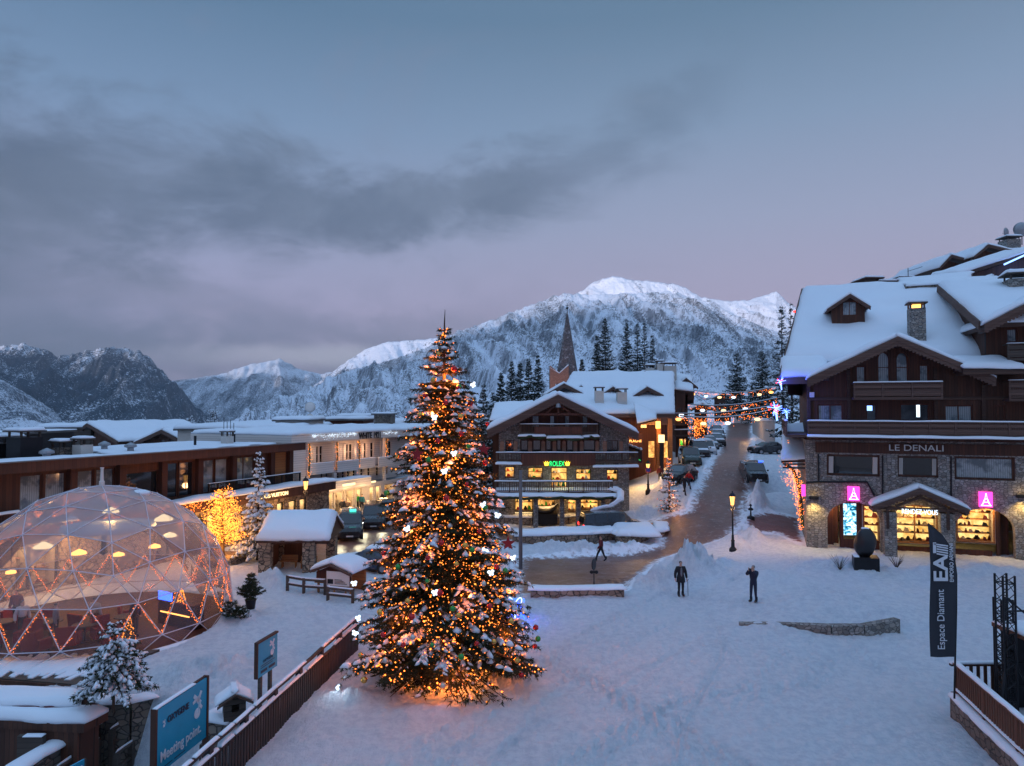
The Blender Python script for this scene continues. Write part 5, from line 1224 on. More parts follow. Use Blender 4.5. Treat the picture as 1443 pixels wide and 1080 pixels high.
m=MB();m.hexa([(c0[0]-1.2,-1.85,zz-.4),(c0[0]+2.1,-1.85,zz-.4),(c0[0]+2.1,.2,zz-.4),(c0[0]-1.2,.2,zz-.4),(c0[0]-1.2,-1.85,zz-.05),(c0[0]+2.1,-1.85,zz-.2),(c0[0]+2.1,.2,zz+.4),(c0[0]-1.2,.2,zz+.4)]);m.build('eave_box','wood_beam',den)
cr=D.uz(1436,420,6);chimney(den,cr[0]+.3,6,cr[1]-1,D.uz(1436,392,6)[1],1.7,'stone',snow=.35)
an=D.uz(1285,425,11);an2=D.uz(1322,405,11);m=MB();m.box(an[0],an2[0]+1.2,11,15,an[1]-2,D.uz(1300,404,11)[1]);o=m.build('stone_annex','stone',den)
shed(o,(an[0]-.5,10.6,D.uz(1300,404,11)[1]),(an2[0]+1.8,10.6,D.uz(1300,403,11)[1]),(an2[0]+3.5,15.5,D.uz(1340,386,15.5)[1]),(an[0]-.3,15.5,D.uz(1300,392,15.5)[1]),.2,.18,'stone_dark',rag=.3)
shopbay(den,D.rect(1216,1240,712,765,1.0),1.0,1.3,3,5,lightp=40,nx=1);shopbay(den,(a0[0]-.1,a0[1]+.1,z(1290,766,.9),z(1290,712,.9)),.9,1.4,5,5,lightp=70,nx=2);shopbay(den,D.rect(1347,1402,716,765,1.0),1.0,1.4,8,5,lightp=60,nx=1)
r_=D.rect(1187.5,1206,709,753,1.4);m=MB();m.hexa([(r_[0],.9,r_[2]),(r_[1],1.15,r_[2]),(r_[1],1.2,r_[2]),(r_[0],.95,r_[2]),(r_[0],.9,r_[3]),(r_[1],1.15,r_[3]),(r_[1],1.2,r_[3]),(r_[0],.95,r_[3])])
def scrfn(t,b):
 n=t.noise(t.coord('Object',(1.2,1,1.4)),2.2,6,.6,1.5);c=t.ramp(n,[(.38,(.0,.02,.04)),(.47,(.02,.35,.6)),(.55,(.6,.85,1)),(.75,(1,1,1))]);t.set(b,'Base Color',(0,0,0));t.set(b,'Emission Color',c);t.set(b,'Emission Strength',1.6)
mat('screen',scrfn);o=m.build('screen','screen',den);o['label']='tall bright blue and white advertising screen'
m=MB();m.box(r_[0]-.25,r_[0]-.02,.86,1.0,-.1,r_[3]+.4);m.box(r_[1]+.02,r_[1]+.35,1.1,1.3,-.1,r_[3]+.4);m.box(a1[0],a1[0]+.5,1.5,1.6,-.1,3);m.box(a1[0],r_[0]-.2,2.4,2.5,-.1,4);m.box(r_[0]-.2,a1[1],.8,.95,-.1,.55);each(m,'arcade_panel','wood_red',den)
m=MB();m.box(a0[0],a0[1],.8,1.0,-.12,.3);m.box(a2[0],u(1404,770),.85,1.0,-.12,.3);each(m,'shop_plinth','wood_red',den)
m=MB();m.box(u(1404,740,.9),u(1404,740,.9)+.2,.9,1.1,-.1,3.6);m.box(u(1404,740,.9)+.2,a2[1],1.4,1.5,-.1,4);each(m,'door','wood_board',den)
light('glow',(a1[0]+.9,1.2,2.6),70,(1,.5,.15),.3,parent=den);light('glow',(a2[1]-1.2,.7,3.0),50,(1,.62,.2),.3,parent=den);light('glow',(a0[0]+.9,-.3,2.3),55,(1,.62,.2),.3,parent=den)
pa=D.uz(1297,689,-1.6);pl=D.uz(1231,713,-1.6);pr_=D.uz(1365,718,-1.6);gable(den,pa[0],pa[1],pl[0],pl[1],pr_[0],pr_[1],-1.6,0,.2,.34,barge=.36,name='porch_roof',snowov=.05)
m=MB();m.box(u(1246,740,-1.2),u(1263.5,740,-1.2),-1.35,-.6,-1,z(1255,722,-1.2));m.build('pillar','stone',den);m=MB();m.box(u(1325,740,-1.2),u(1345,740,-1.2),-1.35,-.6,-1,z(1335,724,-1.2));m.build('pillar','stone',den)
m=MB();m.box(u(1240,715,-1.3),u(1355,715,-1.3),-1.45,-1.2,z(1300,720,-1.3),z(1300,716,-1.3));m.beam((u(1251,730,-1.4),-1.42,z(1251,745,-1.4)),(u(1251,730,-1.4),-1.42,z(1251,716,-1.4)),.16,.16);m.beam((u(1336,730,-1.4),-1.42,z(1336,747,-1.4)),(u(1336,730,-1.4),-1.42,z(1336,717,-1.4)),.16,.16)
m.beam((u(1262,712,-1.4),-1.42,pl[1]),(pa[0],-1.42,pa[1]-.55),.14,.16);m.beam((u(1333,715,-1.4),-1.42,pr_[1]),(pa[0],-1.42,pa[1]-.55),.14,.16);m.build('porch_frame','wood_beam',den)
text('RENDEZ-VOUS',.4,'lettering','glow_white',den,(u(1296,721,-1.5),-1.52,z(1296,721.5,-1.5)),width=u(1321,721,-1.5)-u(1270.5,721,-1.5),height=.30,bold=0)
def pinksign(px0,px1,py0,py1):
 r=D.rect(px0,px1,py0,py1,-.25);m=MB();m.box(r[0],r[1],-.25,-.08,r[2],r[3]);o=m.build('shop_sign','glow_pink',den);o['label']='glowing pink square sign with a white iron tower emblem'
 c=(r[0]+r[1])/2;H=r[3]-r[2];w=(r[1]-r[0])*.33;b=r[2]+H*.1
 m=MB();pts=[(w,0),(w*.62,.22),(w*.3,.5),(w*.12,.8),(.02,.95)]
 for s in(-1,1):
  for(x0,t0),(x1,t1)in zip(pts[:-1],pts[1:]):m.beam((c+s*x0,-.27,b+H*.85*t0),(c+s*x1,-.27,b+H*.85*t1),.02,H*.07)
 for t0,x0 in((.24,.62),(.5,.32)):m.box(c-w*x0,c+w*x0,-.28,-.26,b+H*.85*t0,b+H*.85*t0+H*.05)
 m.box(c-w*1.2,c+w*1.2,-.28,-.26,b-H*.02,b+.03);m.build('emblem','glow_white',o);light('glow',(c,-.7,r[2]-.2),9,(1,.1,.6),.2,parent=den)
pinksign(1194.5,1211.5,686,706);pinksign(1380,1399,693.5,715)
m=MB();zz=z(1133,690,0);m.box(uL0-.28,uL0-.02,.3,.42,zz-.5,zz+.3);m.build('shop_sign','glow_pink',den)
for px,py in((1147,704),(1441,702)):
 c=D.uz(px,py,-.2);m=MB();m.box(c[0]-.3,c[0]+.3,-.28,-.02,c[1],c[1]+.2);m.build('wall_lamp','metal_dark',den);light('glow',(c[0],-.38,c[1]-.1),190,(1,.66,.2),.12,'SPOT',den,(0,0,0),2.2);light('glow',(c[0],-.45,c[1]+.4),6,(1,.66,.2),.1,parent=den)
m=MB();pz=z(1180,680);m.tube([(uL0,-.06,pz-.1),(u(1155),-.06,pz),(u(1222),-.06,pz+.1),(u(1232),-.06,pz-.8)],.07,8);m.tube([(u(1154),-.06,z(1154,640)),(u(1154),-.06,pz)],.05,8);m.tube([(u(1243.5,650),-.06,z(1243,642)),(u(1243.5,690),-.06,z(1243,700))],.05,8);m.tube([(u(1340,650),-.06,z(1340,643)),(u(1340,690),-.06,z(1340,700))],.05,8);each(m,'drain_pipe','metal_dark',den)
for a_,b_,n_,k_ in((uL0+.2,u(1194),0,0),):
 c=D.uz(1235,437,0)
m=MB();c=D.uz(1144,556,-.1);m.box(c[0]-.15,c[0]+.15,-.2,-.02,c[1]-.2,c[1]+.15);m.build('wall_box','white_paint',den)
def starlamp(px,py,y,s,lab,cm=('glow_blue_pale','glow_red','glow_blue')):
 c=D.uz(px,py,y);w=D.w((c[0],y,c[1]));root=thing('star_lamp',lab,'Christmas light',w,_yaw)
 a=MB();rg=random.Random(int(px));
 for k in range(9):an=k*.7+rg.random();L=s*rg.uniform(.4,1);a.tube([(0,0,0),(L*math.cos(an),rg.uniform(-.1,.1),L*math.sin(an))],s*.045,5)
 a.tube([(0,0,0),(.15*s,0,-s*1.5)],s*.12,6);a.build('rays',cm[0],root);a=MB()
 for k in range(4):an=k*1.57+.5;a.tube([(s*.25*math.cos(an)-.3*s,-.05,s*.25*math.sin(an)),(s*.7*math.cos(an)-.2*s,-.05,s*.6*math.sin(an))],s*.06,5)
 each(a,'red_ray',cm[1],root);light('glow',(0,-.5,0),230*s,(.03,.08,1),.3,parent=root);return root
starlamp(1100,538,-.8,.38,'upper glowing blue and red star lamp on the corner of the big chalet');starlamp(1093,575,-1.2,.58,'lower larger blue, white and red star lamp on the corner of the big chalet');starlamp(1108,580,0,.35,'small pale blue lamp beside the lower star lamp',('glow_blue_pale','glow_blue','glow_blue'))
w=P(1131,437,62);root=thing('star_lamp','narrow blue and white cone of light on the roof edge of the big chalet','Christmas light',w);m=MB();m.lathe((0,0,0),[(.32,0),(.16,.8),(.02,1.7)],8);m.build('cone','glow_blue',root);m=MB();m.lathe((0,-.2,-.25),[(.34,0),(.2,.5),(.03,1.0)],8);m.build('tip','glow_white',root);m=MB();m.blob((-.5,0,-.15),(.35,.2,.12));m.build('base','glow_red',root)
gp=[D.uz(1107,655,4),D.uz(1118,662,2.5),D.uz(1124,680,1.4),D.uz(1128,700,.8),D.uz(1131,742,.2)];ys=(4,2.5,1.4,.8,.2)
hw=D.w((gp[2][0],1.4,0));root=thing('lit_garland','dense hanging garland of amber and white lights at the corner of the big chalet','light garland',hw,_yaw)
rg=np.random.default_rng(8);pts=[]
for k in range(720):
 t=rg.random()*3.999;i=int(t);f=t-i;a,b=gp[i],gp[i+1];sp_=(.75,.6,.45,.35,.25)[i];pts.append((a[0]*(1-f)+b[0]*f-gp[2][0]-.1+rg.normal()*.22*(1.2-t/5),ys[i]*(1-f)+ys[i+1]*f-1.4+rg.normal()*.15,a[1]*(1-f)+b[1]*f+rg.normal()*sp_))
pts=np.array(pts);bulbs(pts[:540],.022,root,'glow_bulb',nind=100,rng=rg);bulbs(pts[540:],.022,root,'glow_cream',rng=rg);m=MB()
for k in range(4):m.tube([(gp[k][0]-gp[2][0],ys[k]-1.4,gp[k][1]),(gp[k+1][0]-gp[2][0],ys[k+1]-1.4,gp[k+1][1])],.12,6)
m.build('branch','needles',root);light('glow',(-.8,-.3,1.6),40,(1,.45,.15),.3,parent=root)
m=MB();q=D.uz(1100,600,5);q2=D.uz(1128,600,1.0);o=None
so=thing('timber_shelter','snow covered timber lean-to between the big chalet corner and the street','shelter',D.w((q[0],5,0)),_yaw)
za_,zb2=D.uz(1110,600,3)[1],D.uz(1110,652,3)[1]
shed(so,(-.1,-4.2,zb2+.3),(2.6,-4.4,zb2+.5),(2.9,2.5,za_),(.2,2.5,za_-.2),.2,.35);m=MB()
for x,y in((2.4,1.5),(2.3,-1)):m.box(x-.1,x+.1,y-.1,y+.1,-1.5,zb2+.3)
each(m,'post','wood_grey',so);m=MB()
for k in range(2):m.box(0,2.4,-4.3,-4.22,zb2-.0-k*.26,zb2+.12-k*.26)
m.build('slats','wood_grey',so)
# == STONE CHALET WITH TERRACES (CENTRE)
o_=P(785,740,65);C4=Fr((o_.x,65,-1.0),0.0)
ch=thing('chalet','stone and timber chalet with a green lit sign and a lit terrace floor','chalet',C4.o)
u=lambda px,y=0:C4.uz(px,600,y)[0]
z=lambda py,y=0:C4.uz(785,py,y)[1]
L0,L1=u(703),u(886)
apx=C4.uz(786.5,557,-1.6);el=C4.uz(687,607,-1.6);er=C4.uz(899,611,-1.6)
lowW=[C4.rect(725.5,751,700,722),(*C4.rect(757,782,699,716),.6),(*C4.rect(800,812.5,703,722),.45),C4.rect(818,844,704,719)]
midW=[C4.rect(711.5,725,658,674),C4.rect(744,765,659,675),C4.rect(776.5,799.5,659,688),C4.rect(811.5,833,661,677.5),C4.rect(855,871,662,677.5)]
shW=[C4.rect(x0,x1,620.5,638)for x0,x1 in((712,724),(734,744),(751,762),(769.5,777),(785,791),(799,808),(823,839),(855,871))]
topW=[C4.rect(x0,x1,586,603)for x0,x1 in((750,760),(775,782),(796,803),(821,829))]
kL=(apx[1]-el[1])/(apx[0]-el[0]);gt=lambda q:apx[1]-.32-abs(q-apx[0])*kL
m=MB();m.wall(L0,L1,-1.5,z(690),lowW,t=.4);m.wall(L0,L1,z(690),z(640),midW,t=.4);m.build('stone_wall','stone',ch)
m=MB();m.wall(L0,u(733),z(640),0,[shW[0]],t=.3,top=gt);m.build('stone_wall','stone',ch);m=MB();m.wall(u(845),L1,z(640),0,[shW[-1]],t=.3,top=gt);m.build('stone_wall','stone',ch)
m=MB();m.wall(u(733),u(845),z(640),0,shW[1:-1]+topW,t=.3,y=.25,top=gt,brk=(apx[0],));m.build('timber_wall','wood_board',ch)
m=MB();m.box(L1-.4,L1,.4,16,-1.5,z(640));m.build('side_wall','stone',ch);m=MB();m.box(L1-.3,L1,.3,16,z(640),z(610));m.box(L0,L0+.3,.4,14,-1.5,z(610));each(m,'side_wall','wood_board_y',ch)
for r in shW[1:-1]:window(ch,r,.33,'wood_board','glass_dark',1,1,.06,.08)
for r in(shW[0],shW[-1]):window(ch,r,.1,'wood_board','glass_dark',2,1,.06,.08)
for r in topW:window(ch,r,.33,'wood_board','glass_curtain',1,1,.06,.08)
for px in(707.5,726.5,747,765.5,781.5,795,811,820,842,852,875):
 r=C4.rect(px-2.7,px+2.7,621.5,638);y=.22 if 733<px<845 else-.05;m=MB();c=(r[0]+r[1])/2;hw=(r[1]-r[0])/2;poly=[(r[0],r[2]),(r[1],r[2])]+[(c+hw*math.cos(a),r[3]-.14+.14*math.sin(a))for a in[PI*k/6 for k in range(7)]];m.prism(poly,y-.05,y);m.build('shutter','wood_shutter',ch)
gable(ch,apx[0],apx[1],el[0],el[1],er[0],er[1],-1.6,14,.28,.45,barge=.75)
m=MB();c=C4.uz(786.5,570,-1.3);m.beam((c[0]-2.2,-1.35,c[1]-.9),(c[0]+2.2,-1.35,c[1]-.9),.15,.18);m.beam((c[0],-1.35,c[1]-.9),(c[0],-1.35,c[1]+.2),.15,.15);m.beam((c[0]-1.2,-1.35,c[1]-.9),(c[0],-1.35,c[1]+.1),.1,.12);m.beam((c[0]+1.2,-1.35,c[1]-.9),(c[0],-1.35,c[1]+.1),.1,.12);m.build('truss','wood_red',ch)
m=MB();m.lathe((c[0],-1.5,c[1]-.15),[(.02,.35),(.2,.2),(.24,-.05),(.27,-.12)][::-1],10);m.build('bell','metal_grey',ch)
r=C4.rect(733,843,598,611,-1.1);balcony(ch,r[0],r[1],r[2],r[3]-r[2],-1.1,.25,'wood_rail','slat',5,.08);r2=C4.rect(753,820,601.5,610,-1.15);m=MB();m.box(r2[0],r2[1],-1.2,-1.14,r2[2]-.1,r2[3]);m.build('balcony_panel','wood_red',ch)
r=C4.rect(699,899,638,650,-1.3);balcony(ch,r[0],r[1],r[2],r[3]-r[2],-1.3,0,'wood_rail','slat',9,.09);r2=C4.rect(734,839,640,656.5,-1.36);m=MB();m.box(r2[0],r2[1],-1.42,-1.36,r2[2],r2[3]);m.build('balcony_panel','wood_red',ch)
for a,b,py in((698,735,652.5),(835,900,656.5),(730,770,613.5),(770,822,616),(822,845,614)):
 m=MB();zz=z(py,-1.5);d=-1.7 if py>640 else-1.3;m.slab((u(a,-1.5),d,zz-.14),(u(b,-1.5),d,zz-.14),(u(b,-1.5),d+.5,zz-.05),(u(a,-1.5),d+.5,zz-.05),.2,.2,.09);m.build('snow_ledge','snow_soft',ch,True)
 if py<640:m=MB();m.tube([(u(a,-1.5)+k*(u(b,-1.5)-u(a,-1.5))/8,d+.1,zz-.2-.1*math.sin(k*1.3))for k in range(9)],.13,6);m.build('fir_garland','needles',ch)
text('ROLEX',.5,'lettering','glow_green',ch,(u(785,-1.5),-1.50,z(653.6,-1.5)),width=u(795.4,-1.5)-u(774.6,-1.5),height=(z(650.5,-1.5)-z(656.8,-1.5))*1.1,bold=.0,ext=.03)
for px in(770,799.5):
 c=(u(px,-1.5),z(653.4,-1.5));m=MB();pts=[(-.14,-.2),(.14,-.2),(.24,.16),(.13,.02),(.08,.22),(0,.03),(-.08,.22),(-.13,.02),(-.24,.16)];m.prism([(c[0]+a,c[1]+b)for a,b in pts],-1.52,-1.47);m.build('crown_sign','glow_gold',ch)
cols=('cloth_green','cloth_red','metal_dark','cloth_white')
for k,r in enumerate(midW):
 shopbay(ch,r,.15,1.0,20+k,2 if k!=2 else 3,'glow_shop',cols,frame='wood_board',fw=.07,nx=1,lightp=9)
for k,r in enumerate(lowW):
 shopbay(ch,(r[0],r[1],r[2],r[3]),.25,1.1,30+k,2,'glow_shop',cols,frame='wood_board',fw=.07,nx=1,lightp=14)
m=MB();m.box(u(726),u(751),.0,.05,z(722)-.4,z(722));m.build('lit_counter','glow_cream',ch)
ty=-3.2;tz=z(694,ty);t0,t1=u(697,ty),u(863,ty)
m=MB();m.box(t0,t1+.2,ty,0,tz-.35,tz);m.build('terrace_slab','wood_beam',ch)
balcony(ch,t0,t1,tz+.02,z(679,ty)-tz,ty,ty+.1,'wood_rail','slat',8,.09,floor=False,ends=(False,False),bal_sp=.16,name='balustrade')
m=MB();m.slab((t0,ty+.1,tz),(t1,ty+.1,tz),(t1,-.1,tz),(t0,-.1,tz),.12,.5,.02);m.build('terrace_snow','snow_soft',ch,True)
zz=z(699,ty);m=MB();m.slab((t0-.2,ty-.5,zz),(u(874,ty),ty-.5,zz-.1),(u(874,ty),ty+.1,zz+.15),(t0-.2,ty+.1,zz+.15),.2,.2,.1);m.build('snow_ledge','snow_soft',ch,True)
m=MB();m.tube([(t0+k*(t1-t0)/16,ty-.45,zz-.15-.08*math.sin(k*1.9))for k in range(17)],.13,6);m.build('fir_garland','needles',ch)
m=MB()
for px in(755,792,815,850):m.box(u(px,ty)-.2,u(px,ty)+.2,ty+.2,ty+.6,-1.5,tz-.35)
each(m,'terrace_pillar','stone',ch)
m=MB();pw=[C4.I@P(862,690,62),C4.I@P(874,694,62),C4.I@P(874,706,60.5),C4.I@P(860,715,59.5),C4.I@P(835,722,59)]
for a,b in zip(pw[:-1],pw[1:]):m.beam(a-Vector((0,0,.7)),b-Vector((0,0,.7)),.4,1.3)
rw=m.build('ramp_wall','stone',ch);m=MB()
for a,b in zip(pw[:-1],pw[1:]):
 s=Vector((.35,.25,0));m.slab(a-s,b-s,b+s,a+s,.3,.25,.06)
m.build('snow_cap','snow_soft',rw,True)
m=MB();m.box(L1+.01,L1+.08,1.0,7.5,z(684),z(661));o=m.build('lit_side_window','glow_shop',ch);m=MB()
for k in range(5):m.box(L1+.08,L1+.14,1+k*1.5,1.12+k*1.5,z(684),z(661))
m.build('frame','wood_board',o)
sb=balcony(ch,0,12,z(650),1.0,-1.2,0,'wood_rail','slat',6,.2,ends=(False,False));sb.matrix_local=Matrix.Translation((L1,0,0))@Matrix.Rotation(PI/2,4,'Z')
light('glow',(L1+1.2,3,z(668)),160,(1,.6,.18),.3,parent=ch);light('glow',(u(788),-1.6,z(670)),40,(.9,.8,.3),.3,parent=ch)
for px in(740,770,806,832):light('glow',(u(px),-1.4,z(706)),38,(1,.58,.2),.3,parent=ch)
m=MB();r=C4.rect(900.5,904.5,644,651,2);m.box(r[0],r[1],1.9,2.1,r[2],r[3]);o=m.build('side_sign','glow_green',ch)
text('PLAGNE',.4,'lettering','glow_amber',ch,(u(894.5,9),8.6,C4.uz(894,621.5,9)[1]),width=1.25,height=.24)
m=MB();m.box(L1,L1+3,9,14,z(640)-2,C4.uz(894,612,9)[1]);m.build('side_annex','wood_red',ch)
light('glow',(L1+1.5,8.0,C4.uz(894,616,9)[1]),60,(1,.5,.15),.3,parent=ch)
nb_=thing('outbuilding','low building with a snowy roof tucked behind the left side of the stone chalet','building',P(715,590,73));nb_.rotation_euler=(0,0,0)
N4=Fr(nb_.location,0);a=N4.uz(690,593,0);b=N4.uz(764,592,0);c=N4.uz(752,567,5);d=N4.uz(697,570,5)
shed(nb_,(a[0],0,a[1]),(b[0],0,b[1]),(c[0],5,c[1]),(d[0],5,d[1]),.2,.35);m=MB();m.box(a[0]+.3,b[0],.3,5,-9,a[1]-.15);m.build('wall','wood_board',nb_)
# == BIG ROOFED CHALET BEHIND
o_=P(880,640,77);B4=Fr((o_.x,77,2),0.0);bk=thing('chalet','wide chalet with a long snowy roof and dormers behind the stone chalet','chalet',B4.o)
rA=B4.uz(775,584,0);rB=B4.uz(951,586,0);rC=B4.uz(950,527,13);rD=B4.uz(806,529,13)
shed(bk,(rA[0],0,rA[1]),(rB[0],0,rA[1]),(rC[0],13,rC[1]),(rD[0],13,rC[1]),.3,.5,step=.7)
m=MB();m.box(rA[0]+.5,rB[0]-.8,.6,13,-3,rA[1]-.3);m.build('wall','wood_red',bk)
m=MB();m.face([(rB[0]-.7,.6,rA[1]-.4),(rC[0]-.7,13,rA[1]-.4),(rC[0]-.7,13,rC[1]-.3)]);m.build('gable_wall','wood_board_y',bk)
m=MB();m.box(rA[0],rB[0]+.05,-.12,-.02,rA[1]-.35,rA[1]+.02);m.build('eave_board','wood_trim',bk)
dormer(bk,B4,(912,545.5),(890,560),(934.5,557),4.0,back=6,snow=.3,wm='glass_curtain',nwin=2,barge=.5)
dormer(bk,B4,(864,545.5),(851,554),(876,553),5.0,back=5,snow=.3,wm='glass_curtain',nwin=2,barge=.4)
dormer(bk,B4,(795,541),(769,556),(822,555),5.0,back=6,snow=.3,wm='glass_dark',nwin=2,barge=.55)
dormer(bk,B4,(819,544),(806,551),(838,556),7.0,back=5,snow=.25,wm='glass_dark',nwin=1,barge=.5)
for px,yt,yb,w,y in((845,547,569,.95,1.6),(877,549,571,1.05,1.6)):
 a=B4.uz(px,yb,y);chimney(bk,a[0],y,a[1]-.8,B4.uz(px,yt+4,y)[1],w,'plaster',snow=.2)
for px,yt,w in((917,520,1.0),(944,517,1.7),(931,514,.9)):
 a=B4.uz(px,yt,14);chimney(bk,a[0],14,a[1]-3,a[1]+.1,w,'plaster',snow=.2)
for px in(909,927):
 dormer(bk,B4,(px,523),(px-8,527),(px+8,527),12.6,back=2,snow=.15,wm='glass_dark',nwin=1,barge=.2)
r=B4.rect(903,952,590,650,-1.5);m=MB();m.box(r[0],r[1],-1.3,-1.1,B4.uz(920,599,-1.5)[1],B4.uz(920,588,-1.5)[1]);m.build('arcade_beam','wood_trim',bk)
shed(bk,(B4.uz(898,586,-3)[0],-3,B4.uz(898,597,-3)[1]),(B4.uz(925,590,-3)[0],-3,B4.uz(925,591,-3)[1]),(B4.uz(925,590,0)[0],0,B4.uz(925,584,0)[1]),(B4.uz(893,590,0)[0],0,B4.uz(893,568,0)[1]),.2,.3)
m=MB()
for px in(928,944):m.box(B4.uz(px,600,-1.2)[0]-.22,B4.uz(px,600,-1.2)[0]+.22,-1.4,-1.0,0,B4.uz(920,590,-1.5)[1])
each(m,'timber_post','wood_orange',bk)
m=MB();rr=B4.rect(928.5,936.5,613,624,-1.8);m.box(rr[0],rr[1],-1.8,-1.5,rr[2],rr[3]);o=m.build('lit_box_sign','glow_cream',bk);m=MB();m.box(rr[0]+.1,rr[1]-.1,-1.75,-1.55,0,rr[2]);m.build('stand','metal_dark',o)
m=MB();rr=B4.rect(924.5,930.5,594,604,-1.7);m.box(rr[0],rr[1],-1.8,-1.5,rr[2],rr[3]);m.build('wall_lantern','glow_amber',bk)
m=MB();rr=B4.rect(903,911,590,603,.5);m.box(rr[0],rr[1],.52,.58,rr[2],rr[3]);m.build('window','glass_curtain',bk)
light('glow',(B4.uz(920,600,-2)[0],-2.2,B4.uz(920,603,-2)[1]),190,(1,.45,.12),.4,parent=bk);light('glow',(B4.uz(940,600,-.4)[0],-.2,2.2),90,(1,.5,.15),.3,parent=bk)
m=MB()
for k in range(3):rr=B4.rect(914+k*11,922+k*11,622,645,.5);m.box(rr[0],rr[1],.5,.56,rr[2],rr[3])
each(m,'lit_pane','glow_shop',bk)
o_=P(965,640,88);E4=Fr((o_.x,88,3),0.0);nx_=thing('chalet','narrow brown chalet with a glowing ground floor on the left of the street','chalet',E4.o)
a=E4.uz(950,548,0);b=E4.uz(981,560,0);t_=E4.uz(951,528,7);t2=E4.uz(975,531,7)
shed(nx_,(a[0],0,E4.uz(950,549,0)[1]),(b[0]-.3,0,E4.uz(950,552,0)[1]),(t2[0],7,t2[1]),(t_[0],7,t_[1]),.25,.4)
m=MB();w1_=E4.rect(957,972,618,643);m.wall(a[0]+.2,b[0]-1.0,-2,E4.uz(960,551,0)[1],[w1_,E4.rect(955,961,575,587),E4.rect(966,972,575,587)],t=.3,y=.2);m.build('wall','wood_board',nx_)
m=MB();m.box(b[0]-1.3,b[0]-1.0,.2,14,-2,E4.uz(960,556,0)[1]);m.build('side_wall','wood_board_y',nx_);shopbay(nx_,w1_,.3,1.5,51,2,'glow_shop',cols,frame='wood_board',nx=2,lightp=60)
for q in(590,606):r=E4.rect(951,978,q,q+8,-.8);balcony(nx_,r[0],r[1],r[2],r[3]-r[2],-.8,.2,'wood_rail','slat',3,.12)
dormer(nx_,E4,(967,533),(958,541),(983,546),2.5,back=4,snow=.25,wm='glass_dark',nwin=1,barge=.3)
m=MB();r=E4.rect(957,963.5,583,587.5,-1.0);m.box(r[0],r[1],-1.05,-.95,r[2],r[3]);m.build('lit_sign','glow_white',nx_)
for px in(905,921,934):pass
for k,(x0,x1,yt,yb,D_,lb)in enumerate([(976,1000,572,612,112,'small chalet with snowy roof behind the street garlands'),(1005,1032,556,588,190,'distant chalet closing the top of the street'),(1064,1092,560,590,170,'distant snowy house behind the right end of the garlands')]):
 p=P((x0+x1)/2,yb,D_);f=Fr((p.x,D_,p.z),0);root=thing('chalet',lb,'chalet',f.o,0,'small distant chalets up the street');a=f.uz(x0,yb)[0];b=f.uz(x1,yb)[0];h=f.uz(x0,yt)[1];m=MB()
 wi=[(a+(b-a)*t,a+(b-a)*(t+.16),h*.2,h*.42)for t in(.15,.42,.7)];tp=lambda q,a=a,b=b,h=h:h-abs(q-(a+b)/2)*.42
 m.wall(a+.4,b-.4,-2,0,wi,t=.3,top=tp,brk=((a+b)/2,));m.build('wall','wood_board',root);gable(root,(a+b)/2,h+.3,a-.5,h-(b-a)*.21,b+.5,h-(b-a)*.21,-1,9,.2,.5,scal=False,purlins=False)
 for w_ in wi:window(root,w_,.1,'wood_red','glow_pane' if k==0 else 'glass_curtain',1,1,.07,.1)
rwp=[P(1062,604,118),P(1092,604,95)];root=thing('retaining_wall','pale lit snow topped wall on the right side of the upper street','wall',rwp[0]);m=MB();a,b=Vector((0,0,0)),rwp[1]-rwp[0];m.hexa([(a.x,a.y,-6),(b.x,b.y,-6),(b.x,b.y+.6,-6),(a.x,a.y+.6,-6),(a.x,a.y,1.2),(b.x,b.y,1.6),(b.x,b.y+.6,1.6),(a.x,a.y+.6,1.2)]);m.build('wall','plaster',root);m=MB();m.slab((a.x,a.y-.2,1.2),(b.x,b.y-.2,1.6),(b.x,b.y+.9,1.6),(a.x,a.y+.9,1.2),.5,.8,.1);m.build('snow_cap','snow_soft',root,True)
light('glow',P(1050,600,108),90,(1,.55,.25),.4,parent=None).name='street_fill_glow'  # added light with no visible source, standing in for shops and lamps
# == CHURCH
o_=P(799,560,118);root=thing('church_tower','brick church tower with a tall grey slate spire behind the chalet roofs','church tower',(o_.x,118,o_.z));F4=Fr(root.location,0)
s0=F4.uz(786.5,527,0);s1=F4.uz(813.5,527,0);tp=F4.uz(799,436,0);cx=(s0[0]+s1[0])/2+.1;hw=(s1[0]-s0[0])/2*1.18
m=MB();m.lathe((cx,2,0),[(hw*1.02,s0[1]-3),(hw*.96,s0[1]),(hw*.72,s0[1]+(tp[1]-s0[1])*.26),(.05,tp[1])],8);m.build('spire','slate' if 'slate' in MATS else 'stone_dark',root)
def slatefn(t,b):
 br=t.add('ShaderNodeTexBrick',{'Vector':t.add('ShaderNodeMapping',{'Vector':t.coord(),'Rotation':(PI/2,0,0),'Scale':(2,2,2)}).outputs[0],'Color1':(.23,.18,.17,1),'Color2':(.10,.09,.10,1),'Mortar':(.05,.05,.05,1),'Scale':1.0,'Mortar Size':.03}).outputs[0]
 t.set(b,'Base Color',t.mix(t.smooth(t.noise(t.coord(),1.4,6,.7),.52,.7),br,(.5,.5,.52)));t.set(b,'Roughness',.8)
mat('slate',slatefn);[c for c in root.children if c.name.startswith('spire')][0].data.materials[0]=MATS['slate']
m=MB();m.tube([(cx,2,tp[1]),(cx,2,tp[1]+.6)],.05,5);m.blob((cx,2,tp[1]+.45),.22);m.tube([(cx-.3,2,tp[1]+.95),(cx+.3,2,tp[1]+.95)],.04,4);m.tube([(cx,2,tp[1]+.6),(cx,2,tp[1]+1.3)],.04,4);m.build('finial','metal_dark',root)
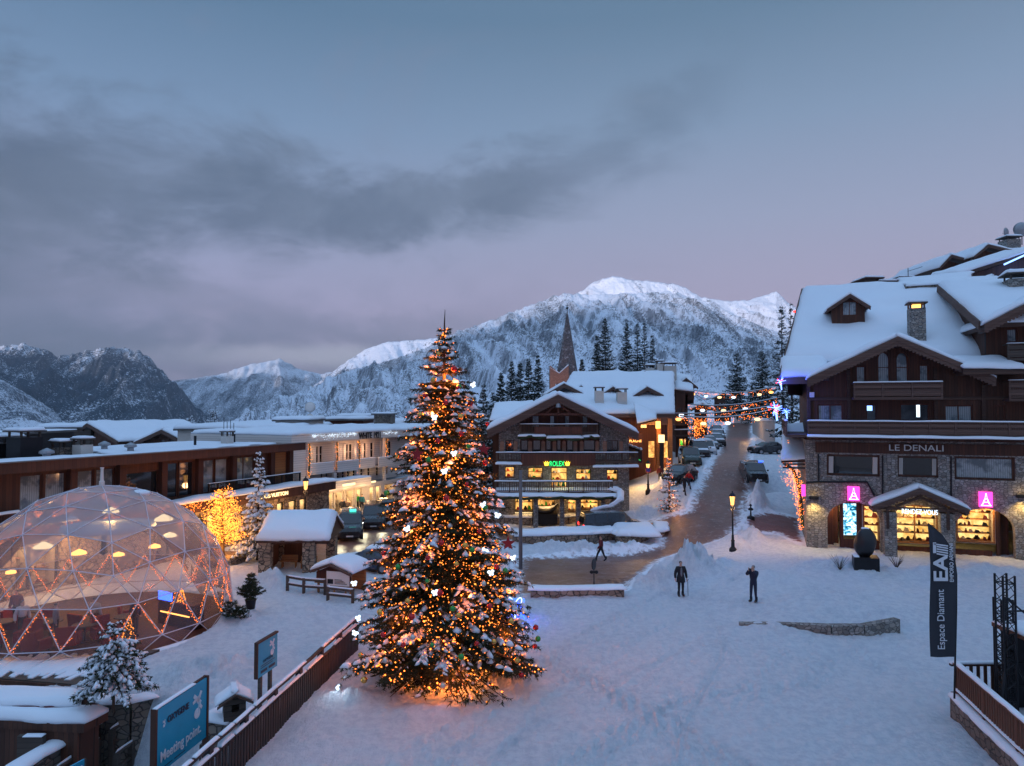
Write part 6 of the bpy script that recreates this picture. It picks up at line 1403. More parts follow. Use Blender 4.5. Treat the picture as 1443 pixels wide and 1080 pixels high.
def brickfn(t,b):
 br=t.add('ShaderNodeTexBrick',{'Vector':t.add('ShaderNodeMapping',{'Vector':t.coord(),'Rotation':(PI/2,0,0),'Scale':(2,2,2)}).outputs[0],'Color1':(.36,.22,.16,1),'Color2':(.22,.13,.10,1),'Mortar':(.2,.15,.13,1),'Scale':1.2}).outputs[0]
 t.set(b,'Base Color',br);t.set(b,'Roughness',.85)
mat('brick',brickfn)
a=F4.uz(775,519,-1);b=F4.uz(801.5,515,-1);mid=(a[0]+b[0])/2;vz=F4.uz(790,527,-1)[1]
m=MB();m.wall(a[0],b[0],-4,0,[(a[0]+.9,a[0]+1.3,vz-3.0,vz-1.6,.2),(b[0]-1.3,b[0]-.9,vz-3.0,vz-1.6,.2)],t=2.5,y=-1,top=lambda q:vz+abs(q-mid)/(b[0]-mid)*(b[1]-vz),brk=(mid,));m.build('brick_tower','brick',root)
m=MB();m.slab((a[0],-1,a[1]+.05),(mid,-1,vz+.05),(mid,1,vz+.05),(a[0],1,a[1]+.05),.22,.4,.03);m.slab((mid,-1,vz+.05),(b[0],-1,b[1]+.05),(b[0],1,b[1]+.05),(mid,1,vz+.05),.22,.4,.03);m.build('snow_cover','snow_soft',root,True)
light('floodlight',(a[0]+1,-7,1.5),420,(1,.42,.25),.5,parent=root)
# == CHALETS ABOVE, TOP RIGHT
o_=P(1390,400,88);H4=Fr((o_.x,88,o_.z-10),0);hc=thing('chalet','dark twin gabled chalet high up at the right edge','chalet',H4.o)
for(ax_,ay_),(lx,ly),(rx,ry),y in(((1341,359.5),(1325,376),(1372,368),2),((1393,345),(1373,361),(1440,356),0)):
 a=H4.uz(ax_,ay_,y);l=H4.uz(lx,ly,y);r=H4.uz(rx,ry,y);gable(hc,a[0],a[1],l[0],l[1],r[0],r[1],y,y+12,.25,.4,scal=False,purlins=False,barge=.4)
 m=MB();wz=l[1]-1.6;wi=[(l[0]+1.2+k*1.1,l[0]+1.9+k*1.1,wz,wz+.9)for k in range(3)];m.wall(l[0]+.7,r[0]-.4,-6,0,wi,t=.3,y=y+1,top=lambda q:a[1]-.5-abs(q-a[0])*(a[1]-l[1])/(a[0]-l[0])if q<a[0]else a[1]-.5-(q-a[0])*(a[1]-r[1])/(r[0]-a[0]),brk=(a[0],));m.build('wall','wood_board',hc)
 for w_ in wi:window(hc,w_,y+1.1,'wood_board','glow_pane' if y==2 else 'glass_curtain',1,1,.06,.1)
a=H4.uz(1405,353,8);b=H4.uz(1460,352,8);shed(hc,(H4.uz(1372,360,6)[0],6,H4.uz(1372,359,6)[1]),(b[0],6,b[1]-.3),(b[0],14,b[1]+.6),(H4.uz(1380,350,14)[0],14,H4.uz(1380,358,14)[1]),.2,.35)
for px,s in((1419,.62),(1440,1.0)):
 c=H4.uz(px,327 if px<1430 else 323,9);root2=thing('satellite_dish','smaller rooftop satellite dish at the right edge' if px<1430 else 'larger rooftop satellite dish at the right edge','satellite dish',H4.w((c[0],9,c[1])),.5 if px<1430 else-.3)
 m=MB();m.lathe((0,0,0),[(.02*s,-.2*s),(.5*s,-.12*s),(.8*s,0),(1.0*s,.2*s)],20);m.v=[(x,z_,y)for x,y,z_ in m.v];m.build('dish','metal_grey',root2,True);m=MB();m.tube([(0,0,0),(0,.1,-2.2*s)],.06,6);m.tube([(0,0,-.9*s),(0,.9*s,-.1)],.03,5);m.build('mast','metal_dark',root2)
c=H4.uz(1429,342,8.5);chimney(hc,c[0],8.5,c[1]-1,H4.uz(1429,337,8.5)[1],1.9,'stone',snow=.3)
o_=P(1400,400,74);J4=Fr((o_.x,74,o_.z-8),0);jc=thing('chalet','dark chalet with a long sloping eave and a blue light strip at the right edge','chalet',J4.o)
A=J4.uz(1349,387,0);B=J4.uz(1460,352,0);
shed(jc,(A[0],0,A[1]),(B[0],0,B[1]),(B[0],5,B[1]+.6),(A[0],5,A[1]+.6),.35,.45);m=MB();m.prism([(A[0]+.5,A[1]-3),(B[0],A[1]-3),(B[0],B[1]-.4),(A[0]+.5,A[1]-.3)],.6,4);m.build('wall','wood_board',jc)
m=MB();a=J4.uz(1415,373,-.3);b=J4.uz(1450,357,-.3);m.beam((a[0],-.3,a[1]),(b[0],-.3,b[1]),.12,.16);m.build('light_strip','glow_blue_pale',jc);light('glow',(a[0]+2,-1.2,a[1]-.3),120,(.05,.25,1),.3,parent=jc)
dormer(jc,J4,(1400,389),(1384,397),(1411,396),-5,back=5,snow=.25,wm='glass_dark',nwin=1,barge=.2)
o_=P(1250,404,75);K4=Fr((o_.x,75,o_.z),0);kc=thing('cabin','flat dark rooftop cabin behind the ridge of the big chalet','cabin',K4.o)
for x0,x1,yt,yb in((1221,1242,393,408),(1240,1270,398,408),(1268,1285,392,408)):
 a=K4.rect(x0,x1,yt,yb);m=MB();m.box(a[0],a[1],0,3,a[2]-3,a[3]);o=m.build('wall','wood_grey',kc);m=MB();m.box(a[0]-.2,a[1]+.2,-.3,3.3,a[3],a[3]+.12);m.build('roof','wood_board',o);m=MB();m.slab((a[0]-.2,-.3,a[3]+.12),(a[1]+.2,-.3,a[3]+.12),(a[1]+.2,3,a[3]+.12),(a[0]-.2,3,a[3]+.12),.22,.4,.03);m.build('snow_cover','snow_soft',o,True)
w=P(1280,400,62);root=thing('antenna','thin television antenna on the ridge of the big chalet','antenna',w);m=MB();m.tube([(0,0,-1.5),(0,0,1.4)],.03,5);m.build('mast','metal_dark',root);m=MB();m.tube([(0,0,1.1),(1.25,0,1.5)],.02,4)
for k in range(6):m.tube([(.1+k*.2,-.3,1.13+k*.065),(.1+k*.2,.3,1.13+k*.065)],.012,4)
m.build('boom','metal_dark',root)
# == STREET GARLANDS
def streetg(a,b,sag,lb,n,lamps,seed):
 A,B=P(*a),P(*b);root=thing('street_garland',lb,'street lights',A,0,'light garlands strung across the street');d=B-A;pts=[d*t+Vector((0,0,-2.6*sag*t*(1-t)))for t in np.linspace(0,1,25)]
 m=MB();m.tube(pts,.045,5);m.build('cable','metal_dark',root);m=MB()
 for p,q in zip(pts[:-1],pts[1:]):m.tube([p+Vector((0,0,.06)),q+Vector((0,0,.06))],.06,5,False)
 m.build('snow_cap','snow_soft',root,True);rg=np.random.default_rng(seed);out=[]
 for k in range(n):t=rg.random();i=min(int(t*24),23);p=pts[i].lerp(pts[i+1],t*24-i);out.append((p.x,p.y+rg.normal()*.05,p.z-.1-abs(rg.normal())*.38))
 bulbs(out,.032,root,'glow_bulb',nind=0,rng=rg)
 for t,c in lamps:
  i=min(int(t*24),23);p=pts[i];m=MB();m.blob((p.x,p.y,p.z-.7),(.36,.22,.2),10,6);o=m.build('hanging_lamp',c,root,True);m=MB();m.tube([(p.x,p.y,p.z),(p.x,p.y,p.z-.5)],.04,5);m.build('hook','metal_dark',o)
 return root
for k,(a,b,sag,lb,n,lamps)in enumerate([((972,549,118),(1092,545,105),1.2,'highest and farthest light garland across the street',150,[(.08,'glow_amber'),(.22,'glow_white'),(.38,'glow_cream'),(.55,'glow_white'),(.85,'glow_cream'),(.98,'glow_amber')]),((950,567,100),(1095,561,92),1.1,'second light garland down from the top across the street',150,[(.3,'glow_white'),(.5,'glow_cream'),(.74,'glow_white')]),((930,582,88),(1096,571,82),.7,'third light garland with amber drops across the street',90,[(.18,'glow_amber')]),((958,586,84),(1098,575,78),.9,'lowest light garland nearest the square',140,[(.28,'glow_cream'),(.52,'glow_white'),(.8,'glow_cream')])]):streetg(a,b,sag,lb,n,lamps,60+k)
p=at(982,0,100);root=thing('lit_tree','small amber lit tree on the pavement up the street','tree',p);m=MB();m.lathe((0,0,0),[(.09,-.3),(.08,1.2),(.04,3.2)],6)
rg=np.random.default_rng(9);m.build('trunk','bark',root);q=rg.normal(size=(260,3))*(.75,.75,.85)+(0,0,2.4);v_,t_=needles(q[:200],q[:200]+rg.normal(size=(200,3))*.3,.2,.06,30,rg);npmesh('crown',v_,tris=t_,mats='needles',parent=root,smooth=False);bulbs(q,.055,root,'glow_bulb',rng=rg);light('glow',(0,-.8,2),40,(1,.4,.12),.3,parent=root)
# == STONE WALLS AND SCULPTURES IN THE SQUARE
def stonewall(name,lb,pts,h,th,cap,zb=-.6,m_='stone_warm',capw=.15,rag=.08,cat='wall'):
 root=thing(name,lb,cat,pts[0]);o=Vector(pts[0]);m=MB();s=MB()
 for a,b in zip(pts[:-1],pts[1:]):
  a=Vector(a)-o;b=Vector(b)-o;d=(b-a);d.z=0;n=Vector((-d.y,d.x,0)).normalized()*th/2;e=d.normalized()*.003
  m.hexa([a-n+Vector((0,0,zb)),b-n+Vector((0,0,zb)),b+n+Vector((0,0,zb)),a+n+Vector((0,0,zb)),a-n+Vector((0,0,h)),b-n+Vector((0,0,h)),b+n+Vector((0,0,h)),a+n+Vector((0,0,h))])
  n2=n.normalized()*(th/2+capw);up=Vector((0,0,h));ee=d.normalized()*.12
  if cap:s.slab(a-n2-ee+up,b-n2+ee+up,b+n2+ee+up,a+n2-ee+up,cap,.3,rag)
 m.build('stonework',m_,root)
 if cap:s.build('snow_cap','snow_soft',root,True)
 return root
def W(px,py,z):r=ray(px,py);return P(px,py,(z-CAMZ)/r.z*r.y)
stonewall('low_wall','low snow capped stone wall at the near edge of the slushy road',[W(748,841,.0),W(790,842,0),W(835,841,0),W(878,840,0)],.42,.5,.16)
stonewall('island_wall','long stone wall of the traffic island with a thick snow cap',[W(722,764,-.3),W(770,764,-.3),W(828,762,-.3),W(868,758,-.3),W(874,764,-.3),W(880,766,-.3),W(905,763,-.3),W(933,759,-.3),W(931,748,-.2)],.62,.5,.22,capw=.35,rag=.15)
m=MB();a,b,c,d=W(868,756,.3),W(932,757,.3),W(918,742,.3),W(862,744,.3);m.slab(a,b,c,d,.45,.4,.15);o=m.build('snow_mound','snow_soft',None,True);tag(o,kind='structure')
m=MB();a,b,c,d=W(725,757,.25),W(868,752,.25),W(862,744,.25),W(730,750,.25);m.slab(a,b,c,d,.35,.4,.15);o=m.build('snow_mound','snow_soft',None,True);tag(o,kind='structure')
stonewall('planter_wall','snow topped stone planter wall below the shop terrace',[W(700,741,-.6),W(745,741,-.6),W(800,740,-.6),W(835,735,-.6)],.75,.5,.22)
stonewall('retaining_wall','long low dark stone retaining wall half buried in the snow of the square',[P(1042,886,32.6),P(1100,886.5,32.3),P(1170,889,31.7),P(1215,889,31.7),P(1264,880,32.3)],.27,.35,.0,m_='stone',zb=-.5)
m=MB();pts=[(1040,884),(1100,880),(1170,878),(1215,876),(1266,872)]
p=W(769,738,-.4);root=thing('sculpture','dark long curved bronze sculpture on a black plinth in front of the lit shops','sculpture',(p.x,p.y,p.z));s_=p.y/1000
m=MB();m.box(-19*s_,16*s_,-.5,.6,0,14*s_);m.build('plinth','metal_dark',root);m=MB();pts=[(-17,26,3),(-13,19,5),(-4,16.5,5.5),(6,17.5,5),(13,22,3),(18,28,1)];m.tube([(a*s_,0,b*s_)for a,b,c in pts],[c*s_ for a,b,c in pts],9);m.blob((-14*s_,0,27*s_),3.6*s_);m.tube([(-15*s_,0,25*s_),(-17*s_,-.1,18*s_),(-16*s_,0,14*s_)],2.2*s_,7);m.build('figure','black_gloss',root,True)
m=MB();m.tube([((a)*s_,0,(b+c*.8)*s_)for a,b,c in pts[1:]],[c*s_*.55 for a,b,c in pts[1:]],7);m.build('snow_cover','snow_soft',root,True)
m=MB();m.box(0,.5,0,.4,0,.55);o=m.build('lit_box','glow_shop');o.location=(p.x-1.75,p.y+.3,p.z+.1);tag(o,'small yellow lit box beside the black plinth','lamp box')
p=W(1220,808,.35);root=thing('sculpture','glossy black head shaped sculpture on a dark plinth before the arched shop fronts','sculpture',(p.x,p.y,p.z-.1),D.yaw);s_=p.y/1000
m=MB();m.box(-16*s_,16*s_,-.55,.55,-.4,26*s_);m.build('plinth','metal_dark',root)
me=MB();me.blob((0,0,0),(14.5*s_,12*s_,21*s_),20,14);V=[]
for x,y,z_ in me.v:
 t=z_/(21*s_);k=1-.10*max(0,t);f=1+.05*math.sin(math.atan2(y,x)*3+t*3);V.append((x*k*f+.05*t,y*k*f,z_+45*s_))
me.v=V;me.build('head','black_gloss',root,True);m=MB();m.slab((-5*s_,-.15,64*s_),(5*s_,-.15,64*s_),(5*s_,.15,64*s_),(-5*s_,.15,64*s_),.09,.1,.02);m.build('snow_cap','snow_soft',root,True)
m=MB();m.slab((-16*s_,-.55,26*s_),(-9*s_,-.55,26*s_),(-9*s_,.5,26*s_),(-16*s_,.5,26*s_),.1,.1,.02);m.build('snow_cap','snow_soft',root,True)
for dx,lb in((-1.55,'bare twiggy shrub left of the black plinth'),(1.75,'bare twiggy shrub right of the black plinth')):
 sp=Vector((p.x+dx,p.y-.1,gz(p.x+dx,p.y-.1)));m=MB();rr=random.Random(int(dx*10))
 for k in range(34):a=rr.uniform(0,6.3);t=rr.uniform(.2,.75);L=rr.uniform(.5,1.05);m.tube([(0,0,-.05),(L*t*.5*math.cos(a),L*t*.5*math.sin(a),L*.45),(L*t*math.cos(a),L*t*math.sin(a),L*.8)],[.012,.009,.004],3,False)
 o=m.build('shrub','bark');o.location=sp;tag(o,lb,'shrub')
# == LONG BROWN BUILDING ON THE LEFT
p0_,p1_=P(0,651,38),P(410,624,59);yw=math.atan2(p1_.y-p0_.y,p1_.x-p0_.x)
S=Fr((p0_.x,p0_.y,0),yw);bb_=thing('building','long flat roofed brown timber building with curtained windows behind the glass dome','building',S.o,yw)
u=lambda px,py=690,y=0:S.uz(px,py,y)[0]
zT=7.1;uA,uB=-9.0,S.uz(410,640)[0]
WL=[(28,60,667,708,'glass_curtain'),(64,94,661,702,'glass_curtain'),(105,133,660,697,'glass_curtain'),(135.5,162,657,689,'glass_curtain'),(172,224,665,691,'glass_dark'),(230,252,646,678,'glass_dark'),(253,274,644,678,'glass_dark'),(282,303,642,678,'glass_curtain'),(304,322,641,676,'glass_curtain'),(329,359,638,672,'glass_curtain')]
rs=[]
for a in WL:
 ua=u(a[0],(a[2]+a[3])/2);ub=u(a[1],(a[2]+a[3])/2);rs.append((ua,ub,3.9,6.3)if a[0]!=172 else(ua,ub,3.9,5.9))
m=MB();m.wall(uA,uB,2.9,6.75,rs,t=.3);m.build('timber_wall','wood_board',bb_)
m=MB();m.box(uA,uB,0,.3,-1,2.9);m.box(uB-.3,uB,.3,12,-1,6.75);m.box(uA,uB-.3,11.7,12,-1,6.75);each(m,'lower_wall','plaster',bb_)
for k,(r,a)in enumerate(zip(rs,WL)):
 window(bb_,r,.1,'wood_board',a[4],1 if k not in(9,)else 2,1,.08,.1)
m=MB();m.box(rs[4][0],rs[4][1],.02,.1,5.9,6.5);m.build('roller_blind','wood_orange',bb_);m=MB();r=(u(384,650),u(402,650));m.box(r[0],r[1],-.03,.05,3.9,6.4);m.build('roller_blind','wood_orange',bb_)
for px in(99,168,227,278,326,366,380,406):
 c=u(px,670);m=MB();m.box(c-.22,c+.22,-.35,-.02,2.9,6.6);m.build('timber_pier','wood_pier',bb_)
for rr_i,px,w_,h_ in((5,243,.5,.8),):
 c=u(px,665,.3);m=MB();m.lathe((c,.6,4.9),[(.32,0),(.2,.45)],10);m.build('table_lamp','glow_amber',bb_);light('glow',(c,.9,5),20,(1,.5,.2),.2,parent=bb_)
m=MB();m.box(uA,uB+.1,-1.3,12,6.75,6.98);m.build('roof','asphalt_roof',bb_)
m=MB();m.box(uA,uB+.12,-1.42,-1.3,6.55,7.12);m.build('fascia','wood_pier',bb_)
m=MB();m.box(uA,uB+.12,-1.5,-1.1,7.12,7.17);m.build('roof_edge','post_paint',bb_)
m=MB();m.slab((uA,-1.25,6.98),(u(150,640),-1.25,6.98),(u(150,640),1.5,6.98),(uA,1.5,6.98),.22,.6,.3);m.slab((u(150,640),-.2,6.98),(uB,1.5,6.98),(uB,11,6.98),(u(260,640),10.5,6.98),.12,.7,.4);m.slab((-2,6,6.98),(8,5,6.98),(9,11,6.98),(-2,11,6.98),.1,.7,.4);each(m,'snow_cover','snow_soft',bb_,True)
for px,py0,py1,w,y,mm_ in((45,603,645,1.3,3,'metal_dark'),(12,612,645,1.6,5,'metal_dark'),(95,618,640,.9,2.5,'stone_dark'),(123,614,640,.8,1.5,'plaster'),(325,604,622,.7,4,'plaster')):
 a=S.uz(px,py0+4,y);chimney(bb_,a[0],y,6.9,a[1]-.4,w,mm_,snow=.18)
for px,y in((66,1.0),(184,2.5),(57+90,6)):a=S.uz(px,632,y);m=MB();m.lathe((a[0],y,6.95),[(.22,0),(.2,.35),(.4,.42),(.38,.55),(.05,.72)],12);m.build('roof_vent','metal_grey',bb_)
for px in(275,330):a=S.uz(px,620,5);m=MB();m.lathe((a[0],5,6.9),[(.1,0),(.1,.9)],8);m.build('vent_pipe','metal_dark',bb_)
uP0,uP1=u(-60,740,-1.2),S.uz(464,680,-1.2)[0]
zc=3.75
shp=[]
for x0,x1 in((18,40),(44,80),(215,236),(262,283),(287,300),(386,396),(402,414),(418,428)):
 a,b=S.uz(x0,735,-.9)[0],S.uz(x1,735,-.9)[0];shp.append((a,b,.25,2.55))
m=MB();m.wall(uP0,uP1,-1,zc-.7,shp,t=.3,y=-1.2);m.build('shop_wall','stone_warm',bb_)
for k,r in enumerate(shp):shopbay(bb_,r,-1.0,1.2,70+k,3,'glow_shop',('cloth_maroon','cloth_tan','metal_dark'),frame='metal_dark',nx=1,lightp=22)
m=MB();m.box(uP0,uP1,-1.9,-1.2,zc-.75,zc-.05);m.build('canopy','wood_board',bb_)
m=MB();m.box(uP0,uP1,-1.2,-.02,zc-.3,zc-.05);m.build('terrace_slab','plaster',bb_)
m=MB();m.slab((uP0,-2.0,zc-.05),(uP1+.05,-2.0,zc-.05),(uP1+.05,-.6,zc-.05),(uP0,-.6,zc-.05),.3,.4,.12);m.build('snow_cover','snow_soft',bb_,True)
a,b=S.uz(366,690,-1.95)[0],S.uz(406,690,-1.95)[0];text('LOUIS VUITTON',.45,'lettering','glow_cream',bb_,((a+b)/2,-1.95,zc-.40),width=b-a,height=.30,bold=.01)
a,b=u(-60,740,-1.95),S.uz(283,715,-1.95)[0];garland(bb_,[(a,-1.95,zc-.2),(b,-1.95,zc-.2)],900,.028,'glow_bulb',.12,.14,seed=3,nind=0)
balcony(bb_,S.uz(296,680,-.9)[0],S.uz(372,670,-.9)[0],3.72,.95,-.8,-.7,'metal_dark','slat',6,.04,floor=False,ends=(False,False));balcony(bb_,S.uz(372,680,-.9)[0],uB+.3,3.72,.95,-.8,-.7,'metal_dark','slat',4,.06,floor=False,ends=(False,False))
balcony(bb_,uA,S.uz(30,720,-.9)[0],3.5,.9,-.8,-.7,'wood_red','slat',5,.15,floor=False,ends=(False,False))
for px in(290,350,400):light('glow',(S.uz(px,720,-2.6)[0],-2.8,2.2),120,(1,.5,.16),.3,parent=bb_)
light('glow',(S.uz(60,760,-2.6)[0],-2.4,2.4),170,(1,.55,.2),.3,parent=bb_);light('glow',(S.uz(120,760,-2.6)[0],-2.4,2.4),120,(1,.55,.2),.3,parent=bb_)
for k,(px,lb)in enumerate(((310,'snowy covered terrace furniture left of the snow laden fir'),(345,'snowy covered terrace furniture behind the snow laden fir'))):
 c=S.w((S.uz(px,672,-.4)[0],-.35,3.72));m=MB();m.blob((0,0,.35),(.7,.4,.42),12,7,.1);root=thing('covered_furniture',lb,'furniture',c,yw);m.build('cover','cloth_maroon',root,True);m=MB();m.slab((-.6,-.3,.6),(.6,-.3,.6),(.6,.3,.6),(-.6,.3,.6),.2,.2,.05);m.build('snow_cover','snow_soft',root,True)
# == WHITE HOTEL
p0_,p1_=P(411,615,61),P(553,608,74);yw2=math.atan2(p1_.y-p0_.y,p1_.x-p0_.x);H=Fr((p0_.x,p0_.y,0),yw2)
wh=thing('hotel','white hotel with garlanded pillars, roof lettering and lit shops','hotel',H.o,yw2)
hu=lambda px,y=0:H.uz(px,650,y)[0]
hz=lambda px,py,y=0:H.uz(px,py,y)[1]
zt=hz(411,614);zb1=hz(411,625);UE=hu(560)+14
m=MB();ops=[]
for px in(447,452.5,489,494,514,524,541,549):a=hu(px-2.2,1.2);ops.append((a,a+hu(px+2.4,1.2)-hu(px-2.2,1.2),4.9,6.5))
ops2=[]
for px in(454,461,477,484,491,499,510,520,532,545):a=hu(px-2,1.2);ops2.append((a,a+hu(px+2,1.2)-hu(px-2,1.2),2.95,4.1))
m.wall(0,UE,4.2,zb1,ops,t=.3,y=1.2);m.wall(0,UE,2.6,4.2,ops2,t=.3,y=1.2);m.build('wall','wood_white',wh)
for r in ops+ops2:window(wh,r,1.25,'white_paint','glass_dark',1,2,.07,.1)
for r in ops[::2]:m=MB();m.box(r[0]-.42,r[0]-.04,1.1,1.19,r[2],r[3]);m.build('shutter','wood_white',wh)
m=MB();m.box(-.2,0,.0,10,-1,zb1);m.box(0,hu(431),-.05,1.2,-1,zb1);each(m,'corner_pier','wood_white',wh)
m=MB();m.box(-.4,UE,-.35,12,zb1,zt);m.build('fascia','wood_white',wh)
m=MB();m.slab((-.4,-.4,zt),(UE,-.4,zt),(UE,12,zt),(-.4,12,zt),.42,.7,.06);m.build('snow_cover','snow_soft',wh,True)
for k,(x0,x1)in enumerate(((434,472),(472,503),(503,530),(530,552))):
 a,b=hu(x0,-.1),hu(x1,-.1)-.1;m=MB();dd=0 if k%2==0 else-.35;m.box(a,b,dd-.1,1.2,4.05,4.2);m.box(a,b,dd-.1,dd,4.2,5.0);o=m.build('balcony','wood_white',wh);m=MB();m.slab((a,dd-.13,5.0),(b,dd-.13,5.0),(b,dd+.05,5.0),(a,dd+.05,5.0),.07,.3,.01);m.build('snow_cap','snow_soft',o,True)
for px in(434,473,504,543):c=hu(px,-.1);m=MB();m.box(c-.15,c+.15,-.1,.15,2.6,zb1);m.build('pillar','wood_white',wh);garland(wh,[(c,-.25,zb1-.1),(c+.05,-.28,5.6),(c-.05,-.26,4.0)],60,.035,'glow_bulb_gold',.12,0,'fir_garland',True,int(px))
a,b=H.uz(505.5,613,-.4)[0],H.uz(536,612,-.4)[0];text('WHITE 1921',.6,'lettering','metal_dark',wh,((a+b)/2,-.42,(zt+zb1)/2-.0),width=b-a,height=.62,bold=.012)
garland(wh,[(hu(440,-.4),-.45,zt-.02),(hu(502,-.4),-.45,zt-.02)],260,.025,'glow_white',.05,.16,'icicle_lights',seed=5)
garland(wh,[(hu(540,-.4),-.45,zt-.02),(hu(560,-.4),-.45,zt-.02)],60,.025,'glow_white',.05,.16,'icicle_lights',seed=6)
sh=[]
for x0,x1 in((459,470),(472,484),(487,499),(502,509),(520,527),(529,536),(541,556)):sh.append((hu(x0,-.1),hu(x1,-.1),.1,2.2))
m=MB();m.wall(hu(440),UE,-1,2.6,sh,t=.3,y=-.2);m.build('shop_wall','plaster',wh)
for k,r in enumerate(sh):shopbay(wh,r,0,1.2,90+k,3,'glow_shop',('cloth_tan','cloth_red','metal_dark'),frame='wood_white',nx=1,lightp=24)
a,b=hu(462,-1.2),hu(521,-1.2);m=MB();m.box(a,b,-1.4,-.2,2.55,3.35);m.build('canopy','wood_white',wh);m=MB();m.slab((a-.1,-1.45,3.35),(b,-1.45,3.35),(b,-.1,3.35),(a-.1,-.1,3.35),.2,.4,.06);m.build('snow_cover','snow_soft',wh,True)
m=MB();c0_,c1_=hu(483,-1.4),hu(500,-1.4);m.box(c0_,c1_,-1.47,-1.41,2.85,3.05);m.build('lit_sign','glow_cream',wh);m=MB();c0_,c1_=hu(522,-.9),hu(530,-.9);m.box(c0_,c1_,-.9,-.8,2.7,2.85);m.build('lit_sign','glow_cream',wh)
for px in(470,492,515,535):light('glow',(hu(px,-1.8),-2.0,1.9),110,(1,.6,.26),.3,parent=wh)
light('glow',(hu(450,0),.4,5.8),22,(1,.6,.35),.3,parent=wh);light('glow',(hu(500,0),.4,5.8),40,(1,.55,.3),.3,parent=wh);light('glow',(hu(525,0),.4,5.8),40,(1,.5,.25),.3,parent=wh)
def flatblock(lb,x0,x1,yt,yb,D,dep,m_='wood_white',snow=.3,name='building',cat='building',extra=None,grp=None):
 c=P((x0+x1)/2,yb,D);f=Fr((c.x,D,c.z),0);root=thing(name,lb,cat,f.o,0,grp);a=f.uz(x0,yb)[0];b=f.uz(x1,yb)[0];h=f.uz((x0+x1)/2,yt)[1];w=b-a;wi=[]
 if w>3 and h>1.6:n=max(1,int(w/2.6));wi=[(a+w*(k+.3)/n,a+w*(k+.62)/n,h*.35,h*.75)for k in range(n)]
 m=MB();m.wall(a,b,-6,h,wi,t=.3);m.box(a,a+.3,.3,dep,-6,h);m.box(b-.3,b,.3,dep,-6,h);m.build('wall',m_,root)
 for q in wi:window(root,q,.08,'wood_board','glass_dark',1,1,.08,.1)
 m=MB();m.box(a-.3,b+.3,-.4,dep,h,h+.18);r=m.build('roof','asphalt_roof',root);m=MB();m.slab((a-.3,-.4,h+.18),(b+.3,-.4,h+.18),(b+.3,dep,h+.18),(a-.3,dep,h+.18),snow,.8,.1);m.build('snow_cover','snow_soft',r,True);return root,f
flatblock('white rooftop penthouse with snow on it above the hotel',388,436,594,612,82,6,'plaster',.45)
r_,f_=flatblock('wide flat snowy roof behind the brown building',250,412,607,620,76,26,'plaster',.5)
for px,py,w in((262,600,.8),(283,604,.9),(345,600,1.0),(368,597,.7),(390,596,.6)):a=f_.uz(px,py,8 if px<340 else 14);chimney(r_,a[0],8 if px<340 else 14,a[1]-1.4,a[1]-.4,w,'metal_dark',snow=.1)
flatblock('low red brown fascia block behind the hotel roof',458,512,593,599,92,7,'wood_red',.35);flatblock('flat snowy block behind the hotel with small chimneys',440,556,600,608,100,16,'plaster',.5);flatblock('wide dark block at the end of the hotel roof',527,551,585,602,86,3,'stone_dark',.15,name='chimney_stack',cat='chimney')
flatblock('distant flat roofed block at the foot of the valley',476,530,588,600,140,12,'plaster',.5);flatblock('dark low block at the far left edge behind the roof',-30,22,613,630,60,8,'metal_dark',.1);flatblock('low snowy roof behind the rooftop chimneys on the left',56,128,604,612,100,14,'wood_grey',.5)
flatblock('pale snowy block in the middle distance behind the Christmas tree',556,640,596,612,110,16,'plaster',.5);flatblock('snowy roof peeping out between the tree and the stone chalet',640,700,598,615,95,14,'wood_red',.5)
def farchalet(lb,xa,ya,xl,yl,xr,yr,D,dep,grp=None,side=True,ywr=0.0):
 c=P(xa,yl,D);f=Fr((c.x,D,c.z-4),ywr);root=thing('chalet',lb,'chalet',f.o,ywr,grp);a=f.uz(xa,ya);l=f.uz(xl,yl);r=f.uz(xr,yr)
 m=MB();tp=lambda q:a[1]-.3-(abs(q-a[0])*(a[1]-l[1])/(a[0]-l[0])if q<a[0]else(q-a[0])*(a[1]-r[1])/(r[0]-a[0]));w0,w1=l[0]+.6,r[0]-.6
 wi=[(w0+(w1-w0)*t,w0+(w1-w0)*(t+.12),3.2,4.4)for t in(.2,.44,.68)];wi=[w for w in wi if tp(w[0])>4.6 and tp(w[1])>4.6];m.wall(w0,w1,-4,0,wi,t=.3,top=tp,brk=(a[0],));m.build('wall','wood_board',root)
 for w in wi:window(root,w,.1,'wood_board','glass_dark',1,1,.08,.1)
 m=MB();m.box(w1-.3,w1,.3,dep,-4,tp(w1));m.box(w0,w0+.3,.3,dep,-4,tp(w0));m.build('side_wall','wood_board_y',root)
 gable(root,a[0],a[1],l[0],l[1],r[0],r[1],-1,dep,.3,.5,scal=False,barge=.5);return root,f
fc,ff=farchalet('distant chalet with a broad snowy roof left of the valley',133,597,112,612,176,622,100,14,None,ywr=-.55);c=P(141,598,108);a=ff.I@c;chimney(fc,a[0],a[1],a[2]-2,a[2],1.3,'stone',snow=.3)
farchalet('second distant chalet with a white gable end',236,606,196,624,262,620,92,10,None,ywr=-.3)
farchalet('small far chalet behind the brown building roof',210,608,196,616,226,615,125,10)
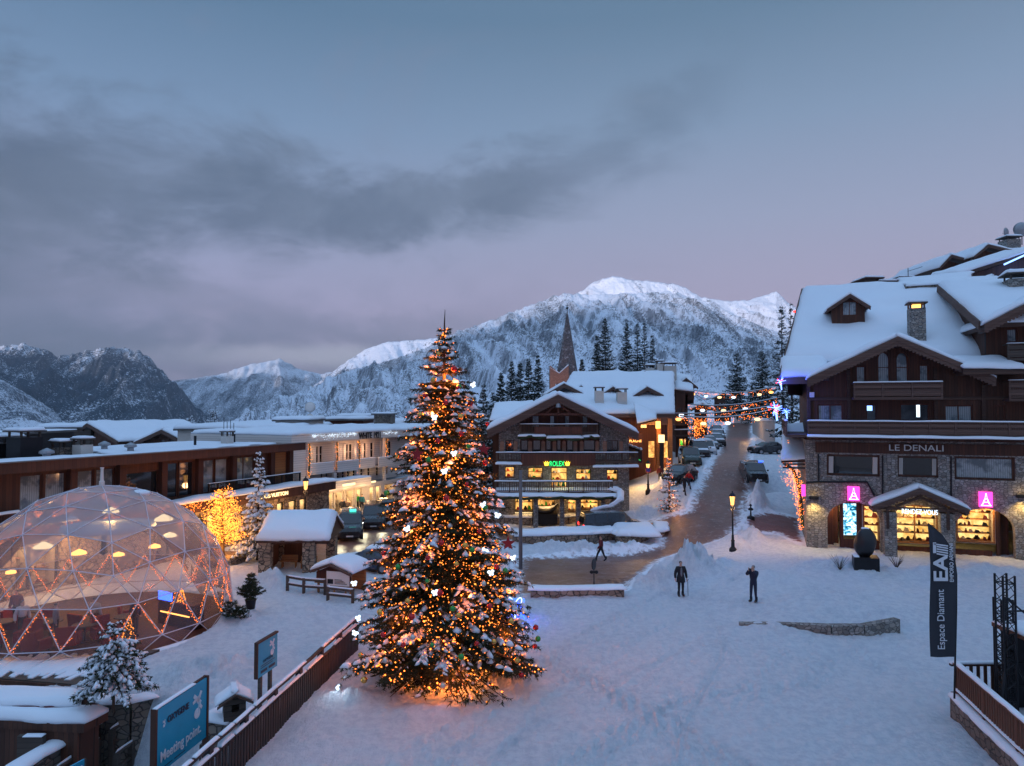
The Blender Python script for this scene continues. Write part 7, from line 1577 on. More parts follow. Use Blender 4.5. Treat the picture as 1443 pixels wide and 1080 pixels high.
for px,py,s,lb in((437,574,.62,'round satellite dish on a mast above the hotel roof'),(437,588,.4,'small lower dish on the same mast above the hotel roof')):
 w=P(px,py,84);root=thing('satellite_dish',lb,'satellite dish',w,.2);m=MB();m.lathe((0,0,0),[(.02*s,-.25*s),(.6*s,-.15*s),(1.0*s,.1*s)],18);m.v=[(x,z_,y)for x,y,z_ in m.v];m.build('dish','white_paint',root,True);m=MB();m.tube([(0,.1,.2),(0,.1,-1.8)],.05,5);m.build('mast','metal_grey',root)
w=P(322,608,60);root=thing('antenna','cluster of thin antennas on the flat roof left of the hotel','antenna',w);m=MB()
for k,h in enumerate((1.2,.8,1.0,.7)):m.tube([(k*.28-.4,0,-1),(k*.28-.4,0,h)],.025,4);m.box(k*.28-.52,k*.28-.28,-.05,.05,-.1,.1)
m.build('masts','metal_dark',root)
for k,(px,yt,D,H_,lb)in enumerate([(268,588,130,5,'frosted pale tree left of the flat snowy roof'),(300,580,130,6.5,'taller frosted tree behind the rooftop chimneys'),(480,577,150,6,'frosted white tree behind the red brown block')]):
 w=P(px,yt,D);root=thing('frosted_tree',lb,'tree',(w.x,D,w.z-H_),0,'frosted trees behind the roofs');rg=np.random.default_rng(k+300);ax,a,b=fir_segs(H_,H_*.33,.8,9,7,rg,pw=.35,a=-.8,b=0,spacing=.4);m=MB();m.tube([(0,0,-2),(0,0,H_)],[.2,.04],6)
 for pts,r in ax:m.tube([pts[0],pts[-1]],[.05,.02],3,False)
 m.build('trunk','bark',root);v_,q_,t_=snowlumps(a,b,.22,.16,1,rg);npmesh('crown',v_,quads=q_,tris=t_,mats='snow_soft',parent=root)
# == ORANGE LIT TREE
p=at(316,0,46.5);root=thing('lit_tree','round bare tree wrapped thickly in blazing amber lights by the left shops','tree',p);hT=P(316,686,46.5).z-p.z;rg=np.random.default_rng(5)
ax,a,b=fir_segs(hT*.95,1.65,.9,12,8,rg,pw=.42,a=-.45,b=0,spacing=.22);m=MB();m.lathe((0,0,0),[(.2,-.3),(.16,1.2),(.08,hT*.6),(.02,hT)],8)
for pts,r in ax:m.tube([pts[0],pts[-1]],[.045,.015],4,False)
m.build('trunk','bark',root);ix=rg.integers(0,len(a),2600);f=rg.random((2600,1));bp=a[ix]*(1-f)+b[ix]*f+rg.normal(size=(2600,3))*.12;bp=bp[bp[:,2]>.3]
sl_=thing('string_lights','blazing amber string lights covering the round tree by the shops','string lights',p);bulbs(bp,.035,sl_,'glow_bulb_gold',nind=100,rng=rg)
for z_ in(.9,2.0,3.0,3.8):light('glow',(0,-.3,z_),90,(1,.40,.06),.5,parent=sl_)
for z_ in(1.2,2.6):light('glow',(0,-1.9,z_),70,(1,.45,.10),.4,parent=sl_)
m=MB();m.lathe((0,0,0),[(1.5,-.3),(1.5,.35),(1.4,.4),(1.0,.38)],20);o=m.build('planter','stone_warm',None,False,p);tag(o,'round low planter ring under the blazing amber tree','planter')
# == OPEN STONE SHELTER
F0=P(359,806,43.4);yaw_s=math.atan2(1.2,4.6);Sh=Fr((F0.x,43.4,gz(F0.x,43.4)),.05)
shl=thing('shelter','small open stone shelter under one thick slab of roof snow','shelter',Sh.o,.05)
eA=Sh.uz(360,768,-.5);eB=Sh.uz(464,757,-.5);rA_=Sh.uz(347,727,2.2);rB_=Sh.uz(438,722,2.2);ez=(eA[1]+eB[1])/2;rz_=rA_[1]
x0,x1=Sh.uz(360,770,-.5)[0],Sh.uz(464,760,-.5)[0];xr0,xr1=x0-.0,x1-.0
shed(shl,(x0,-.5,ez),(x1,-.5,ez),(xr1,2.0,rz_),(xr0,2.0,rz_),.14,.55,'wood_board',step=.3);shed(shl,(xr0,2.0,rz_),(xr1,2.0,rz_),(x1,4.4,ez),(x0,4.4,ez),.14,.45,'wood_board',step=.3)
m=MB()
for xx in(Sh.uz(373,790)[0],Sh.uz(435,785)[0]):m.box(xx-.36,xx+.36,-.1,.5,-.6,ez-.1)
m.box(x0+.25,x0+.75,2.9,3.6,-.6,ez);m.box(x1-.9,x1-.3,2.9,3.6,-.6,ez);each(m,'pillar','stone_warm',shl)
m=MB();m.box(x0+.2,x0+.45,.5,2.9,-.6,ez-.1);m.box(x0+.7,x1-2.0,3.1,3.3,-.6,ez);each(m,'timber_wall','wood_board',shl)
m=MB();m.face([(x0+.1,-.3,ez-.15),(x0+.1,4.2,ez-.15),(x0+.1,2.0,rz_-.15)]);m.face([(x1-.1,-.3,ez-.15),(x1-.1,2.0,rz_-.15),(x1-.1,4.2,ez-.15)]);m.box(x0+.1,x1-.1,.05,.25,ez-.3,ez-.12);m.build('gable_end','wood_board',shl)
for a,b in(((1.0,1.3),(2.0,1.5)),((2.3,.9),(3.3,1.1))):
 m=MB();m.box(a[0]+x0,b[0]+x0,a[1],a[1]+.35,.38,.46);m.box(a[0]+x0,b[0]+x0,a[1]+.3,a[1]+.36,.46,.75);m.box(a[0]+x0+.05,a[0]+x0+.12,a[1],a[1]+.35,0,.38);m.box(b[0]+x0-.12,b[0]+x0-.05,a[1],a[1]+.35,0,.38)
 o=m.build('bench','wood_orange');o.matrix_world=Sh.M;tag(o,'left orange wooden bench inside the open shelter' if a[0]<2 else 'right orange wooden bench inside the open shelter','bench')
light('glow',Sh.w((x0+2.2,2.6,ez-.2)),14,(1,.5,.2),.2)
Kp=P(467,835,38.5);Kf=Fr((Kp.x,38.5,gz(Kp.x,38.5)),-.28);kk=thing('kiosk','little wooden kiosk with a humped snow roof and a white notice board','kiosk',Kf.o,-.28)
a=Kf.uz(467,794,0);l=Kf.uz(441,803,0);r=Kf.uz(497,812,0);gable(kk,a[0],a[1],l[0],l[1],r[0],l[1]-.05,-.2,1.9,.08,.34,scal=False,barge=.14,purlins=False)
m=MB();m.wall(l[0]+.15,r[0]-.15,.6,0,[],t=.06,y=.1,top=lambda q:a[1]-.12-abs(q-a[0])*.42,brk=(a[0],));m.build('gable_end','wood_red',kk)
m=MB()
for xx in(l[0]+.2,r[0]-.25):
 for yy in(.12,1.6):m.box(xx,xx+.1,yy,yy+.1,-.5,l[1]-.05)
m.box(l[0]+.1,r[0]-.1,0,.12,.55,.65);m.box(l[0]+.1,r[0]-.1,1.62,1.72,-.3,1.0);m.build('frame','wood_orange',kk)
nb2=Kf.rect(460,492,806,826,-.15);root=thing('notice_board','white notice board with small dark print hung below the kiosk roof','notice board',Kf.w((nb2[0],-.15,nb2[2])),-.28);w_,h_=nb2[1]-nb2[0],nb2[3]-nb2[2]
m=MB();m.box(0,w_,0,.04,0,h_);m.build('board','white_paint',root);m=MB();m.box(w_*.05,w_*.3,-.01,-.003,h_*.12,h_*.45)
for k in range(4):m.box(w_*.36,w_*(.9-.07*k),-.01,-.003,h_*(.14+.09*k),h_*(.18+.09*k))
m.build('print','metal_dark',root);m=MB();m.box(w_*.3,w_*.36,.04,.08,-1.0,h_);m.box(w_*.8,w_*.86,.04,.08,-1.0,h_);each(m,'post','wood_orange',root)
def railfence(lb,pts,h,seed=1,m_='wood_grey',rails=2,snow=.06,name='rail_fence'):
 root=thing(name,lb,'fence',pts[0]);o=Vector(pts[0])
 for i,p in enumerate(pts):q=Vector(p)-o;m=MB();m.box(q.x-.07,q.x+.07,q.y-.07,q.y+.07,q.z-.4,q.z+h);m.build('post',m_,root)
 m=MB();s=MB()
 for a,b in zip(pts[:-1],pts[1:]):
  for k in range(rails):
   z_=h*(.9-.45*k);A=Vector(a)-o+Vector((0,0,z_));B=Vector(b)-o+Vector((0,0,z_));m.beam(A,B,.09,.12)
   if snow:s.beam(A+Vector((0,0,.08)),B+Vector((0,0,.08)),.09,snow)
 m.build('rails',m_,root)
 if snow:s.build('snow_cap','snow_soft',root)
 return root
railfence('rough wooden rail fence between the stone shelter and the kiosk',[G(405,832),G(428,836),G(458,838)],.8);railfence('short wooden rail fence in front of the kiosk',[G(462,846),G(497,850)],.7)
for px,py,lb,s in((325,872,'dark low evergreen shrub against the right edge of the dome',.7),(338,866,'ragged dark evergreen sprig beside the potted fir',.55)):
 q=G(px,py);fir(lb,'shrub',(q.x,q.y,q.z-.1),s,s*.8,400+px,name='shrub',levels=6,per=8,nl=.10,nw=.03,dens=60,sp=.15,zb=.05,spacing=.13,trunk=.02,a=-.2,b=.1,nm='needles',pw=.4,sw=.12)
# == GEODESIC DOME
DX,DY,DR=(146-CX)/1000*33.0,33.0,5.72;DZ=.05;dome=thing('dome_tent','large transparent geodesic dome glowing warm with string lights at the left','dome tent',(DX,DY,DZ))
import bmesh
bm=bmesh.new();bmesh.ops.create_icosphere(bm,subdivisions=3,radius=DR);bmesh.ops.rotate(bm,verts=bm.verts,cent=(0,0,0),matrix=Matrix.Rotation(.30,3,'Z'))
vs=[v.co.copy()for v in bm.verts];fs=[[v.index for v in f.verts]for f in bm.faces];bm.free();CZ=.62
keep=[f for f in fs if sum(vs[i].z for i in f)/3>-.14*DR];used={i for f in keep for i in f}
vs=[Vector((v.x,v.y,max(v.z+CZ,0.0)))for v in vs]
def domefn(op,tint):
 def fn(t,b):
  t.n.remove(b);out=[n for n in t.n if n.type=='OUTPUT_MATERIAL'][0]
  tr=t.add('ShaderNodeBsdfTransparent',{'Color':(.97,.93,.93,1)});df=t.add('ShaderNodeBsdfDiffuse',{'Color':tint});tl=t.add('ShaderNodeBsdfTranslucent',{'Color':tint});gl=t.add('ShaderNodeBsdfGlossy',{'Roughness':.08,'Color':(.9,.9,.9,1)})
  a=t.add('ShaderNodeMixShader',{0:.5});t.l.new(df.outputs[0],a.inputs[1]);t.l.new(tl.outputs[0],a.inputs[2])
  n=t.noise(t.coord(),.55,4,.6);f=t.m('ADD',op-.12,t.m('MULTIPLY',n,.24))
  c=t.add('ShaderNodeMixShader',{0:f});t.l.new(tr.outputs[0],c.inputs[1]);t.l.new(a.outputs[0],c.inputs[2])
  fr=t.m('MULTIPLY',t.add('ShaderNodeFresnel',{'IOR':1.35,'Normal':t.bump(t.noise(t.coord(),1.5,3),.3,.1)}).outputs[0],.8)
  d=t.add('ShaderNodeMixShader',{0:fr});t.l.new(c.outputs[0],d.inputs[1]);t.l.new(gl.outputs[0],d.inputs[2]);t.l.new(d.outputs[0],out.inputs[0])
 return fn
mat('film_top',domefn(.50,(.74,.70,.76,1)));mat('film_mid',domefn(.30,(.70,.62,.66,1)));mat('film_low',domefn(.14,(.6,.5,.56,1)))
m=MB();m.v=[tuple(v)for v in vs];
for f in keep:zc_=sum(vs[i].z for i in f)/3;m.f.append(tuple(f));m.mi.append(0 if zc_>4.3 else 1 if zc_>2.3 else 2)
m.build('membrane',['film_top','film_mid','film_low'],dome)
E_={tuple(sorted((f[i],f[(i+1)%3])))for f in keep for i in range(3)}
m=MB()
for a,b in E_:m.tube([vs[a]*1.004,vs[b]*1.004],.021,5,False)
for i in used:m.blob(vs[i]*1.004,.045,6,4)
plain('strut_white',(.6,.6,.68),.4);m.build('frame','strut_white',dome)
m=MB();m.lathe((0,0,CZ+DR),[(.12,-.1),(.12,.2),(.08,.25),(.06,.75),(.09,.85)],8);m.build('top_vent','white_paint',dome);m=MB();m.blob((1.6,.3,CZ+DR-.38),(.5,.4,.18),12,6);m.build('snow_patch','snow_soft',dome,True)
m=MB();m.lathe((0,0,0),[(DR*.985,-.5),(DR*.985,.06)],40);m.build('floor','wood_board',dome)
sl_=thing('string_lights','zigzag warm string lights fixed along the struts inside the dome','string lights',(DX,DY,DZ));pts=[];rg=np.random.default_rng(2)
zed=[]
for a,b in E_:
 A,B=vs[a]*.985,vs[b]*.985
 if .75<(A.z+B.z)/2<2.25 and abs(A.z-B.z)>.35:zed.append((A,B))
for A,B in zed:
 L=(B-A).length;n=int(L/.045)
 for k in range(n):p=A.lerp(B,(k+.5)/n);q=rg.normal(size=3)*.022;pts.append((p.x+q[0],p.y+q[1],p.z+q[2]))
pts=np.array(pts);pts=pts[np.argsort(pts[:,1])];pts=np.r_[pts[:800:8],pts[np.setdiff1d(np.arange(len(pts)),np.arange(0,800,8))]]
bulbs(pts,.015,sl_,'glow_bulb',nind=100,rng=rg);m=MB()
for A,B in zed:m.tube([A,B],.008,3,False)
m.build('wire','metal_dark',sl_)
W_=lambda x,y,z_=0.0:(DX+x,DY+y,DZ+z_)
root=thing('ceiling_disc','large pale round canopy disc hanging inside the top of the dome','canopy',W_(.2,.3,4.3));m=MB();m.lathe((0,0,0),[(1.9,0),(2.0,.08),(1.95,.22),(.3,.30)],32);plain('disc_grey',(.4,.47,.55),.5);m.build('disc','disc_grey',root);m=MB();m.tube([(0,0,.3),(0,0,1.9)],.02,5)
for k in range(3):m.tube([(0,0,1.5),(1.6*math.cos(k*2.1),1.6*math.sin(k*2.1),.2)],.012,4)
m.build('cables','metal_dark',root);m=MB();m.lathe((0,-.4,-1.1),[(.02,1.2),(.1,.95),(.13,.3),(.2,.1),(.05,0)][::-1],10);m.build('pendant','metal_dark',root)
for k,(x,y,z_,s)in enumerate([(-3.3,1.0,3.3,.42),(.0,.8,5.0,.36),(2.4,1.0,4.6,.42),(2.9,.6,3.9,.3),(-2.2,2,2.8,.35),(1.2,2.6,3.0,.28),(-.6,2.6,2.6,.28),(-3.9,-.3,2.4,.22)]):
 root=thing('pendant_lamp',['cream pendant lamp at the left inside the dome','cream pendant lamp just above the hanging disc','cream pendant lamp at the upper right inside the dome','small cream lamp below the upper right one in the dome','amber lamp low at the left rear of the dome','amber lamp behind the disc on the right','amber lamp behind the disc at the centre','small lamp by the left wall of the dome'][k],'lamp',W_(x,y,z_),0,'pendant lamps inside the dome')
 m=MB();m.lathe((0,0,0),[(s,0),(s*.9,.1),(s*.3,s*.6),(.03,s*.7)],14);m.build('shade','glow_cream' if k<4 else 'glow_amber',root);m=MB();m.tube([(0,0,s*.7),(0,0,max(s*.7+.2,min(1.4,5.6-z_)))],.012,4);m.build('cord','metal_dark',root);light('glow',(0,0,-.2),44,(1,.55,.17),.2,parent=root)
light('glow',W_(0,-1.5,1.6),12,(1,.3,.15),.5);light('glow',W_(-3,-1.5,1.4),8,(1,.25,.12),.5)
def armchair(m_):
 root=thing('armchair','red upholstered armchair standing inside the dome','armchair',group='red armchairs inside the dome');m=MB();m.box(-.35,.35,-.35,.3,.2,.46);m.build('seat',m_,root);m=MB();m.hexa([(-.4,.28,.2),(.4,.28,.2),(.4,.42,.2),(-.4,.42,.2),(-.4,.38,1.05),(.4,.38,1.05),(.4,.5,1.05),(-.4,.5,1.05)]);m.build('backrest',m_,root)
 for s in(-1,1):m=MB();m.box(s*.42-.07,s*.42+.07,-.35,.3,.2,.66);m.build('armrest',m_,root)
 for x in(-.33,.33):
  for y in(-.3,.3):m=MB();m.tube([(x,y,0),(x,y,.2)],.025,5);m.build('leg','metal_dark',root)
 return root
plain('velvet_red',(.2,.004,.007),.8);ac=armchair('velvet_red');f_=True
for x,y,r in((-3.6,-2.6,.4),(-2.5,-3.4,2.6),(-1.2,-3.0,.2),(-.2,-4.0,2.9),(.7,-3.4,3.5),(1.6,-2.4,.9),(-3.0,-1.2,1.7),(-1.6,-1.4,.2),(.2,-1.6,2.8),(2.6,-3.4,-.6),(-4.4,-1.4,1.2),(1.6,-.4,2.0)):
 o=ac if f_ else copy_tree(ac);f_=False;o.location=W_(x,y,.06);o.rotation_euler=(0,0,r);o.scale=(.92,)*3
def table():
 root=thing('round_table','small round dark table inside the dome','table',group='round tables inside the dome');m=MB();m.lathe((0,0,.70),[(.5,0),(.5,.04)],18);m.build('tabletop','wood_grey',root);m=MB();m.lathe((0,0,0),[(.26,0),(.26,.03),(.04,.05),(.04,.7)],10);m.build('leg','metal_dark',root);return root
tb=table();f_=True
for x,y in((-2.9,-2.2),(-.9,-2.1),(.9,-2.6),(2.0,-1.4),(-2.4,-.4)):
 o=tb if f_ else copy_tree(tb);f_=False;o.location=W_(x,y,.06)
for k,(x,y,r,jk,lb)in enumerate([(-1.9,-2.4,1,'white','guest in white near the front left table inside the dome'),(-.2,-2.8,2,'grey','guest in grey at the front centre inside the dome'),(.9,-1.9,3,'beige','guest in beige standing right of centre inside the dome'),(2.7,-2.0,1.4,'black','guest in black near the bar inside the dome'),(-3.4,-.6,0,'maroon','guest in dark red at the left rear inside the dome')]):
 person(lb,W_(x,y,.06),r,1.7,'stand',jk,'black',detail=False)
root=thing('bar_counter','dark bar counter with a blue glowing edge at the right inside the dome','bar',W_(3.9,-.3,.06),-.5);m=MB();m.box(-1.2,1.2,-.3,.3,0,1.05);m.build('counter','metal_dark',root);m=MB();m.box(-1.25,1.25,-.36,.36,1.05,1.1);m.build('worktop','wood_board',root);m=MB();m.box(-1.1,-.2,-.38,-.31,1.12,1.5);m.build('blue_panel','glow_blue',root);m=MB();m.box(-1.0,1.0,-.34,-.31,.55,.6);m.build('light_strip','glow_amber',root);light('glow',(0,-1,1.4),12,(.1,.2,1),.2,parent=root)
for lb,x,y,h in(('small gold lit indoor Christmas tree near the right front of the dome',3.3,-3.6,1.35),('little gold lit tree on the bar counter in the dome',4.1,-.7,.6)):
 root=thing('lit_tree',lb,'tree',W_(x,y,.06 if h>1 else 1.2));n=150;z_=rg.random(n)**.8;an=rg.random(n)*6.28;r=(1-z_)*h*.27+.03;bp=np.c_[r*np.cos(an),r*np.sin(an),z_*h];m=MB();m.lathe((0,0,0),[(h*.24,.05),(.02,h)],8);m.build('crown','needles',root);bulbs(bp,.02,root,'glow_bulb_gold',rng=rg)
m=MB();m.lathe((0,0,0),[(DR+.55,-.9),(DR+.55,-.12),(DR-.1,-.02)],48);o=m.build('platform','wood_board',None,False,(DX,DY,DZ));tag(o,'round dark timber platform carrying the dome','platform')
m=MB();n=40
for k in range(n):
 a0_,a1_=-PI*.98+k*PI*.96/n,-PI*.98+(k+1)*PI*.96/n;q=lambda r,a:(r*math.cos(a),r*math.sin(a),-.05);m.slab(q(DR+.1,a0_),q(DR+.1,a1_),q(DR+.75,a1_),q(DR+.75,a0_),.14,.3,.0)if False else None
v=[];f2=[]
for k in range(81):
 a=-PI*1.02+k*PI*1.02/80;wv=.5+.25*mnoise.noise((k*.22,0,1));
 for j,(dr,hh)in enumerate(((-.02,.02),(.06,.16),(wv*.6,.2),(wv,.1),(wv+.12,-.35))):v.append(((DR+dr)*math.cos(a),(DR+dr)*math.sin(a),hh+.03*mnoise.noise((k*.5,j,0))))
for k in range(80):
 for j in range(4):q=k*5+j;f2.append((q,q+1,q+6,q+5))
o=npmesh('snow_bank',np.array(v),quads=np.array(f2),mats='snow_soft');o.location=(DX,DY,DZ-.02);tag(o,kind='structure')
# == SLAT FENCE
fa,fb=Vector((-6.35,29.6)),Vector((-8.35,13.0));fd=(fb-fa).normalized();FL=(fb-fa).length;yf=math.atan2(-fd.y,-fd.x)
Ff=Fr((fb.x,fb.y,0),yf);fn_=thing('slat_fence','weathered vertical slat fence with snow lined log rails beside the big tree','fence',Ff.o,yf);npst=9
for k in range(npst+1):
 x=FL*k/npst;m=MB();m.box(x-.09,x+.09,.02,.2,-2.6,1.30);m.build('post','wood_fence',fn_)
m=MB();rr=random.Random(5);x=.1
while x<FL:h=1.02+rr.uniform(-.03,.03);t=rr.uniform(-.012,.012);m.hexa([(x,-.02,-.5),(x+.11,-.02,-.5),(x+.11,.01,-.5),(x,.01,-.5),(x+t,-.02,h),(x+.11+t,-.02,h),(x+.11+t,.01,h),(x+t,.01,h)]);x+=.165
m.build('slats','wood_fence',fn_);m=MB()
for k in range(npst):
 a,b=FL*k/npst,FL*(k+1)/npst
 m.tube([(a,.06,1.02),((a+b)/2,.06,.99),(b,.06,1.02)],.06,8);m.tube([(a-.1,.08,1.32),((a+b)/2,.08,1.30),(b+.1,.08,1.33)],.065,8);m.tube([(a,.06,.35),(b,.06,.35)],.045,8)
m.build('rails','wood_fence',fn_);m=MB();rr=random.Random(8);x=0
while x<FL:
 L=rr.uniform(.6,1.9)
 for z_,t in((1.07,.09),(1.375,.07)):
  if rr.random()<.8:m.slab((x,.0,z_),(min(FL,x+L),.0,z_),(min(FL,x+L),.13,z_),(x,.13,z_),t,.15,.015)
 x+=L+rr.uniform(.0,.12)
m.build('snow_cap','snow_soft',fn_,True)
# == BLUE SIGN BOARDS
def signfn(t,b):
 n=t.noise(t.coord(),2,4,.6);t.set(b,'Base Color',t.mix(n,(.0,.25,.42),(.01,.34,.54)));t.set(b,'Roughness',.45)
mat('sign_face',signfn);plain('sign_white',(.55,.66,.74),.5,var=.08);plain('sign_ink',(.01,.03,.06),.5)
def emblem(par,cx,cz,s,m_='sign_white',y=-.045):
 m=MB()
 for(x0,z0,x1,z1,w)in((-.30,.42,.22,-.05,.16),(.25,.45,-.02,.02,.15),(-.36,.12,.10,.26,.12),(.02,.05,.30,-.30,.13)):m.beam((cx+x0*s,y,cz+z0*s),(cx+x1*s,y,cz+z1*s),.012,w*s)
 m.tube([(cx-.04*s,y-.006,cz-.42*s),(cx-.04*s,y+.006,cz-.42*s)],.22*s,18);m.beam((cx-.02*s,y,cz-.4*s),(cx+.1*s,y,cz+.05*s),.012,.1*s);return m.build('emblem',m_,par)
A,B=P(221,1000,17.9),P(291.5,957,20.05);yb=math.atan2(B.y-A.y,B.x-A.x);W1_=(Vector(B)-Vector(A)).length;Bf=Fr((A.x,A.y,gz(A.x+.8,A.y)),yb);zt_,zb_=A.z-Bf.o.z,B.z-Bf.o.z-1.62;zt_=(A.z+B.z)/2-Bf.o.z;zb_=zt_-1.62;W1_=math.hypot(B.x-A.x,B.y-A.y)
bs_=thing('sign_board','big blue meeting point sign board beside the slat fence','sign',Bf.o,yb);m=MB();m.box(0,W1_,0,.05,zb_,zt_);m.build('panel','sign_face',bs_)
m=MB();m.box(-.07,0,-.03,.12,-2,zt_+.05);m.box(W1_,W1_+.07,-.03,.12,-2,zt_+.05);m.box(0,W1_,.05,.12,zt_-.05,zt_+.04);m.build('frame','wood_board',bs_);m=MB();m.slab((-.05,-.03,zt_+.04),(W1_*.75,-.03,zt_+.04),(W1_*.75,.1,zt_+.04),(-.05,.1,zt_+.04),.035,.1,.01);m.build('snow_cap','snow_soft',bs_,True)
emblem(bs_,W1_*.80,zt_-.52,.62,y=-.012);emblem(bs_,W1_*.13,zt_-.42,.16,y=-.012)
text('OXYGENE',.3,'lettering','sign_ink',bs_,(W1_*.40,-.02,zt_-.40),width=W1_*.42,height=.17,bold=.006,ext=.006);text('Meeting point.',.3,'lettering','sign_white',bs_,(W1_*.47,-.02,zb_+.36),width=W1_*.80,height=.34,bold=.004,ext=.006)
m=MB();m.box(W1_*.08,W1_*.30,-.01,-.003,zb_+.09,zb_+.11);m.box(W1_*.34,W1_*.55,-.01,-.003,zb_+.09,zb_+.11);m.build('small_print','sign_ink',bs_)
A,B=P(363.5,905,21.4),P(391,895,22.5);yb=math.atan2(B.y-A.y,B.x-A.x);w_=math.hypot(B.x-A.x,B.y-A.y);Sf=Fr((A.x,A.y,-.1),yb);zt2=(A.z+B.z)/2+.1;zb2=zt2-1.02
ss_=thing('sign_board','small blue sign board on two tall wooden posts above the slat fence','sign',Sf.o,yb);m=MB();m.box(0,w_,0,.05,zb2,zt2);m.build('panel','sign_face',ss_);m=MB();m.box(-.05,w_+.03,-.02,.09,zt2,zt2+.05);m.box(-.05,0,-.02,.09,zb2,zt2);m.build('frame','wood_board',ss_)
for x in(w_*.28,w_*.78):m=MB();m.box(x-.05,x+.05,.055,.15,-.6,zt2-.1);m.build('post','wood_grey',ss_)
emblem(ss_,w_*.72,zt2-.30,.42,y=-.012);text('OXYGENE',.2,'lettering','sign_ink',ss_,(w_*.5,-.015,zb2+.42),width=w_*.5,height=.08,ext=.004)
m=MB()
for k,z_ in enumerate((.30,.24)):m.box(w_*.15,w_*(.85-k*.1),-.01,-.003,zb2+z_,zb2+z_+.02)
for x in(.15,.55):m.box(w_*x,w_*(x+.32),-.01,-.003,zb2+.09,zb2+.17)
m.build('small_print','sign_ink',ss_)
A=P(90,1079,18.6);root=thing('sign_board','blue sign board mostly cut off at the bottom edge of the picture','sign',(A.x,A.y,-2.42),1.25);m=MB();m.box(0,.6,0,.05,2.3+A.z-1.2,2.3+A.z);m.build('panel','sign_face',root);m=MB();m.box(-.06,0,0,.08,-.3,2.3+A.z);m.box(.6,.66,0,.08,-.3,2.3+A.z);m.build('post','wood_grey',root);emblem(root,.42,2.3+A.z-.3,.4,y=-.012)
# == LOWER LEFT YARD
ZL=-2.3
def pz(px,py,z_):r=ray(px,py);return P(px,py,(z_-CAMZ)/r.z*r.y)
yd=thing('shed','dark timber shed with a flat snow covered roof in the bottom left corner','shed',pz(60,1060,ZL))
o=yd.location.copy()
def prm(par,pts,z0,z1,m_,nm,snow=0):
 q=[(p[0]-par.location.x,p[1]-par.location.y)for p in pts];m=MB();m.prismz(q,z0-par.location.z,z1-par.location.z);ob=m.build(nm,m_,par)
 if snow and len(q)==4:s=MB();zz=z1-par.location.z;s.slab(*[(a,b,zz)for a,b in q],snow,.3,.08);s.build('snow_cover','snow_soft',ob,True)
 return ob
zr1=.2;a,b,c,d=pz(-60,1012,zr1),pz(118,1022,zr1),pz(152,1004,zr1),pz(-60,992,zr1)
prm(yd,(a,b,c,d),zr1-.25,zr1,'wood_board','roof',.3)
a2,b2=a.lerp(d,.1),b.lerp(c,.1);prm(yd,(a2,pz(110,1020,zr1),pz(140,1006,zr1),d),ZL,zr1-.25,'wood_board','wall')
q1=pz(35,1035,-.2)-o;m=MB();m.box(q1.x,q1.x+.8,q1.y-.35,q1.y-.2,q1.z-1.0,q1.z+.1);dr=m.build('shutter','wood_grey',yd);m=MB();m.slab((q1.x+.2,q1.y-.42,q1.z+.1),(q1.x+.8,q1.y-.42,q1.z+.1),(q1.x+.8,q1.y-.2,q1.z+.1),(q1.x+.2,q1.y-.2,q1.z+.1),.05,.1,.01);m.build('snow_cap','snow_soft',dr,True)
sh2=thing('shed','low lean-to with a wavy snow roof and dark red edging above the timber shed','shed',pz(60,1000,-.3));a,b,c,d=pz(-60,992,.55),pz(110,996,.5),pz(112,975,.55),pz(-60,968,.6);prm(sh2,(a,b,c,d),.25,.5,'cloth_maroon','roof',.28);prm(sh2,(a.lerp(d,.2),b.lerp(c,.2),c,d),ZL,.25,'wood_board','wall')
sh3=thing('ramp_roof','sloping plank roof with a thin combed snow cover at the front of the dome','roof',pz(60,975,-.3));q=sh3.location
A_,B_,C_,D_=pz(-70,950,.35),pz(112,965,.1),pz(225,915,.25),pz(-70,928,.45)
m=MB();cs=[p-q for p in(A_,B_,C_,D_)];m.hexa([p-Vector((0,0,.12))for p in cs]+cs);m.build('planks','wood_grey',sh3);m=MB()
for k in range(46):
 t=(k+.5)/46;p0=cs[0].lerp(cs[1],t);p1=cs[3].lerp(cs[2],t);f0,f1=rr.uniform(.02,.3 if t>.4 else .1),rr.uniform(.8,.98);w=.34*rr.uniform(.3,.85 if t>.35 else 1.2)*.45;a,b=p0.lerp(p1,f0),p0.lerp(p1,f1);m.hexa([a+Vector((-w,0,.0)),a+Vector((w,0,.0)),b+Vector((w,0,.0)),b+Vector((-w,0,.0)),a+Vector((-w*.6,.02,.05)),a+Vector((w*.6,.02,.05)),b+Vector((w*.6,0,.06)),b+Vector((-w*.6,0,.06))])
m.build('snow_streaks','snow_soft',sh3,True);m=MB();m.beam(cs[0]-Vector((0,.05,.25)),cs[1]-Vector((0,.05,.25)),.08,.42);m.build('fascia','wood_board',sh3);m=MB();m.beam(cs[0]-Vector((0,.2,.62)),cs[1]-Vector((0,-.1,.5)),.3,.3);m.build('beam','wood_rail',sh3)
prm(sh3,(A_+Vector((0,.1,0)),B_+Vector((0,.1,0)),C_,D_),ZL,-.1,'wood_board','wall')
stonewall('stone_wall','dark stone wall with a snowy top running to the bottom left corner',[pz(20,1085,-.5),pz(150,1008,-.5)],.0,.35,.16,zb=-2.4,m_='stone_dark')
p=pz(117,1078,-1.6);h=P(117,976,p.y).z+1.6;m=MB();m.lathe((0,0,0),[(.09,-1),(.085,h-.02),(.03,h)],9);o=m.build('wooden_post','wood_rail',None,True,p);tag(o,'single round wooden post standing in front of the dark stone wall','post')
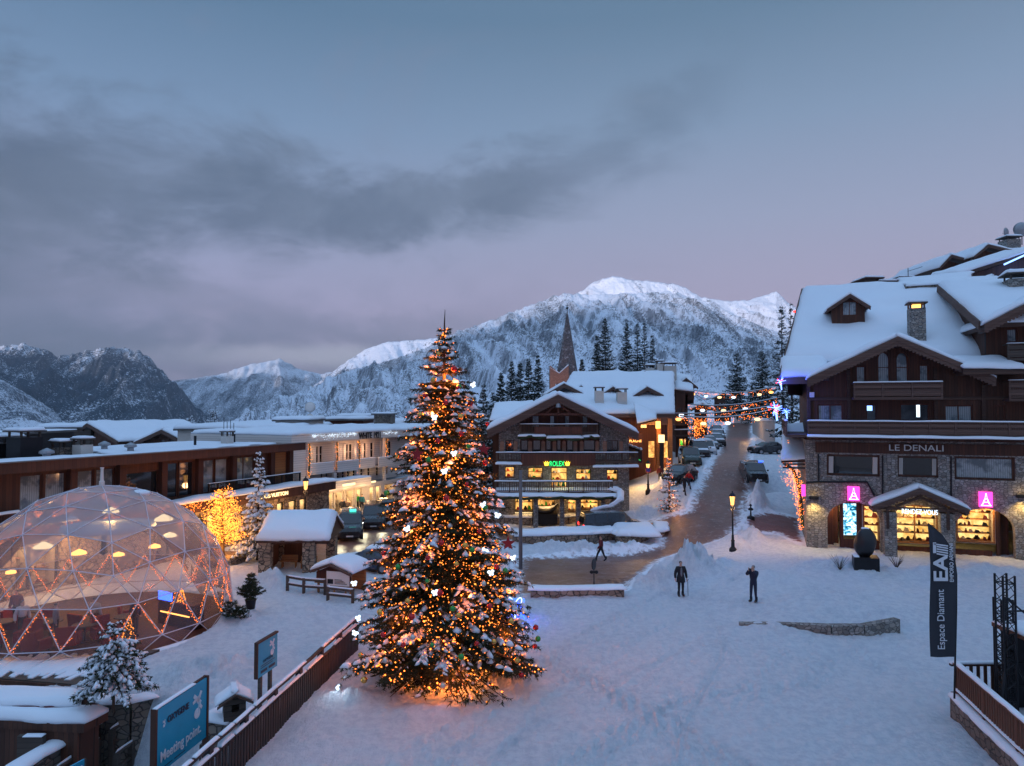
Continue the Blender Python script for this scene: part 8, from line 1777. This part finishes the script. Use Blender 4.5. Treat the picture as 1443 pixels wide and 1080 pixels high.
def lograil(lb,a,b,n,h,cap=.09,drop=.45):
 pts=[Vector(a).lerp(Vector(b),k/n)for k in range(n+1)];root=thing('rail_fence',lb,'fence',pts[0]);o=pts[0];m=MB();s=MB()
 for p in pts:q=p-o;mm=MB();mm.box(q.x-.08,q.x+.08,q.y-.08,q.y+.08,q.z-1.6,q.z+.03);mm.build('post','wood_grey',root)
 for p,q in zip(pts[:-1],pts[1:]):
  for k in range(3):m.tube([p-o-Vector((0,0,drop*k)),q-o-Vector((0,0,drop*k))],.06,7)
  s.slab(p-o+Vector((0,-.09,.05)),q-o+Vector((0,-.09,.05)),q-o+Vector((0,.09,.05)),p-o+Vector((0,.09,.05)),cap,.15,.02)
 m.build('rails','wood_grey',root);s.build('snow_cap','snow_soft',root,True);return root
lograil('snow lined log rail descending in front of the stone wall',pz(80,1084,-.9),pz(138,1044,-.9),2,1);lograil('log rail fence with snow on top behind the big blue sign',pz(158,1028,-.6),pz(222,992,-.6),3,1);lograil('lower log rail with snow behind the left edge of the big sign',pz(165,1062,-1.2),pz(222,1022,-1.2),3,1)
lograil('log rail fence between the big sign and the little wooden hut',pz(286,1050,-.9),pz(345,1010,-.75),3,1,.06)
m=MB();a,b,c,d=pz(130,1100,ZL+.03),pz(330,1100,ZL+.03),pz(300,1035,ZL+.03),pz(175,1030,ZL+.03);m.face([a,b,c,d]);plain('red_floor',(.055,.025,.028),.8,var=.4);o=m.build('path','red_floor');tag(o,kind='structure')
stonewall('planter_wall','curved dark planter wall around the squat snowy pine',[pz(128,985,.05),pz(150,994,.05),pz(185,992,.05),pz(215,985,.05)],.12,.3,.12,zb=-2.5,m_='stone_dark')
q=pz(330,1010,.35);Hf=Fr((q.x,q.y,.3),.45);ht=thing('wooden_hut','tiny weathered wooden hut with a pointed snow roof on a stone base by the fence','hut',Hf.o,.45)
m=MB();m.wall(-.32,.32,0,0,[(-.1,.12,.28,.5)],t=.05,y=-.25,top=lambda q:.80-abs(q)*.55,brk=(0,));m.box(-.32,-.27,-.2,.3,0,.62);m.box(.27,.32,-.2,.3,0,.62);m.box(-.27,.27,.25,.3,0,.62);m.build('wall','wood_grey',ht);gable(ht,0,.86,-.48,.58,.48,.58,-.38,.42,.04,.13,scal=False,purlins=False,barge=.07)
stonewall('stone_pillar','squat stone base with snow under the tiny wooden hut',[pz(297,1012,.15),pz(330,1016,.15)],.1,.8,.2,zb=-2.5,m_='stone_dark',cat='wall')
# == RIGHT DECK, STAGE TRUSS AND FLAG
wa,wb=Vector((14.35,23.6)),Vector((11.9,11.5));wd=(wb-wa).normalized();yd_=math.atan2(-wd.y,-wd.x);WLn=(wb-wa).length
Df=Fr((wb.x,wb.y,0),yd_);dk=thing('terrace','raised timber terrace with a brown slat railing on a stone wall at the right edge','terrace',Df.o,yd_)
m=MB();m.box(0,WLn,-.55,0,-.8,.55);m.box(WLn-.4,WLn,-6,-.56,-.8,.55);each(m,'stone_wall','stone_dark',dk);m=MB();m.slab((-.1,-.62+.6,.55),(WLn+.1,.05,.55),(WLn+.1,-.6,.55),(0,-.6,.55),.1,.3,.03);
m=MB();m.slab((0,-.62,.55),(WLn+.05,-.62,.55),(WLn+.05,.06,.55),(0,.06,.55),.14,.3,.06);m.build('snow_cap','snow_soft',dk,True)
m=MB();m.box(0,WLn-.4,-6,-.56,.3,.5);m.build('deck','wood_deck',dk);m=MB();m.slab((.5,-6,.5),(WLn-.4,-6,.5),(WLn-.4,-.7,.5),(.5,-.7,.5),.12,.5,.1);m.build('snow_cover','snow_soft',dk,True)
rl_=MB();sl2_=MB();sn=MB();x=.1
while x<WLn-.1:sl2_.box(x,x+.09,-.18,-.15,.78,1.56);x+=.155
for k in range(7):
 xx=WLn-.08-k*2.0
 if xx>0:mm=MB();mm.box(xx-.06,xx+.06,-.24,-.14,.6,1.66);mm.build('post','wood_deck',dk)
rl_.box(0,WLn,-.28,-.10,1.60,1.67);rl_.box(0,WLn,-.2,-.14,.74,.82);rl_.build('handrail','wood_deck',dk);sl2_.build('railing','wood_deck',dk)
sn.slab((0,-.29,1.67),(WLn,-.29,1.67),(WLn,-.09,1.67),(0,-.09,1.67),.09,.2,.02);sn.slab((0,-.24,.82),(WLn,-.24,.82),(WLn,-.1,.82),(0,-.1,.82),.06,.2,.03);sn.build('snow_cap','snow_soft',dk,True)
bf_=thing('slat_railing','dark back railing of the terrace with snow on its top','railing',(14.5,23.7,.5));m=MB()
for k in range(8):m.box(.12+k*.235,.22+k*.235,0,.04,0,1.0)
m.build('slats','wood_board',bf_);m=MB();m.box(-.05,2.3,-.04,.08,1.0,1.07);m.box(-.05,2.3,-.02,.02,.1,.16);m.build('handrail','wood_board',bf_);m=MB();m.slab((-.05,-.06,1.07),(2.3,-.06,1.07),(2.3,.1,1.07),(-.05,.1,1.07),.09,.2,.02);m.build('snow_cap','snow_soft',bf_,True)
def truss(root,x,y,w,z0,z1,name='truss_column'):
 m=MB();cs=[(x,y),(x+w,y),(x+w,y+w),(x,y+w)]
 for a,b in cs:m.tube([(a,b,z0),(a,b,z1)],.032,6)
 z_=z0;k=0
 while z_<z1-.1:
  zn=min(z1,z_+w*.8)
  for i in range(4):
   a,b=cs[i],cs[(i+1)%4];a,b=(a,b)if k%2 else(b,a);m.tube([(a[0],a[1],z_),(b[0],b[1],zn)],.014,4)
   if k%4==0:m.tube([(a[0],a[1],z_),(b[0],b[1],z_)],.018,4)
  z_=zn;k+=1
 return m.build(name,'metal_dark',root)
tp=P(1413,812,21.5);st=thing('stage_truss','black lattice truss tower of an open air stage at the right edge','truss tower',(tp.x,21.5,.4));truss(st,0,0,.36,-.3,tp.z-.4);truss(st,.55,.9,.36,-.3,3.6)
m=MB()
for z_ in(3.45,2.75,1.9,1.2):m.tube([(.3,.2,z_),(4,.6,z_-.05)],.03,6)
m.tube([(.1,0,3.9),(1.4,-.6,2.6)],.025,5);m.tube([(.4,0,1.8),(1.6,.2,-.3)],.03,5);m.tube([(.0,0,1.7),(-.45,-.3,.1)],.05,6)
m.build('crossbars','metal_dark',st)
sg_=thing('stage','dark stage platform with snow on its deck behind the truss tower','stage',(tp.x+.5,20.2,.4));q=P(1418,903,21).z-.4;m=MB();m.box(0,6,-.6,2.6,q-.12,q);m.build('deck','wood_deck',sg_);m=MB();m.slab((0,-.6,q),(6,-.6,q),(6,2.6,q),(0,2.6,q),.1,.4,.04);m.build('snow_cover','snow_soft',sg_,True);m=MB()
for k in range(7):
 for y in(-.4,1,2.3):m.tube([(.2+k*.8,y,-.5),(.2+k*.8,y,q-.12)],.035,5)
for k in range(6):m.tube([(.2+k*.8,-.4,0),(1.0+k*.8,-.4,q-.2)],.02,4);m.tube([(1.0+k*.8,-.4,0),(.2+k*.8,-.4,q-.2)],.02,4)
m.build('scaffold','metal_dark',sg_);m=MB();m.box(.3,6,2.4,2.5,-.4,q-.1);m.build('skirt','metal_dark',sg_)
FD=22.4;fl_=thing('feather_flag','tall dark feather flag with white vertical lettering at the right','banner',P(1345.5,960,FD));o=fl_.location
outl=[(1312,924),(1346,927),(1347.5,860),(1348,810),(1345,788),(1338,770),(1328,755),(1317,745),(1307,738),(1309,770),(1310.5,820),(1311,870)]
def FV(px,py,y=0):p=P(px,py,FD)-o;return(p.x,y,p.z)
rows=np.linspace(0,1,40);m=MB();V_=[]
lx=lambda py:np.interp(py,[738,770,820,870,927],[1307,1309,1310.5,1311,1312]);rx=lambda py:np.interp(py,[738,745,755,770,788,810,860,927],[1308,1317,1328,1338,1345,1348,1347.5,1346])
nc_=9
for i in range(41):
 py=738+(926-738)*i/40
 for j in range(nc_):px=lx(py)+(rx(py)-lx(py))*j/(nc_-1);V_.append(FV(px,py,.05*math.sin(j*.7+py*.03)*(1-j/(nc_-1))-.0))
n0=len(V_);V_+=[(x,y+.012,z_)for x,y,z_ in V_];m.v=V_
for i in range(40):
 for j in range(nc_-1):a=i*nc_+j;m.f+=[(a,a+nc_,a+nc_+1,a+1),(n0+a,n0+a+1,n0+a+nc_+1,n0+a+nc_)];m.mi+=[0,0]
plain('flag_cloth',(.022,.026,.036),.7,var=.15);m.build('cloth','flag_cloth',fl_,True)
m=MB();pl_=[FV(1345.5,985,.02)]+[FV(rx(py)+.6,py,.02)for py in(926,860,810,788,770,755,745,738)];m.tube(pl_,[.03]*3+[.022]*3+[.014]*3,7);m.build('pole','metal_dark',fl_)
sc=FD/1000;plain('flag_print',(.62,.64,.68),.6,var=.05)
def ftext(s,x0,x1,y0,y1,**kw):
 c=FV((x0+x1)/2,(y0+y1)/2,-.07);return text(s,.5,'lettering','flag_print',fl_,c,(PI/2,-PI/2,0),width=(y1-y0)*sc,height=(x1-x0)*sc,ext=.004,**kw)
ftext('EA',1313.5,1333.5,781.5,818,bold=.012);ftext('EMPORIO ARMANI',1336,1341.5,766,819,bold=.004);ftext('Espace Diamant',1319,1332,831,913)
m=MB()
for k in range(5):y0=765+k*3.4;a=FV(1318+(0 if k else-4),y0+2.2,-.075);b=FV(1334,y0+5-k*.0,-.07);m.hexa([(a[0],-.075,a[2]),(b[0],-.075,b[2]),(b[0],-.068,b[2]),(a[0],-.068,a[2]),(a[0],-.075,a[2]+.042),(b[0],-.075,b[2]+.042),(b[0],-.068,b[2]+.042),(a[0],-.068,a[2]+.042)])
a,b=FV(1313,779,-.07),FV(1317,764,-.07);m.box(a[0],b[0],-.075,-.068,a[2],b[2]);m.build('numeral','flag_print',fl_)
# == SMALL LIGHTS NEAR THE TREE
q=G(476,975);root=thing('spotlight','small white ground spotlight in the snow left of the big tree','spotlight',q);m=MB();m.tube([(0,0,.12),(.06,.1,.2)],.08,10);m.build('housing','metal_grey',root,True);m=MB();m.tube([(-.02,-.03,.10),(.0,.0,.12)],.075,10);m.build('lens','glow_white',root);light('glow',(0,-.1,.3),6,(.8,.9,1),.06,parent=root)
q=G(713,874);q.z-=.05;root=thing('light_sculpture','glowing blue gift box light sculpture behind the right side of the big tree','light sculpture',q);m=MB();s=.85
for a,b in(((0,0),(s,0)),((s,0),(s,s)),((s,s),(0,s)),((0,s),(0,0))):
 for z_ in(0,.8):m.tube([(*a,z_),(*b,z_)],.03,5)
 m.tube([(*a,0),(*a,.8)],.03,5)
 for k in range(1,6):
  f=k/6;p=Vector((*a,0)).lerp(Vector((*b,0)),f);m.tube([p,p+Vector((0,0,.8))],.012,4)
m.build('box_frame','glow_blue',root);m=MB()
for sgn in(-1,1):m.tube([(s/2+sgn*.32*math.sin(t),0,.85+.32*math.sin(t)*math.cos(t)+.12*math.sin(t))for t in np.linspace(0,PI,12)],.022,5)
m.tube([(s/2,-.02,0),(s/2,-.02,.85)],.03,5);m.build('bow','glow_white',root);light('glow',(.4,-.5,.5),45,(.06,.15,1),.2,parent=root)
# == AIR
def hazefn():
 m=bpy.data.materials.new('haze');m.use_nodes=True;t=NT(m.node_tree);[t.n.remove(n)for n in list(t.n)if n.type=='BSDF_PRINCIPLED']
 out=[n for n in t.n if n.type=='OUTPUT_MATERIAL'][0];v=t.add('ShaderNodeVolumePrincipled',{'Color':(.72,.80,.95,1),'Density':.00005,'Anisotropy':.1});t.l.new(v.outputs[0],out.inputs['Volume']);MATS['haze']=m
hazefn();hz_=MB().box(-13000,13000,-4500,9500,-420,1450).build('haze','haze');tag(hz_,kind='stuff')
